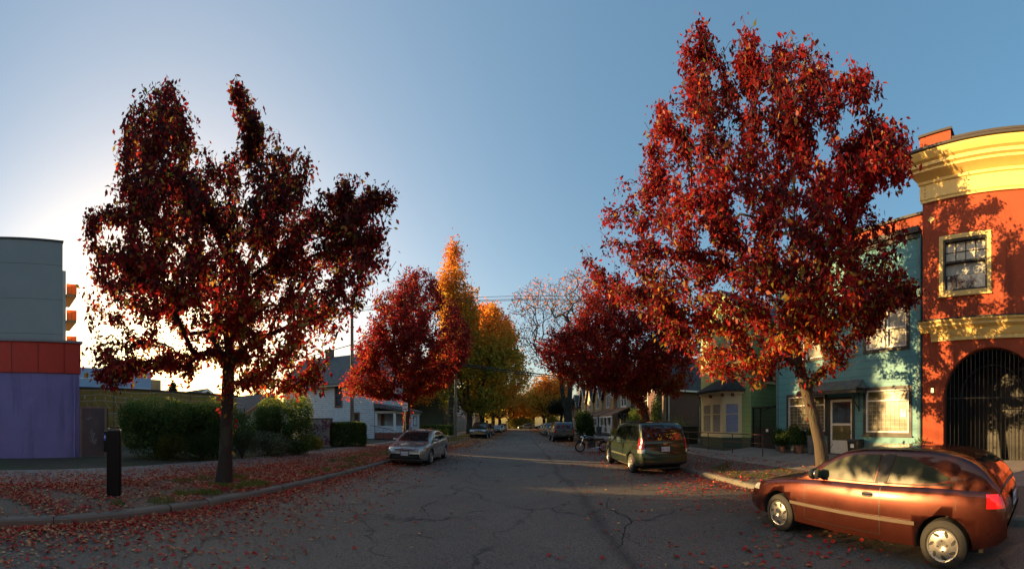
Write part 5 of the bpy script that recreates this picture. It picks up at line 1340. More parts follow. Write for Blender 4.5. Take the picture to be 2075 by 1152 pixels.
    for s in S['seams']:
        for sd_ in 'LR':
            ztop = belt(s) - .04
            decal('door_seam', BLACKM, [(s-.004, .32), (s+.004, .32)], [(s-.004, ztop), (s+.004, ztop)], sd_, (B,), .002, body, 10, 1)
    for s in S['handles']:
        for sd_ in 'LR':
            zq = belt(s) - .13
            hdl = MB(); sg = 1 if sd_ == 'R' else -1; h = cast((sg*3, L/2-s, zq), (-sg, 0, 0), (B,)); hx = h[0].x if h else sg*hw
            hdl.tube([(hx-sg*.01, L/2-s+.10, zq), (hx+sg*.022, L/2-s+.075, zq+.004), (hx+sg*.022, L/2-s-.075, zq+.004), (hx-sg*.01, L/2-s-.10, zq)], [.012, .017, .017, .012], 7)
            build(hdl, 'door_handle', S.get('handle_mat', S['paint']), r)
    # mirrors
    sm, zm = S['mirror']
    for sg in (-1, 1):
        h = cast((sg*3, L/2-sm, zm-.03), (-sg, 0, 0), (B, G)); hx = abs(h[0].x) if h else hw
        q = MB(); c = Vector((sg*(hx+.13), L/2-sm, zm)); q.sphere(c, .1, 1.1, .62, .78, 12, 8); q.tube([(sg*(hx-.03), L/2-sm-.02, zm-.06), (sg*(hx+.1), L/2-sm, zm-.05)], .025, 6)
        Mi = build(q, 'wing_mirror', S.get('mirror_mat', S['paint']), r)
        q = MB(); q.lathe([(0, -.0645), (.075, -.0645), (.075, -.05)], c, 'y', 14); build(q, 'mirror_glass', CHROME, Mi)
    # plate helper, wipers
    for sd_, zz, off in S.get('plates', ()):
        sg = 1 if sd_ == 'F' else -1; h = cast((0, sg*(L/2+2), zz), (0, -sg, 0), (B, G)); yy = (h[0].y if h else sg*L/2) + sg*.012
        q = MB(); q.box(-.155, .155, yy-.006, yy+.006, zz-.08, zz+.08); Pm = build(q, 'licence_plate', PLATE, r, bevel=.004)
        text(S['ptext'], 'plate_number', PLBLUE, Pm, (0, yy+sg*.0065, zz-.005), (pi/2, 0, pi if sg > 0 else 0), .10, .001)
        q = MB(); q.box(-.19, .19, yy-sg*.012, yy-sg*.005, zz-.105, zz+.105); build(q, 'plate_frame', PLASTIC, Pm, smooth=False)
    for xx in (-.45, .15):
        h1 = cast((xx, L/2+3, fz[0]+.02), (0, -1, 0), (G,)); h2 = cast((xx+.42, L/2+3, fz[0]+.10), (0, -1, 0), (G,))
        if h1 and h2: q = MB(); q.tube([h1[0]+Vector((0,.012,0)), h2[0]+Vector((0,.012,.01))], .007, 4); build(q, 'wiper', PLASTIC, r)
    return S2
def quad(a0, a1, z0, z1): return ([(a0, z0), (a1, z0)], [(a0, z1), (a1, z1)])

# ---- rust red three door hatchback, right foreground
FOG = plain('misted_glass', (.06, .066, .04), .25, .6, 2.2, coat=0, spec=.12, bmp=.02)
RP = paint('rust_red_paint', (.078, .017, .009), .72, .28, .04)
S = dict(L=4.18, W=1.70, R=.29, paint=RP, fa=.82, ra=3.44, tw=.18, style=('disc', 7, .9, .155), rimm=ALLOY,
    top=[(0, .52), (.04, .60), (.14, .68), (.4, .77), (.8, .845), (1.2, .90), (1.6, .935), (2.4, .955), (3.4, .975), (3.95, .96), (4.12, .88), (4.18, .72)],
    roof=[(1.18, .89), (1.45, 1.05), (1.8, 1.24), (2.05, 1.335), (2.4, 1.375), (2.8, 1.382), (3.3, 1.37), (3.65, 1.31), (3.9, 1.18), (4.10, .96)], belt=[(1, .90), (1.6, .93), (2.6, .95), (4.1, .97)], tumble=.34,
    side=[('side_window', FOG, [(1.50, .945), (1.7, .95), (2.1, .955), (2.50, .96)], [(1.52, .965), (1.80, 1.155), (2.12, 1.275), (2.58, 1.305)]),
          ('quarter_window', FOG, [(2.70, .97), (3.0, .975), (3.3, .99), (3.50, 1.04)], [(2.80, 1.295), (2.98, 1.285), (3.22, 1.20), (3.52, 1.06)])],
    wind=(.94, 1.28, .62, .50), back=(1.02, 1.27, .60, .52), seams=(1.38, 2.62), handles=(), mirror=(1.62, 1.0), mirror_mat=PLASTIC, plates=(('B', .72, 0),), ptext='742 GKT')
k = car('hatchback', 'rust red three door hatchback with misted windows parked at the right kerb', 'car', 4.52, 2.55, 0, S)
d = k['decal']; r = k['r']
for sd_ in 'LR':
    d('window_surround', PLASTIC, [(1.40, .925), (1.9, .935), (2.56, .94)], [(1.42, .944), (1.9, .952), (2.56, .957)], sd_, None, .012, k['cab'], 3, 12, thick=.006)
    d('window_surround', PLASTIC, [(2.66, .945), (3.1, .955), (3.56, .985)], [(2.66, .966), (3.1, .975), (3.56, 1.0)], sd_, None, .012, k['cab'], 3, 12, thick=.006)
    d('door_pillar', PLASTIC, [(2.52, .95), (2.69, .955)], [(2.60, 1.32), (2.79, 1.31)], sd_, (k['G'],), .009, k['cab'], 10, 3)
    d('side_moulding', plain('moulding', (.07, .045, .03), .5, .15), [(1.10, .50), (3.1, .50)], [(1.10, .545), (3.1, .545)], sd_, (k['B'],), .014, r, 3, 30, thick=.014)
    d('sill_seam', BLACKM, [(1.38, .315), (2.62, .315)], [(1.38, .323), (2.62, .323)], sd_, (k['B'],), .003, r, 1, 12)
    sg = 1 if sd_ == 'R' else -1; h = k['cast']((sg*3, k['L']/2-2.44, .80), (-sg, 0, 0), (k['B'],)); hx = h[0].x
    q = MB(); n_ = 20; q.extrude([(hx - sg*.012, k['L']/2-2.44 + .085*np.sign(cos(a))*abs(cos(a))**.6, .80 + .032*np.sign(sin(a))*abs(sin(a))**.6) for a in [2*pi*i/n_ for i in range(n_)]], (sg*.018, 0, 0)); D = build(q, 'door_handle', PLASTIC, r)
    q = MB(); q.tube([(hx+sg*.012, k['L']/2-2.44+.06, .805), (hx+sg*.022, k['L']/2-2.44+.03, .807), (hx+sg*.022, k['L']/2-2.44-.05, .807), (hx+sg*.008, k['L']/2-2.44-.07, .805)], .011, 6); build(q, 'handle_grip', plain('gloss_black', (.01,.01,.01), .15, .1, 5, coat=1, bmp=0), D)
    d('fuel_flap_seam', BLACKM, *quad(3.60, 3.606, .70, .84), sd_, (k['B'],), .002, r, 3, 1) if sd_ == 'L' else None
d('headlight', LAMPW, [(.50, .58), (.94, .60)], [(.52, .665), (.92, .70)], 'FC', None, .006, r, 6, 12, True)
d('grille', PLASTIC, *quad(-.28, .28, .54, .60), 'F', None, .006, r, 4, 10)
d('bumper_strip', PLASTIC, *quad(-.66, .66, .40, .43), 'F', None, .008, r, 2, 24)
d('tail_light', TAILR, [(.50, .74), (.88, .74)], [(.50, .90), (.86, .90)], 'BC', None, .006, r, 6, 10, True)
q = MB(); q.tube([(-.72, .62, .90), (-.76, .25, 1.42)], .004, 4); build(q, 'aerial', BLACKM, r)
d('roof_rack_ditch', BLACKM, [(-.50, 1.9), (-.49, 1.9)], [(-.48, 3.3), (-.47, 3.3)], 'T', (k['G'],), .003, k['cab'], 12, 1, True)

# ---- green minivan
S = dict(L=4.82, W=1.84, R=.335, paint=paint('green_paint', (.010, .024, .008), .3, .30, .10), fa=.95, ra=3.88, tw=.21, style=('disc', 9, .0, .10), rimm=ALLOY,
    top=[(0, .60), (.04, .74), (.15, .86), (.5, .96), (.9, 1.03), (1.3, 1.07), (2.2, 1.09), (4.5, 1.10), (4.72, 1.09), (4.79, 1.0), (4.82, .85)],
    roof=[(.95, 1.02), (1.3, 1.25), (1.75, 1.54), (2.1, 1.68), (2.6, 1.745), (3.4, 1.77), (4.2, 1.75), (4.45, 1.70), (4.58, 1.58), (4.68, 1.35), (4.77, 1.12)], belt=[(.9, 1.02), (2, 1.08), (4.8, 1.10)], tumble=.22, wb=.945,
    bot=[(0, .36), (.1, .26), (.5, .22), (4.2, .24), (4.7, .30), (4.82, .38)], plan=[(0, .74), (.08, .80), (.3, .88), (.8, .915), (1.3, .92), (4.0, .92), (4.45, .905), (4.70, .87), (4.82, .82)],
    side=[('side_window', CGLASS, [(1.62, 1.12), (2.3, 1.12), (2.62, 1.12)], [(1.70, 1.18), (2.1, 1.52), (2.62, 1.62)]), ('side_window', CGLASS, [(2.68, 1.12), (3.62, 1.12)], [(2.68, 1.625), (3.66, 1.645)]), ('side_window', CGLASS, [(3.70, 1.12), (4.44, 1.13)], [(3.72, 1.645), (4.34, 1.60)])],
    wind=(1.10, 1.60, .70, .60), back=(1.16, 1.66, .80, .70), seams=(1.45, 2.65, 3.72), handles=(2.50, 2.82), mirror=(1.72, 1.14), plates=(('B', .86, 0),), ptext='BK1 792')
k = car('minivan', 'dark green minivan with fallen leaves around it, seen from behind', 'car', 4.66, 12.52, 0, S)
d = k['decal']; r = k['r']
for sd_ in 'LR':
    d('side_moulding', plain('green_moulding', (.05, .06, .03), .5, .1), [(1.5, .54), (3.45, .54)], [(1.5, .60), (3.45, .60)], sd_, (k['B'],), .012, r, 3, 24, thick=.012)
    d('sliding_track', BLACKM, [(3.74, .985), (4.66, .99)], [(3.74, 1.0), (4.66, 1.005)], sd_, (k['B'],), .004, r, 1, 10)
d('tail_light', TAILR, [(.70, .86), (.98, .86)], [(.74, 1.20), (.93, 1.22)], 'BC', None, .010, r, 8, 10, True, .01)
d('reversing_light', LAMPW, [(.70, .74), (.98, .74)], [(.70, .855), (.98, .855)], 'BC', None, .010, r, 6, 10, True, .01)
d('rear_bumper', PLASTIC, [(-.86, .36), (.86, .36)], [(-.86, .44), (.86, .44)], 'B', (k['B'],), .02, r, 3, 30, thick=.02)
d('bumper_step', PLASTIC, [(-.60, .655), (.60, .655)], [(-.60, .69), (.60, .69)], 'B', (k['B'],), .016, r, 2, 20, thick=.01)
d('tailgate_seam', BLACKM, [(-.70, .70), (.70, .70)], [(-.70, .708), (.70, .708)], 'B', (k['B'],), .003, r, 1, 16)
d('number_recess', PLASTIC, *quad(-.24, .30, .77, .96), 'B', None, .004, r, 3, 6)
GOLD = plain('gold_badge', (.60, .38, .10), .3, .1, 9, metal=.7, bmp=0)
h = k['cast']((0, -5, 1.03), (0, 1, 0), (k['B'],)); yb = h[0].y - .006
q = MB(); q.extrude([(-.085, yb, 1.015), (-.03, yb, 1.015), (-.035, yb, 1.0), (.03, yb, 1.0), (.04, yb, 1.015), (.075, yb, 1.015), (.09, yb, 1.045), (.035, yb, 1.045), (.04, yb, 1.06), (-.025, yb, 1.06), (-.035, yb, 1.045), (-.07, yb, 1.045)], (0, -.008, 0)); build(q, 'bow_tie_badge', GOLD, r, smooth=False)
q = MB(); q.box(-.66, -.48, yb - .004, yb+.01, .80, .815); q.box(-.66, -.40, yb-.004, yb+.01, .775, .783); build(q, 'model_badge', CHROME, r, smooth=False, each=True)
for sg in (-1, 1):
    q = MB(); q.tube([(sg*.66, .1, 1.735), (sg*.67, 0, 1.785), (sg*.67, -1.6, 1.79), (sg*.66, -1.75, 1.745)], .014, 6); build(q, 'roof_rail', PLASTIC, r)
q = MB(); q.tube([(.15, -2.20, 1.30), (-.30, -2.235, 1.22)], .009, 4); build(q, 'rear_wiper', PLASTIC, r)
d('headlight', LAMPW, [(.50, .66), (.98, .68)], [(.52, .80), (.96, .84)], 'FC', None, .006, r, 6, 12, True)

# ---- silver grey sedan facing the camera
SV = paint('silver_paint', (.33, .315, .29), .6, .26, .08)
S = dict(L=4.50, W=1.76, R=.31, paint=SV, fa=.92, ra=3.62, tw=.195, style=('spoke', 5, True), rimm=ALLOY,
    top=[(0, .56), (.03, .66), (.10, .74), (.35, .82), (.7, .89), (1.0, .935), (1.6, .96), (2.6, .985), (3.6, 1.02), (4.1, 1.05), (4.4, 1.02), (4.47, .93), (4.50, .78)],
    roof=[(.92, .90), (1.2, 1.06), (1.6, 1.26), (1.95, 1.38), (2.3, 1.43), (2.7, 1.43), (3.15, 1.36), (3.6, 1.20), (3.95, 1.05)], belt=[(.9, .92), (1.6, .955), (2.6, .98), (4, 1.03)], tumble=.42, wb=.93,
    plan=[(0, .62), (.05, .68), (.15, .765), (.4, .835), (.8, .87), (1.3, .88), (3.4, .88), (4.0, .86), (4.4, .80), (4.5, .72)],
    side=[('side_window', CGLASS, [(1.52, .985), (2.1, .995), (2.42, 1.0)], [(1.54, 1.01), (1.9, 1.24), (2.42, 1.335)]), ('side_window', CGLASS, [(2.50, 1.0), (3.1, 1.02), (3.42, 1.04)], [(2.50, 1.34), (2.9, 1.31), (3.40, 1.09)])],
    wind=(.96, 1.335, .70, .52), back=(1.08, 1.31, .58, .50), seams=(1.42, 2.48, 3.35), handles=(2.32, 3.2), mirror=(1.42, 1.0), plates=(('F', .52, 0),), ptext='842 LHC', wglass=CGLASS)
k = car('sedan', 'silver grey sedan facing the camera at the left kerb with red leaves on its roof', 'car', -4.52, 14.78, pi, S)
d = k['decal']; r = k['r']
d('headlight', LAMPW, [(.42, .60), (.72, .615), (.98, .67)], [(.44, .66), (.72, .72), (.98, .77)], 'FC', None, .006, r, 6, 14, True)
d('turn_signal', AMBER, [(.90, .67), (1.0, .685)], [(.90, .745), (1.0, .765)], 'FC', None, .012, r, 4, 4, True)
d('grille', PLASTIC, [(-.44, .665), (0, .635), (.44, .665)], [(-.46, .735), (0, .725), (.46, .735)], 'F', None, .006, r, 5, 20)
d('grille_bar', CHROME, [(-.43, .695), (0, .675), (.43, .695)], [(-.44, .722), (0, .712), (.44, .722)], 'F', None, .016, r, 3, 20, thick=.012)
d('air_intake', PLASTIC, [(-.52, .36), (.52, .36)], [(-.58, .45), (.58, .45)], 'F', None, .006, r, 4, 18)
d('front_lip', PLASTIC, [(-.7, .30), (.7, .30)], [(-.7, .335), (.7, .335)], 'F', None, .012, r, 2, 20, thick=.01)
h = k['cast']((0, 5, .70), (0, -1, 0), (k['B'],)); ye = h[0].y + .02
q = MB(); q.tube([(.055*cos(t)*(1+.08*sin(t)), ye, .70+.045*sin(t)) for t in [2*pi*i/20 for i in range(21)]], .006, 5); q.tube([(-.028, ye, .732), (-.02, ye, .668)], .006, 4); q.tube([(.028, ye, .732), (.02, ye, .668)], .006, 4); q.tube([(-.024, ye, .70), (.024, ye, .70)], .006, 4); build(q, 'letter_badge', CHROME, r)
for sd_ in 'LR': d('sill_trim', CHROME, [(1.45, .335), (3.2, .335)], [(1.45, .35), (3.2, .35)], sd_, (k['B'],), .008, r, 1, 16)
q = MB(); q.box(-.6, -.48, 1.18, 1.2, .99, 1.03)
C = np.column_stack([rng.uniform(-.5, .5, 70), rng.uniform(-.9, .35, 70), np.full(70, 1.47)])
o = leaves_obj('leaves_on_roof', C, .09, reds(70), LEAF_GROUND, r, flat=True); o['label'] = 'red leaves lying on the roof'
# leaves on the minivan roof
o = leaves_obj('leaves_on_roof', np.column_stack([rng.uniform(-.65, .65, 60), rng.uniform(-2.1, -.2, 60), np.full(60, 1.80)]), .09, reds(60), LEAF_GROUND, bpy.data.objects['minivan'], flat=True)
o = leaves_obj('leaves_on_roof', np.column_stack([rng.uniform(-.5, .4, 12), rng.uniform(-1.0, .1, 12), np.full(12, 1.405)]), .08, reds(12), LEAF_GROUND, bpy.data.objects['hatchback'], flat=True)

# ---- pickups
def pickup(name, label, x, y, rz, pnt, canopy, front=True, group=None, txt='JK 4471'):
    L, W = 5.6, 1.98
    roof = [(1.55, 1.20), (1.9, 1.45), (2.25, 1.72), (2.6, 1.84), (3.0, 1.88), (3.6, 1.85), (3.85, 1.7), (3.95, 1.25)]
    if canopy: roof = [(1.55, 1.18), (1.9, 1.42), (2.25, 1.68), (2.6, 1.80), (3.0, 1.84), (3.6, 1.85), (4.4, 1.86), (5.1, 1.84), (5.35, 1.76), (5.5, 1.45), (5.56, 1.22)]
    S = dict(L=L, W=W, R=.39, paint=pnt, fa=.98, ra=4.45, tw=.25, style=('spoke', 6, False), rimm=CHROME,
        top=[(0, .86), (.04, 1.0), (.12, 1.10), (.6, 1.16), (1.4, 1.21), (2.2, 1.23), (5.3, 1.24), (5.55, 1.23), (5.6, 1.16)], roof=roof, belt=[(1.5, 1.19), (3, 1.22), (5.6, 1.24)], tumble=.26 if not canopy else .2, wb=.92,
        plan=[(0, .88), (.1, .94), (.4, .98), (1, .99), (5.2, .99), (5.5, .97), (5.6, .94)], bot=[(0, .50), (.3, .40), (5.2, .42), (5.6, .52)],
        side=[('side_window', CGLASS, [(2.15, 1.27), (2.85, 1.27)], [(2.35, 1.60), (2.85, 1.72)]), ('side_window', CGLASS, [(2.95, 1.27), (3.65, 1.27)], [(2.95, 1.73), (3.6, 1.70)])] + ([('canopy_window', CGLASS, [(4.0, 1.32), (5.2, 1.32)], [(4.0, 1.68), (5.1, 1.68)])] if canopy else []),
        wind=(1.26, 1.70, .76, .64), back=(1.32, 1.72, .74, .62) if canopy else (1.35, 1.72, .66, .58), seams=(2.05, 2.9, 3.75), handles=(2.75, 3.6), mirror=(2.05, 1.33), mirror_mat=PLASTIC, plates=(('F', .62, 0), ('B', .62, 0)), ptext=txt)
    k = car(name, label, 'pickup truck', x, y, rz, S, group); d = k['decal']; r = k['r']
    d('grille', CHROME, *quad(-.52, .52, .78, 1.04), 'F', None, .012, r, 5, 14)
    d('grille_opening', PLASTIC, *quad(-.44, .44, .82, .89), 'F', None, .02, r, 3, 10); d('grille_opening', PLASTIC, *quad(-.44, .44, .93, 1.0), 'F', None, .02, r, 3, 10)
    d('headlight', LAMPW, *quad(.56, .86, .82, 1.04), 'F', None, .012, r, 5, 8, True)
    d('front_bumper', CHROME, *quad(-.90, .90, .54, .70), 'F', None, .03, r, 3, 20, thick=.03)
    d('rear_bumper', CHROME if not canopy else PLASTIC, *quad(-.92, .92, .54, .68), 'B', None, .03, r, 3, 20, thick=.03)
    d('tail_light', TAILR, *quad(.74, .93, .86, 1.18), 'B', None, .012, r, 5, 6, True)
    d('tailgate_seam', BLACKM, *quad(-.72, .72, 1.205, 1.215), 'B', None, .005, r, 1, 10)
    h = k['cast']((0, -5, 1.10), (0, 1, 0), (k['B'],)); q = MB(); q.box(-.12, .12, h[0].y-.012, h[0].y+.01, 1.05, 1.13); build(q, 'tailgate_handle', PLASTIC, r, smooth=False)
    if canopy:
        for sd_ in 'LR': d('cab_gap', BLACKM, *quad(3.86, 3.93, 1.25, 1.80), sd_, (k['G'],), .008, k['cab'], 6, 1)
    return k
pickup('pickup_truck', 'grey pickup with a canopy on its bed, parked on the right beyond the motorcycle', 3.97, 33.2, 0, paint('grey_blue_paint', (.085, .09, .10), .4, .32), True)
pickup('pickup_truck', 'black pickup with chrome grille facing the camera by the left maples', -4.75, 39.8, pi, paint('black_paint', (.02, .022, .022), .4, .28), False)
def simple(label, x, y, rz, pnt, kind='sedan', group='cars parked further down the street'):
    if kind == 'sedan':
        S = dict(L=4.55, W=1.76, R=.31, top=[(0, .56), (.05, .68), (.2, .78), (.7, .87), (1.2, .93), (2.6, .97), (3.8, 1.0), (4.4, .98), (4.55, .75)], roof=[(1.15, .92), (1.6, 1.18), (2.0, 1.37), (2.6, 1.42), (3.1, 1.38), (3.7, 1.14), (3.95, 1.0)],
            belt=[(1, .92), (4, .99)], side=[('side_window', CGLASS, [(1.75, .98), (2.5, .98)], [(2.0, 1.24), (2.5, 1.31)]), ('side_window', CGLASS, [(2.57, .98), (3.45, 1.0)], [(2.57, 1.31), (3.2, 1.24)])], wind=(.98, 1.32, .66, .54), back=(1.04, 1.31, .6, .5), fa=.9, ra=3.55)
    else:
        S = dict(L=4.7, W=1.84, R=.35, top=[(0, .70), (.05, .86), (.2, .96), (.7, 1.04), (1.2, 1.08), (4.4, 1.12), (4.62, 1.08), (4.7, .85)], roof=[(1.15, 1.06), (1.6, 1.34), (2.0, 1.6), (2.5, 1.72), (3.4, 1.75), (4.2, 1.72), (4.45, 1.55), (4.62, 1.12)],
            belt=[(1, 1.07), (4.6, 1.12)], side=[('side_window', CGLASS, [(1.8, 1.15), (2.6, 1.15)], [(2.05, 1.5), (2.6, 1.6)]), ('side_window', CGLASS, [(2.7, 1.15), (4.3, 1.16)], [(2.7, 1.6), (4.1, 1.58)])], wind=(1.13, 1.6, .68, .56), back=(1.18, 1.6, .66, .56), fa=.92, ra=3.7)
    S.update(paint=pnt, seams=(1.5, 2.55), handles=(2.4,), mirror=(1.6, S['belt'][0][1] + .08), plates=(('F', .52, 0), ('B', .62, 0)), ptext='318 RWA')
    k = car('parked_car', label, 'car', x, y, rz, S, group); d = k['decal']; r = k['r']; z = .64 if kind == 'sedan' else .80
    d('headlight', LAMPW, *quad(.46, .92, z-.05, z+.08), 'FC', None, .008, r, 3, 6, True); d('tail_light', TAILR, *quad(.52, .92, z+.02, z+.18), 'BC', None, .008, r, 3, 6, True); d('grille', PLASTIC, *quad(-.4, .4, z-.05, z+.05), 'F', None, .008, r, 2, 6)
    return k
white = paint('white_car_paint', (.55, .55, .53), .1, .3); pale = paint('pale_green_paint', (.30, .33, .27), .4, .3); navy = paint('dark_blue_paint', (.02, .03, .06), .4, .3); slate = paint('slate_paint', (.09, .11, .12), .4, .3); beige = paint('beige_paint', (.35, .31, .24), .3, .3)
simple('pale green sedan parked in front of the grey canopy pickup', 4.25, 40.6, 0, pale)
simple('dark sport utility car behind the pale green sedan on the right', 4.2, 46.8, 0, slate, 'suv')
simple('white car parked fourth along the right kerb', 4.2, 52.6, 0, white, 'suv')
simple('beige sedan parked farthest along the right kerb', 4.25, 60, 0, beige)
simple('dark van parked behind the black pickup on the left', -4.75, 47.4, pi, navy, 'suv')
simple('slate grey sedan facing the camera beyond the dark van', -4.3, 61.5, pi, slate)
simple('white sedan far down the left kerb', -4.3, 72, pi, white)
simple('beige sport utility car farthest down the left kerb', -4.4, 86, pi, beige, 'suv')
simple('pale green van at the far junction facing up the street', 1.6, 101, pi / 2, pale, 'suv', 'cars at the far junction')
simple('dark car at the far junction beside the pale green van', 6.6, 101, pi / 2, navy, 'suv', 'cars at the far junction')

# ---- motorcycle standing across the parking lane
def motorcycle():
    r = thing('motorcycle', 'black vintage motorcycle on its kickstand in front of the green minivan', 'motorcycle', (4.25, 19.7, 0), radians(-6))
    # local x: front wheel at -0.7, rear wheel at +0.7; slight lean through geometry
    R = .315
    for xx, nm in ((-.72, 'front'), (.70, 'rear')):
        t = MB(); t.lathe([(R-.085, -.03), (R-.05, -.05), (R-.012, -.042), (R, -.015), (R, .015), (R-.012, .042), (R-.05, .05), (R-.085, .03), (R-.085, -.03)], (xx, 0, R), 'y', 32); Wl = build(t, 'wheel', TYRE, r)
        t = MB(); t.lathe([(R-.084, -.028), (R-.10, -.02), (R-.10, .02), (R-.084, .028)], (xx, 0, R), 'y', 32); t.lathe([(0, -.07), (.05, -.06), (.05, .06), (0, .07)], (xx, 0, R), 'y', 12)
        for i in range(24): a = 2*pi*i/24; t.tube([(xx + .05*cos(a+.3), .03*(-1)**i, R+.05*sin(a+.3)), (xx + (R-.1)*cos(a), 0, R + (R-.1)*sin(a))], .0035, 3, caps=False)
        build(t, 'rim', plain('dull_rim', (.20, .19, .18), .35, .2, 9, metal=.8), Wl)
        t = MB(); t.lathe([(.06, -.045), (.13, -.045), (.13, -.04), (.06, -.04)], (xx, 0, R), 'y', 20); build(t, 'brake_disc', GREYM, Wl)
        t = MB(); t.tube([(xx + (R+.03)*cos(a), 0, R + (R+.03)*sin(a)) for a in [radians(q) for q in (range(20, 131, 10) if nm == 'front' else range(35, 151, 10))]], .045, 6); build(t, 'mudguard', plain('moto_black', (.012, .012, .013), .25, .2, coat=1, bmp=0), r)
    t = MB()
    for s in (-.075, .075): t.tube([(-.72, s, R), (-.60, s, .62), (-.50, s, .88)], [.024, .022, .02], 8)
    t.box(-.56, -.44, -.09, .09, .80, .83); build(t, 'fork', CHROME, r)
    t = MB(); t.tube([(-.46, 0, .88), (-.10, 0, .74), (.32, 0, .70), (.62, 0, .66)], .022, 6); t.tube([(-.44, 0, .80), (-.28, 0, .36), (.18, 0, .26), (.34, 0, .36), (.28, 0, .70)], .02, 6)
    for s in (-.1, .1): t.tube([(.32, s*.6, .40), (.70, s, R)], .018, 6); t.tube([(.62, s, .68), (.28, s*.8, .42)], .014, 5)
    build(t, 'frame', PLASTIC, r)
    t = MB(); t.sphere((-.16, 0, .80), .2, 1.45, .75, .72, 14, 8); build(t, 'fuel_tank', bpy.data.materials['moto_black'], r)
    t = MB(); t.hexa([(.10,-.11,.72),(.72,-.09,.74),(.72,.09,.74),(.10,.11,.72),(.12,-.10,.80),(.74,-.08,.84),(.74,.08,.84),(.12,.10,.80)]); build(t, 'seat', plain('seat_vinyl', (.02, .018, .017), .5), r, bevel=.025)
    t = MB(); t.box(-.28, .20, -.13, .13, .22, .44); t.box(-.30, .22, -.05, .05, .40, .70)
    for i in range(6): t.box(-.20, -.02, -.10, .10, .43+i*.033, .448+i*.033)
    t.lathe([(0, -.15), (.09, -.15), (.10, -.10), (.10, .10), (.09, .15), (0, .15)], (.06, 0, .36), 'y', 16); E = build(t, 'engine', plain('engine_alloy', (.05, .048, .047), .5, .3, 20, metal=.15), r, bevel=.01)
    for s in (-1, 1):
        t = MB(); t.tube([(-.18, s*.06, .56), (-.34, s*.09, .50), (-.30, s*.12, .26), (.0, s*.15, .24)], .02, 7); t.tube([(.0, s*.15, .24), (.35, s*.16, .27), (.92, s*.17, .33)], [.022, .035, .04], 8); build(t, 'exhaust', CHROME, r)
    t = MB(); t.tube([(-.46, -.34, .98), (-.42, -.30, 1.0), (-.49, -.08, .93), (-.49, .08, .93), (-.42, .30, 1.0), (-.40, .34, .98)], .012, 6); t.tube([(-.42, -.30, 1.0), (-.34, -.37, .99)], .018, 6); t.tube([(-.42, .30, 1.0), (-.34, .37, .99)], .018, 6); H = build(t, 'handlebar', CHROME, r)
    t = MB()
    for s in (-1, 1): t.lathe([(0, -.01), (.05, -.01), (.05, .01), (0, .01)], (-.46, s*.33, 1.12), 'x', 12); t.tube([(-.44, s*.27, .99), (-.46, s*.33, 1.08)], .006, 4)
    build(t, 'mirrors', CHROME, H, each=True)
    t = MB(); t.lathe([(0, -.10), (.05, -.09), (.085, -.02), (.09, .03), (0, .04)], (-.60, 0, .88), 'x', 16); build(t, 'headlamp', CHROME, r)
    t = MB(); t.sphere((-.50, -.07, .96), .045); t.sphere((-.50, .07, .96), .045); build(t, 'gauges', PLASTIC, r, each=True)
    t = MB(); t.tube([(.80, 0, .66), (.92, 0, .62)], .04, 8); build(t, 'tail_lamp', TAILR, r)
    t = MB(); t.tube([(.12, -.1, .28), (.20, -.30, .02)], .014, 5); t.box(.17, .23, -.34, -.27, 0, .02); build(t, 'kickstand', GREYM, r)
motorcycle()
def wheelie_bin(x, y, label, c):
    r = thing('wheeled_bin', label, 'bin', (x, y, .3)); m = plain('bin_' + label[:5], c, .5)
    b = MB(); b.hexa([(-.22,-.25,.05),(.22,-.25,.05),(.22,.25,.05),(-.22,.25,.05),(-.29,-.34,1.0),(.29,-.34,1.0),(.29,.34,1.0),(-.29,.34,1.0)]); build(b, 'bin_body', m, r, bevel=.03)
    b = MB(); b.hexa([(-.31,-.37,1.0),(.31,-.37,1.0),(.31,.37,1.0),(-.31,.37,1.0),(-.27,-.33,1.08),(.27,-.33,1.08),(.27,.33,1.08),(-.27,.33,1.08)]); build(b, 'lid', m, r, bevel=.02)
    for s in (-1, 1): b = MB(); b.lathe([(0,-.03),(.1,-.03),(.1,.03),(0,.03)], (s*.22, .3, .1), 'x', 12); build(b, 'wheel', TYRE, r)
wheelie_bin(8.9, 37.5, 'dark grey wheeled bin before the porch of the sage gabled house', (.05, .055, .06))
wheelie_bin(9.0, 41.6, 'black wheeled bin by the tan gabled house porch', (.02, .02, .02))
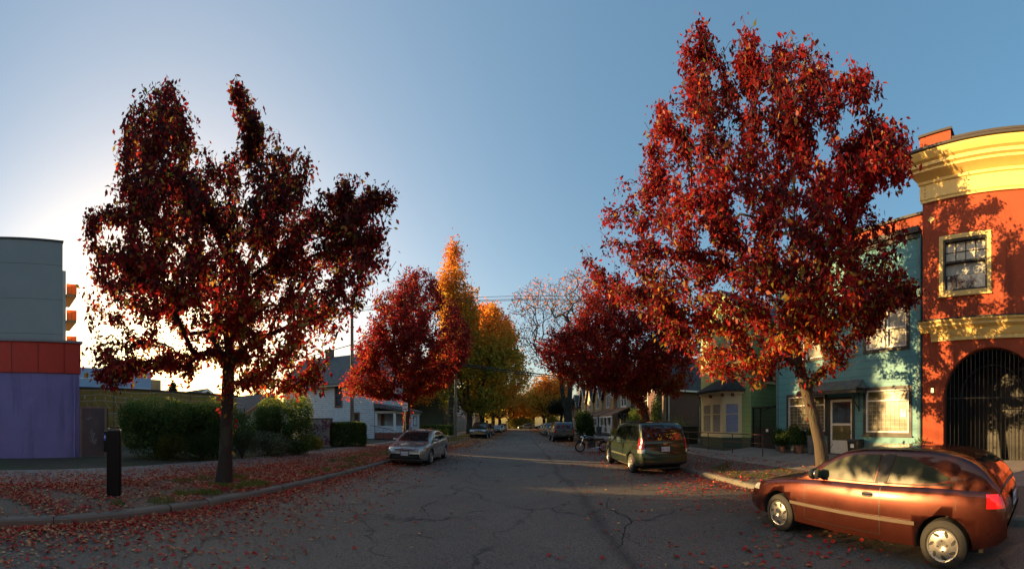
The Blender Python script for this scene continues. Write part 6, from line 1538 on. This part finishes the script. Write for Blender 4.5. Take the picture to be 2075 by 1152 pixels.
# ================================================================== TREES AND SHRUBS
RED_STOPS = [(0, (.012, .006, .007)), (.22, (.045, .008, .010)), (.42, (.17, .010, .010)), (.62, (.36, .013, .016)), (.78, (.48, .075, .02)), (.88, (.46, .25, .04)), (1, (.14, .17, .03))]
DK = leafmat('dark_red_leaf', [(p, c) for p, c in RED_STOPS], .5); DKL = leafmat('maroon_leaf', [(p, c) for p, c in RED_STOPS], .46)
BARK = barkmat('grey_brown_bark', (.032, .025, .02), (.045, .045, .03)); BARKW = barkmat('warm_bark', (.065, .048, .035), (.10, .085, .05))
def make_tree(name, label, cat, base, limbs, lobes, n, per, size, huefn, bark, trunk_r, lmat, spread=.16, step=.35, group=None, tips_only=0, plen=.18, keep=None, rmin=.006, along=3, droop=.9, wr=.5, flare=1.5, power=.46, gk={}):
    r = thing(name, label, cat, tuple(base), 0, group)
    T = np.concatenate([outline_pts(*lobes[0], n, **lobes[1])] + ([pxlobes(lobes[2], sum(l[3] for l in lobes[2]))] if len(lobes) > 2 else [])) if isinstance(lobes, tuple) else pxlobes(lobes, n) if len(lobes[0]) == 4 else lobe_pts(lobes, n)
    if keep is not None: T = T[keep(T)]
    A, par, tips = grow(limbs, T, step=step, plen=plen, **gk)
    wood('trunk', A, par, tips, trunk_r, bark, r, base, rmin=rmin, flare=flare, power=power)
    C = clusters(A, par, tips, per, spread, along=along)
    leaves_obj('crown', C - np.array(base), size, huefn(C), lmat, r, droop=droop, wr=wr)
    return r
def V(*a): return [Vector(p) for p in a]
# ---- near left tree
b = Vector((-6.9, 5.65, .13)); D = 8.9
def L(px, py, dd=0): return at(px, py, D + dd)
limbs = [(None, [b, L(457, 930), L(459, 860), L(461, 790), L(463, 740)]),
         (4, [L(485, 712, -.1), L(510, 695, -.3), L(545, 678, -.6), L(600, 655, -.9), L(650, 640, -1.1)]),
         (4, [L(440, 700, .2), L(420, 672, .4), L(395, 640, .6), L(380, 600, .9)]),
         (4, [L(466, 690, 0), L(480, 640, -.2), L(490, 590, -.4), L(520, 500, -.8)]),
         (4, [L(455, 670, .3), L(463, 610, .6), L(455, 520, .8), L(430, 430, .6)])]
lobes = [pxlobe(455, 560, D, 235, 150, 3.2), pxlobe(450, 440, D, 190, 120, 2.8), pxlobe(325, 285, D+.3, 62, 95, .8), pxlobe(345, 370, D, 90, 70, 1.4), pxlobe(500, 222, D-.4, 24, 70, .4, 2800), pxlobe(560, 345, D-.2, 85, 80, 1.3), pxlobe(745, 450, D-.3, 50, 80, 1.1),
         pxlobe(735, 390, D-.4, 28, 45, .6), pxlobe(700, 560, D-.2, 90, 95, 1.9), pxlobe(235, 465, D, 52, 65, 1.3), pxlobe(235, 620, D+.2, 60, 110, 1.9), pxlobe(300, 690, D, 110, 55, 2.0), pxlobe(590, 720, D-.3, 100, 60, 1.7), pxlobe(215, 735, D-.3, 42, 38, .9), pxlobe(690, 670, D-.8, 70, 50, 1.2), pxlobe(660, 540, D-.1, 95, 110, 1.7), pxlobe(265, 520, D+.1, 85, 110, 1.7), pxlobe(480, 700, D+1.2, 160, 70, 1.4), pxlobe(385, 270, D, 18, 60, .3, 700), pxlobe(650, 770, D-.6, 18, 28, .3, 500)]
def hue_left(C):
    n = len(C); low = np.clip((5.6 - C[:, 2]) / 3.2, 0, 1); right = np.clip((C[:, 0] + 7.5) / 3.5, 0, 1)
    h = .21 + .16 * vnoise(C, 1.2, 2) + rng.normal(size=n) * .13 + low * .16 + low * right * .24
    gr = rng.uniform(size=n) < .10 + .12 * low; return np.where(gr, rng.uniform(.85, 1, n), h)
def keep_left(T): return (T[:, 2] > 2.45) & ((T[:, 2] > 4.9) | (rng.uniform(size=len(T)) < .5)) & ~((T[:, 2] < 3.4) & (np.hypot(T[:, 0] - b.x, T[:, 1] - b.y) < 1.0)) & (T[:, 2] > 0)
make_tree('pear_tree', 'large dark maroon tree on the left verge beside the pay station', 'tree', b, limbs, (([(165,750),(172,690),(195,650),(165,600),(205,560),(185,505),(180,440),(225,405),(258,345),(243,290),(250,230),(300,185),(350,165),(362,205),(385,240),(372,290),(400,312),(425,280),(440,318),(480,305),(503,290),(492,235),(466,155),(486,175),(518,235),(526,272),(577,262),(590,300),(628,325),(630,362),(600,385),(635,410),(652,440),(672,425),(690,370),(715,350),(735,382),(762,375),(806,378),(790,425),(796,470),(800,520),(770,560),(742,600),(722,645),(700,690),(672,740),(655,795),(640,800),(625,765),(600,797),(560,785),(540,812),(500,802),(480,765),(440,745),(400,755),(360,778),(330,745),(290,735),(240,788),(215,770),(192,740)], D, 3.2), dict(gap=.47, gs=1.7, seed=9, jit=.3), [pxlobe(482, 190, D-.4, 13, 38, .2, 14), pxlobe(508, 245, D-.4, 15, 40, .3, 20), pxlobe(340, 210, D+.3, 22, 45, .5, 20), pxlobe(270, 260, D+.3, 30, 50, .6, 18), pxlobe(770, 395, D-.4, 40, 16, .4, 30), pxlobe(700, 400, D-.4, 16, 45, .4, 30), pxlobe(185, 450, D, 14, 30, .3, 14), pxlobe(225, 745, D-.2, 45, 35, .7, 60), pxlobe(650, 770, D-.6, 12, 28, .2, 16)]), 2100, 35, .138, hue_left, BARK, .165, DKL, spread=.105, along=4, keep=keep_left, group='red leaved street trees')
# ---- near right tree
b = Vector((6.85, 5.35, .15)); D = 8.7
limbs = [(None, [b, L(1662, 900), L(1650, 850), L(1636, 800), L(1620, 740), L(1606, 692)]),
         (5, [L(1590, 650, .2), L(1560, 600, .5), L(1520, 565, .9), L(1450, 540, 1.4), L(1380, 520, 1.9)]),
         (5, [L(1606, 640, 0), L(1602, 580, 0), L(1606, 500, .1), L(1612, 400, .1), L(1600, 300, .2), L(1570, 180, .3)]),
         (5, [L(1620, 640, -.3), L(1650, 580, -.6), L(1690, 520, -.9), L(1740, 450, -1.2)]),
         (8, [L(1560, 530, .4), L(1510, 460, .8), L(1460, 380, 1.0), L(1430, 260, 1.1)])]
lobes = [pxlobe(1560, 520, D, 230, 150, 3.0), pxlobe(1590, 340, D, 165, 150, 2.6), pxlobe(1545, 170, D, 55, 110, 1.1), pxlobe(1640, 150, D-.3, 90, 90, 1.4), pxlobe(1705, 165, D-.6, 65, 35, .8), pxlobe(1412, 215, D+.6, 26, 150, .5, 5200), pxlobe(1335, 290, D+.9, 22, 85, .5, 3000), pxlobe(1300, 430, D+1.0, 55, 70, 1.1),
         pxlobe(1260, 540, D+1.4, 75, 60, 1.3), pxlobe(1390, 520, D+1, 120, 110, 2.0), pxlobe(1770, 315, D-.8, 75, 55, 1.1), pxlobe(1755, 500, D-.9, 65, 80, 1.4), pxlobe(1815, 575, D-1.3, 45, 30, .6, 1600), pxlobe(1740, 620, D-1, 75, 45, 1.2), pxlobe(1500, 670, D+.2, 150, 85, 2.4), pxlobe(1420, 690, D+1, 90, 55, 1.5), pxlobe(1690, 690, D-.6, 45, 50, 1.0), pxlobe(1520, 745, D, 60, 28, 1.0), pxlobe(1590, 650, D-.5, 90, 60, 1.2)]
def hue_right(C):
    n = len(C); low = np.clip((6.0 - C[:, 2]) / 3.0, 0, 1)
    h = .28 + .26 * vnoise(C, 1.1, 4) + rng.normal(size=n) * .12 + low * .24 * vnoise(C, .9, 8)
    gr = rng.uniform(size=n) < .03 + .22 * low; return np.where(gr, rng.uniform(.82, 1, n), h)
def keep_right(T): return (T[:, 2] > 2.7) & ~((T[:, 2] < 4.2) & (np.hypot(T[:, 0] - 6.3, T[:, 1] - 5.6) < .9)) & (T[:, 2] > 0)
make_tree('pear_tree', 'tall crimson tree on the right verge, trunk rising behind the rust red hatchback', 'tree', b, limbs, (([(1176,528),(1215,482),(1225,410),(1278,390),(1261,357),(1304,337),(1301,277),(1327,238),(1334,192),(1354,212),(1350,284),(1366,264),(1383,192),(1388,80),(1436,58),(1450,139),(1469,178),(1496,159),(1490,50),(1538,62),(1542,99),(1575,68),(1621,80),(1674,100),(1785,160),(1733,200),(1700,258),(1660,297),(1707,297),(1746,268),(1812,246),(1855,262),(1825,317),(1860,385),(1806,352),(1766,370),(1760,422),(1740,436),(1827,467),(1799,528),(1832,546),(1868,596),(1806,600),(1812,634),(1746,673),(1713,735),(1674,733),(1674,693),(1641,726),(1581,700),(1542,768),(1476,752),(1410,745),(1331,673),(1258,620),(1208,563)], D, 3.0), dict(gap=.50, gs=1.7, seed=12, skew=-.35, jit=.3), [pxlobe(1418, 100, D+.6, 20, 48, .4, 26), pxlobe(1402, 190, D+.6, 14, 60, .3, 24), pxlobe(1385, 280, D+.7, 12, 50, .3, 16), pxlobe(1340, 230, D+.9, 8, 42, .25, 14), pxlobe(1318, 300, D+.9, 16, 40, .3, 14), pxlobe(1512, 100, D, 20, 55, .4, 22), pxlobe(1590, 95, D, 28, 35, .5, 20), pxlobe(1740, 165, D-.5, 60, 18, .4, 24), pxlobe(1800, 290, D-.9, 62, 30, .6, 45), pxlobe(1835, 585, D-1.3, 35, 22, .4, 40)]), 2000, 30, .132, hue_right, BARKW, .145, DK, spread=.10, along=4, keep=keep_right, group='red leaved street trees')
# ---- second left tree
b = Vector((-7.0, 19.4, .13)); D = 20.6
limbs = [(None, [b, L(824, 850), L(826, 820), L(830, 795)]), (3, [L(842, 770, .2), L(862, 740, .5), L(885, 700, .8)]), (3, [L(824, 760, -.2), L(812, 720, -.4), L(800, 670, -.6)]), (3, [L(832, 750, .1), L(838, 690, .1), L(838, 620, .1)])]
lobes = [pxlobe(830, 690, D, 95, 75, 3.2), pxlobe(835, 605, D, 58, 58, 2.2), pxlobe(755, 730, D, 62, 58, 2.2), pxlobe(900, 680, D, 50, 70, 2.2), pxlobe(740, 780, D, 42, 28, 1.4), pxlobe(810, 790, D, 75, 32, 2.0), pxlobe(905, 620, D, 30, 30, 1.1), pxlobe(790, 640, D, 45, 50, 1.6)]
def hue2(C):
    n = len(C); low = np.clip((6.5 - C[:, 2]) / 3.5, 0, 1)
    h = .42 + .14 * vnoise(C, .9, 6) + rng.normal(size=n) * .11 + low * .16; return np.where(rng.uniform(size=n) < .06, rng.uniform(.75, 1, n), h)
make_tree('pear_tree', 'red tree behind the silver sedan in front of the white house', 'tree', b, limbs, (([(690,775),(735,725),(715,700),(745,660),(755,600),(790,570),(828,540),(872,550),(890,590),(925,620),(947,660),(952,700),(935,745),(900,785),(870,790),(845,802),(835,828),(800,828),(770,818),(740,790),(702,805)], D, 3.6), dict(gap=.43, gs=1.0, seed=5)), 1500, 36, .17, hue2, BARK, .15, DK, spread=.15, step=.5, along=4, keep=lambda T: T[:, 2] > 3.35, group='red leaved street trees', rmin=.009)
# ---- second right tree
b = Vector((7.1, 17.6, .15)); D = 19.0
limbs = [(None, [b, L(1314, 865), L(1306, 835), L(1296, 812), L(1280, 790)]), (4, [L(1262, 768, .3), L(1235, 745, .6), L(1200, 725, .9)]), (4, [L(1285, 750, 0), L(1290, 700, -.2), L(1285, 640, -.2)]), (3, [L(1305, 780, -.3), L(1325, 740, -.6), L(1350, 690, -.8)])]
lobes = [pxlobe(1270, 680, D, 110, 75, 3.4), pxlobe(1265, 610, D, 75, 55, 2.4), pxlobe(1150, 700, D+.6, 60, 42, 1.9), pxlobe(1190, 660, D+.5, 60, 55, 2.0), pxlobe(1360, 700, D, 70, 70, 2.4), pxlobe(1250, 760, D, 100, 28, 2.2), pxlobe(1385, 765, D-.4, 40, 22, 1.2), pxlobe(1220, 590, D, 45, 30, 1.4), pxlobe(1340, 620, D, 60, 60, 2.0)]
make_tree('pear_tree', 'red tree with a bent trunk behind the green minivan', 'tree', b, limbs, (([(1088,690),(1120,662),(1160,648),(1185,605),(1175,570),(1230,555),(1300,580),(1380,600),(1420,680),(1405,765),(1370,792),(1330,780),(1290,802),(1240,790),(1200,785),(1150,775),(1118,742),(1092,715)], D, 3.8), dict(gap=.43, gs=1.0, seed=15)), 1600, 36, .165, lambda C: hue2(C) - .03 + .12 * np.clip((5.5 - C[:, 2]) / 2, 0, 1), BARKW, .19, DK, spread=.15, step=.5, along=4, keep=lambda T: T[:, 2] > 2.9, group='red leaved street trees', rmin=.009)

# ---- maples further on
MAPLE = leafmat('maple_leaf', [(0, (.06, .10, .015)), (.3, (.22, .24, .03)), (.5, (.48, .32, .035)), (.72, (.66, .27, .03)), (1, (.62, .13, .025))], .62)
def maple(label, px, d, top, rx, hue, n=520, per=26, size=.34, seed=0, sparse=1, base_h=3.6, trunk_r=.42, x=None, y=None, group='maples lining the street', name='maple_tree', nl=5, outl=None, sp_=1, **kw):
    base = Vector((x, y, .13)) if x is not None else Vector((at(px, 880, d).x, at(px, 880, d).y, .13))
    zc = (top + base_h) / 2; rz_ = (top - base_h) / 2; bx, by = base.x, base.y
    limbs = [(None, [base, base + Vector((0, 0, 1.2)), base + Vector((.1, 0, 2.2)), base + Vector((0, 0, 3.0))])]
    for i in range(nl):
        a = i * 6.283 / max(nl, 1) + seed; limbs.append((3, [base + Vector((cos(a)*rx*.18*sp_, sin(a)*rx*.18*sp_, 4.3)), base + Vector((cos(a)*rx*.38*sp_, sin(a)*rx*.38*sp_, 4.3 + rz_*.55)), base + Vector((cos(a)*rx*.5*sp_, sin(a)*rx*.5*sp_, 4.3 + rz_*1.0))]))
    lo = []
    for i in range(9):
        a = i * 2.4 + seed; q = random.uniform(.25, .62); lo.append(((bx + cos(a)*rx*q, by + sin(a)*rx*q, zc + rz_*random.uniform(-.55, .5)), (rx*random.uniform(.38, .55), rx*random.uniform(.38, .55), rz_*random.uniform(.25, .4)), 1))
    lo.append(((bx, by, zc), (rx*.7, rx*.7, rz_*.95), 2.6))
    def hf(C):
        k = len(C); return hue[0] + hue[1] * (vnoise(C, .35, seed + 3) - .5) + rng.normal(size=k) * .10 + hue[2] * (C[:, 2] - zc) / rz_
    if outl: lo = ((outl, d, rx), dict(gap=.42, gs=.5, seed=seed))
    return make_tree(name, label, 'tree', base, limbs, lo, n, per, size, hf, BARK, trunk_r, MAPLE, spread=.55, step=.9, group=group, rmin=.022, keep=lambda T: (T[:, 2] > base_h*.8) & (vnoise(T, .8, seed) > .2), along=2, droop=.5, wr=.8, flare=1.3, **kw)
# tall narrow orange tree
D_ = 45.5
b = Vector((-9.4, 44.5, .13)); D = 45.5
lobes = [pxlobe(917, 560, D, 22, 50, 1.8), pxlobe(922, 600, D, 34, 60, 2.4), pxlobe(928, 670, D, 42, 70, 2.8), pxlobe(913, 515, D, 12, 24, .9, 500), pxlobe(945, 580, D, 14, 40, 1.2, 700)]
make_tree('columnar_tree', 'tall narrow orange tree rising above the red trees on the left', 'tree', b, [(None, [b, b + Vector((0,0,3)), b + Vector((0,0,8)), b + Vector((-.3,0,14)), b + Vector((-.4,0,20))])], (([(893,650),(888,590),(897,555),(903,510),(912,495),(918,486),(926,500),(936,525),(946,545),(956,575),(963,620),(972,700),(965,770),(900,770),(882,700)], D_, 2.3), dict(gap=.45, gs=.9, jit=1.0)), 1300, 28, .28, lambda C: .58 + .025 * (C[:, 2] - 14) + rng.normal(size=len(C)) * .14, BARK, .3, MAPLE, spread=.4, step=.8, rmin=.02, droop=.2, wr=.7)
maple('green and gold maple with a forked trunk behind the black pickup', 951, 50, 18.5, 6.6, (.52, .4, .30), 1000, 34, .34, 1, outl=[(872,720),(890,650),(925,610),(962,592),(985,632),(1003,616),(1025,645),(1045,690),(1060,722),(1058,765),(1030,805),(990,832),(940,822),(897,812),(878,765)])
maple('orange topped maple just beyond the green and gold one', 976, 56, 19.0, 6.3, (.64, .35, .26), 800, 32, .34, 2, outl=[(945,640),(985,612),(1018,628),(1040,668),(1068,715),(1072,765),(1045,800),(1010,835),(965,815),(940,740)])
r = maple('half bare tree with thin upright branches and few orange leaves on the right', 1150, 48.5, 23.0, 7.4, (.86, .2, .1), 2600, 2, .26, 3, trunk_r=.62, base_h=6.0, nl=3, power=.60, sp_=.38, gk=dict(wander=.05, straight=.5), outl=[(1026,628),(1042,590),(1078,563),(1128,566),(1160,543),(1205,550),(1235,600),(1242,690),(1200,735),(1140,760),(1080,735),(1046,680)])
proto = []
for i, (lab, x, y, t, rx, hue) in enumerate((('orange maple on the left side beyond the two gold ones', -6.4, 77, 15.5, 7.5, (.64, .3, .15)), ('golden maple on the right side beyond the half bare tree', 6.2, 75, 14.5, 7.0, (.66, .3, .12)), ('deep orange maple far along the left verge', -5.8, 92, 14, 8.4, (.7, .25, .1)), ('rust orange maple far along the right verge', 6.2, 90, 14.5, 8.4, (.72, .25, .1)))):
    proto.append(maple(lab, 0, 0, t, rx, hue, 420, 24, .42, 10 + i, x=x, y=y, base_h=3.0))
ends = [('olive brown maple at the left of the far junction', -8, 96, 1.0), ('olive gold maple at the right of the far junction', 9, 94, 1.0), ('orange maple just left of the far junction centre', -4, 112, .95), ('rust maple closing the view beyond the junction', 3.5, 114, .9), ('gold maple at the right beyond the junction', 10.5, 113, 1.0), ('brown maple at the left beyond the junction', -11.5, 113, 1.0)]
for i, (lab, x, y, s) in enumerate(ends): copy_tree(proto[i % 4], None, lab, (x, y, .1), i * 1.3 + .5, s)
# background trees behind the houses
bgt = [('orange tree behind the white house roof', -20, 52, .9, 2), ('brown tree behind the dark green house', -26, 72, 1.0, 0), ('rusty tree behind the light grey house', -24, 92, 1.0, 3), ('gold tree behind the gabled row, nearest', 26, 50, .75, 1), ('orange tree behind the gabled row, middle', 25, 68, .9, 2), ('olive tree behind the gabled row, farthest', 20, 86, 1.0, 1), ('gold tree far behind the yellow gabled house', -36, 52, .8, 1)]
for i, (lab, x, y, s, p) in enumerate(bgt): copy_tree(proto[p], None, lab, (x, y, .1), i * 2.1, s).__setitem__('group', 'trees behind the houses')
# dark evergreen by the right verge
EVG = leafmat('evergreen_leaf', [(0, (.006, .010, .006)), (.6, (.018, .030, .012)), (1, (.05, .05, .02))], .25)
b = Vector((6.9, 58, .13)); c = b + Vector((0, 0, 5.0))
make_tree('evergreen_tree', 'dark drooping evergreen tree on the right before the golden maples', 'tree', b, [(None, [b, b + Vector((0,0,1.5)), b + Vector((.2,0,2.8)), b + Vector((0,0,4))])], [((b.x, b.y, 4.9), (2.6, 2.6, 1.5), 2), ((b.x-1.2, b.y, 4.4), (1.5, 1.5, 1.0), 1), ((b.x+1, b.y, 5.6), (1.5, 1.5, .9), 1)], 420, 22, .22, lambda C: rng.uniform(0, .9, len(C)), BARK, .22, EVG, spread=.3, step=.5, rmin=.015, wr=.4)
def conifer(x, y, h, r_, label):
    b = Vector((x, y, .1)); r = thing('conifer_tree', label, 'tree', tuple(b), 0, 'conifers behind the left buildings'); q = MB(); q.tube([(0,0,0),(0,0,h)], [.3, .03], 7)
    P = []
    for i in range(46):
        z = h * (.12 + .86 * i / 46); a = i * 2.4
        for kk in range(3):
            aa = a + kk * 2.09; rr = r_ * (1 - z / h) ** .8 + .15; e = (cos(aa)*rr, sin(aa)*rr, z - rr*.25); q.tube([(0,0,z), (e[0]*.5, e[1]*.5, z), e], [.04, .025, .01], 3, caps=False)
            t = rng.uniform(.15, 1, 34)[:, None]; P.append(np.array([0,0,z]) * (1-t) + np.array(e) * t + rng.normal(size=(34, 3)) * .16)
    build(q, 'trunk', BARK, r); C = np.concatenate(P); leaves_obj('crown', C, .38, rng.uniform(0, 1, len(C)), EVG, r, droop=.4, wr=.25)
conifer(-38, 22.5, 7.2, 1.6, 'small conifer above the mustard wall near the sun'); conifer(-40, 40, 11, 2.4, 'conifer behind the low grey house'); conifer(-33, 44, 12, 2.6, 'conifer just right of the near tree trunk, far behind')

# ---- shrubs
SHR = leafmat('laurel_leaf', [(0, (.022, .045, .014)), (.5, (.065, .12, .028)), (.85, (.14, .21, .04)), (1, (.28, .28, .05))], .4)
VAR = leafmat('variegated_leaf', [(0, (.03, .05, .02)), (.5, (.09, .13, .06)), (1, (.38, .40, .28))], .3)
YSH = leafmat('golden_leaf', [(0, (.06, .08, .015)), (.5, (.22, .20, .03)), (1, (.42, .30, .05))], .45)
def shrub(label, px, py0, py1, d, wpx, dep, mat, n, size, hue=(.4, .22), top_yellow=0, name='shrub', cat='shrub', box=False, wr=.45, spikes=0, lmp=9):
    c = at(px, py1, d); h = EYE + (858 - py0) / F * d - .14; rx = wpx / 2 / F * d * 1.12; n = int(n * 1.4); a = th(px)
    r = thing(name, label, cat, (c.x, c.y, .14), -a)
    if box:
        f = rng.integers(0, 5, n); C = rng.uniform(-1, 1, (n, 3)); q = 1 - rng.exponential(.05, n)
        C[f == 0, 0] = -q[f == 0]; C[f == 1, 0] = q[f == 1]; C[f == 2, 1] = -q[f == 2]; C[f == 3, 1] = q[f == 3]; C[f == 4, 2] = q[f == 4]; C[: n // 4] *= rng.uniform(.5, .97, (n // 4, 1))
        C /= np.maximum(1, (np.abs(C) ** 6).sum(1) ** (1/6))[:, None]; C = C * np.array([rx, dep, h/2]) * (1 + .06 * (vnoise(C * 6, .9, 3)[:, None] - .5)) + np.array([0, 0, h/2])
    else:
        k = lmp; cs = [((0, 0, h*.48), (rx*.85, dep*.9, h*.50))] + [((rx*random.uniform(-.6, .6), dep*random.uniform(-.5, .4), h*random.uniform(.3, .72)), (rx*random.uniform(.3, .5), dep*random.uniform(.4, .6), h*random.uniform(.22, .32))) for _ in range(k)]
        out = []; wgt = [3] + [1]*k; tot = sum(wgt)
        for (cc, rr), w in zip(cs, wgt):
            m = int(n*w/tot); dd = rng.normal(size=(m, 3)); dd /= np.linalg.norm(dd, axis=1)[:, None]; rad = 1 - rng.exponential(.10, m)
            rad *= 1 + .24*(vnoise(dd*3.2, 1.2, int(px) % 50) - .4); out.append(np.array(cc) + dd * rad[:, None] * np.array(rr))
        C = np.concatenate(out)
        if spikes:
            s = rng.integers(0, len(C), spikes); top = C[s]; top = top[top[:, 2] > h*.6]
            up = np.repeat(top, 14, axis=0); up[:, 2] += rng.uniform(0, .30, len(up)); up += rng.normal(size=up.shape) * .025; C = np.concatenate([C, up])
        C = C[C[:, 2] > .02]
    hu = hue[0] + rng.normal(size=len(C)) * hue[1] + top_yellow * np.clip(C[:, 2] / h - .72, 0, 1) * 2.5
    q = MB(); size *= 1.25
    for i in range(9):
        a2 = i * 2.4; q.tube([(0, 0, 0), (rx*.2*cos(a2), dep*.2*sin(a2), h*.3), (rx*.6*cos(a2), dep*.6*sin(a2), h*.7)], [.03, .02, .008], 4)
    build(q, 'stems', BARK, r); leaves_obj('foliage', C, size, hu, mat, r, droop=-.1, wr=wr)
shrub('large dark green laurel bush, the leftmost, behind the pay station', 318, 800, 938, 15.2, 150, 1.4, SHR, 17000, .085, (.42, .2), .8, spikes=380)
shrub('broad dark green laurel bush directly behind the near tree trunk', 432, 812, 938, 15.6, 150, 1.3, SHR, 16000, .085, (.40, .2), .9, spikes=380)
shrub('rounded dark green bush right of the near tree trunk', 572, 806, 930, 17.3, 122, 1.3, SHR, 14000, .085, (.42, .2), .8, spikes=300)
shrub('pale variegated bush in front of the rounded dark bush', 545, 870, 928, 16.2, 92, .8, VAR, 7000, .07, (.55, .28), wr=.35)
shrub('low olive green bush under the leftmost laurel', 348, 875, 938, 14.3, 72, .6, YSH, 4500, .06, (.12, .12))
shrub('dark spreading bush at the foot of the broad laurel', 410, 872, 940, 14.4, 85, .6, SHR, 5000, .055, (.25, .15))
shrub('grey green feathery bush between trunk and variegated bush', 490, 868, 936, 15.0, 60, .6, VAR, 4500, .06, (.25, .15), wr=.2)
shrub('dark low shrub at the foot of the rounded bush', 600, 895, 925, 17.2, 55, .6, SHR, 2600, .06, (.3, .2))
shrub('golden leaved shrub in front of the graffiti cabinet', 632, 880, 917, 20, 46, .6, YSH, 2600, .075, (.6, .25))
shrub('clipped dark green hedge right of the graffiti cabinet', 704, 856, 908, 23.6, 66, 1.1, SHR, 20000, .085, (.45, .2), name='hedge', cat='hedge', box=True)
shrub('long low hedge before the dark green house', 880, 862, 884, 44, 66, .8, SHR, 6000, .14, (.4, .2), name='hedge', cat='hedge', box=True)
shrub('dark round shrub between the motorcycle and the grey pickup', 1186, 836, 893, 31, 36, 1.0, SHR, 5200, .15, (.22, .25), spikes=160)
shrub('tall bright green bamboo before the tan house porch', 1294, 826, 885, 30, 38, .9, leafmat('bamboo_leaf', [(0, (.06, .12, .02)), (1, (.22, .28, .05))], .5), 4500, .2, (.5, .3), wr=.18, name='bamboo', cat='plant')
shrub('green climber at the corner of the maroon house', 1330, 800, 880, 28.5, 24, .5, leafmat('climber_leaf', [(0, (.04, .08, .02)), (1, (.14, .18, .04))], .5), 2200, .13, (.4, .3))
shrub('orange leaved bush by the sidewalk of the gabled row', 1255, 868, 888, 33, 34, .6, YSH, 1800, .12, (.75, .2))
shrub('golden hedge by the far gabled houses', 1122, 838, 866, 66, 26, 1.4, YSH, 3000, .2, (.6, .2))
shrub('scrubby plant at the foot of the red building', 1868, 888, 906, 12, 30, .4, POTLEAF, 500, .12, (.5, .3), wr=.2)
shrub('brown hedge by the pale house at the street end', 1052, 846, 862, 110, 60, 1, YSH, 2500, .35, (.4, .3))
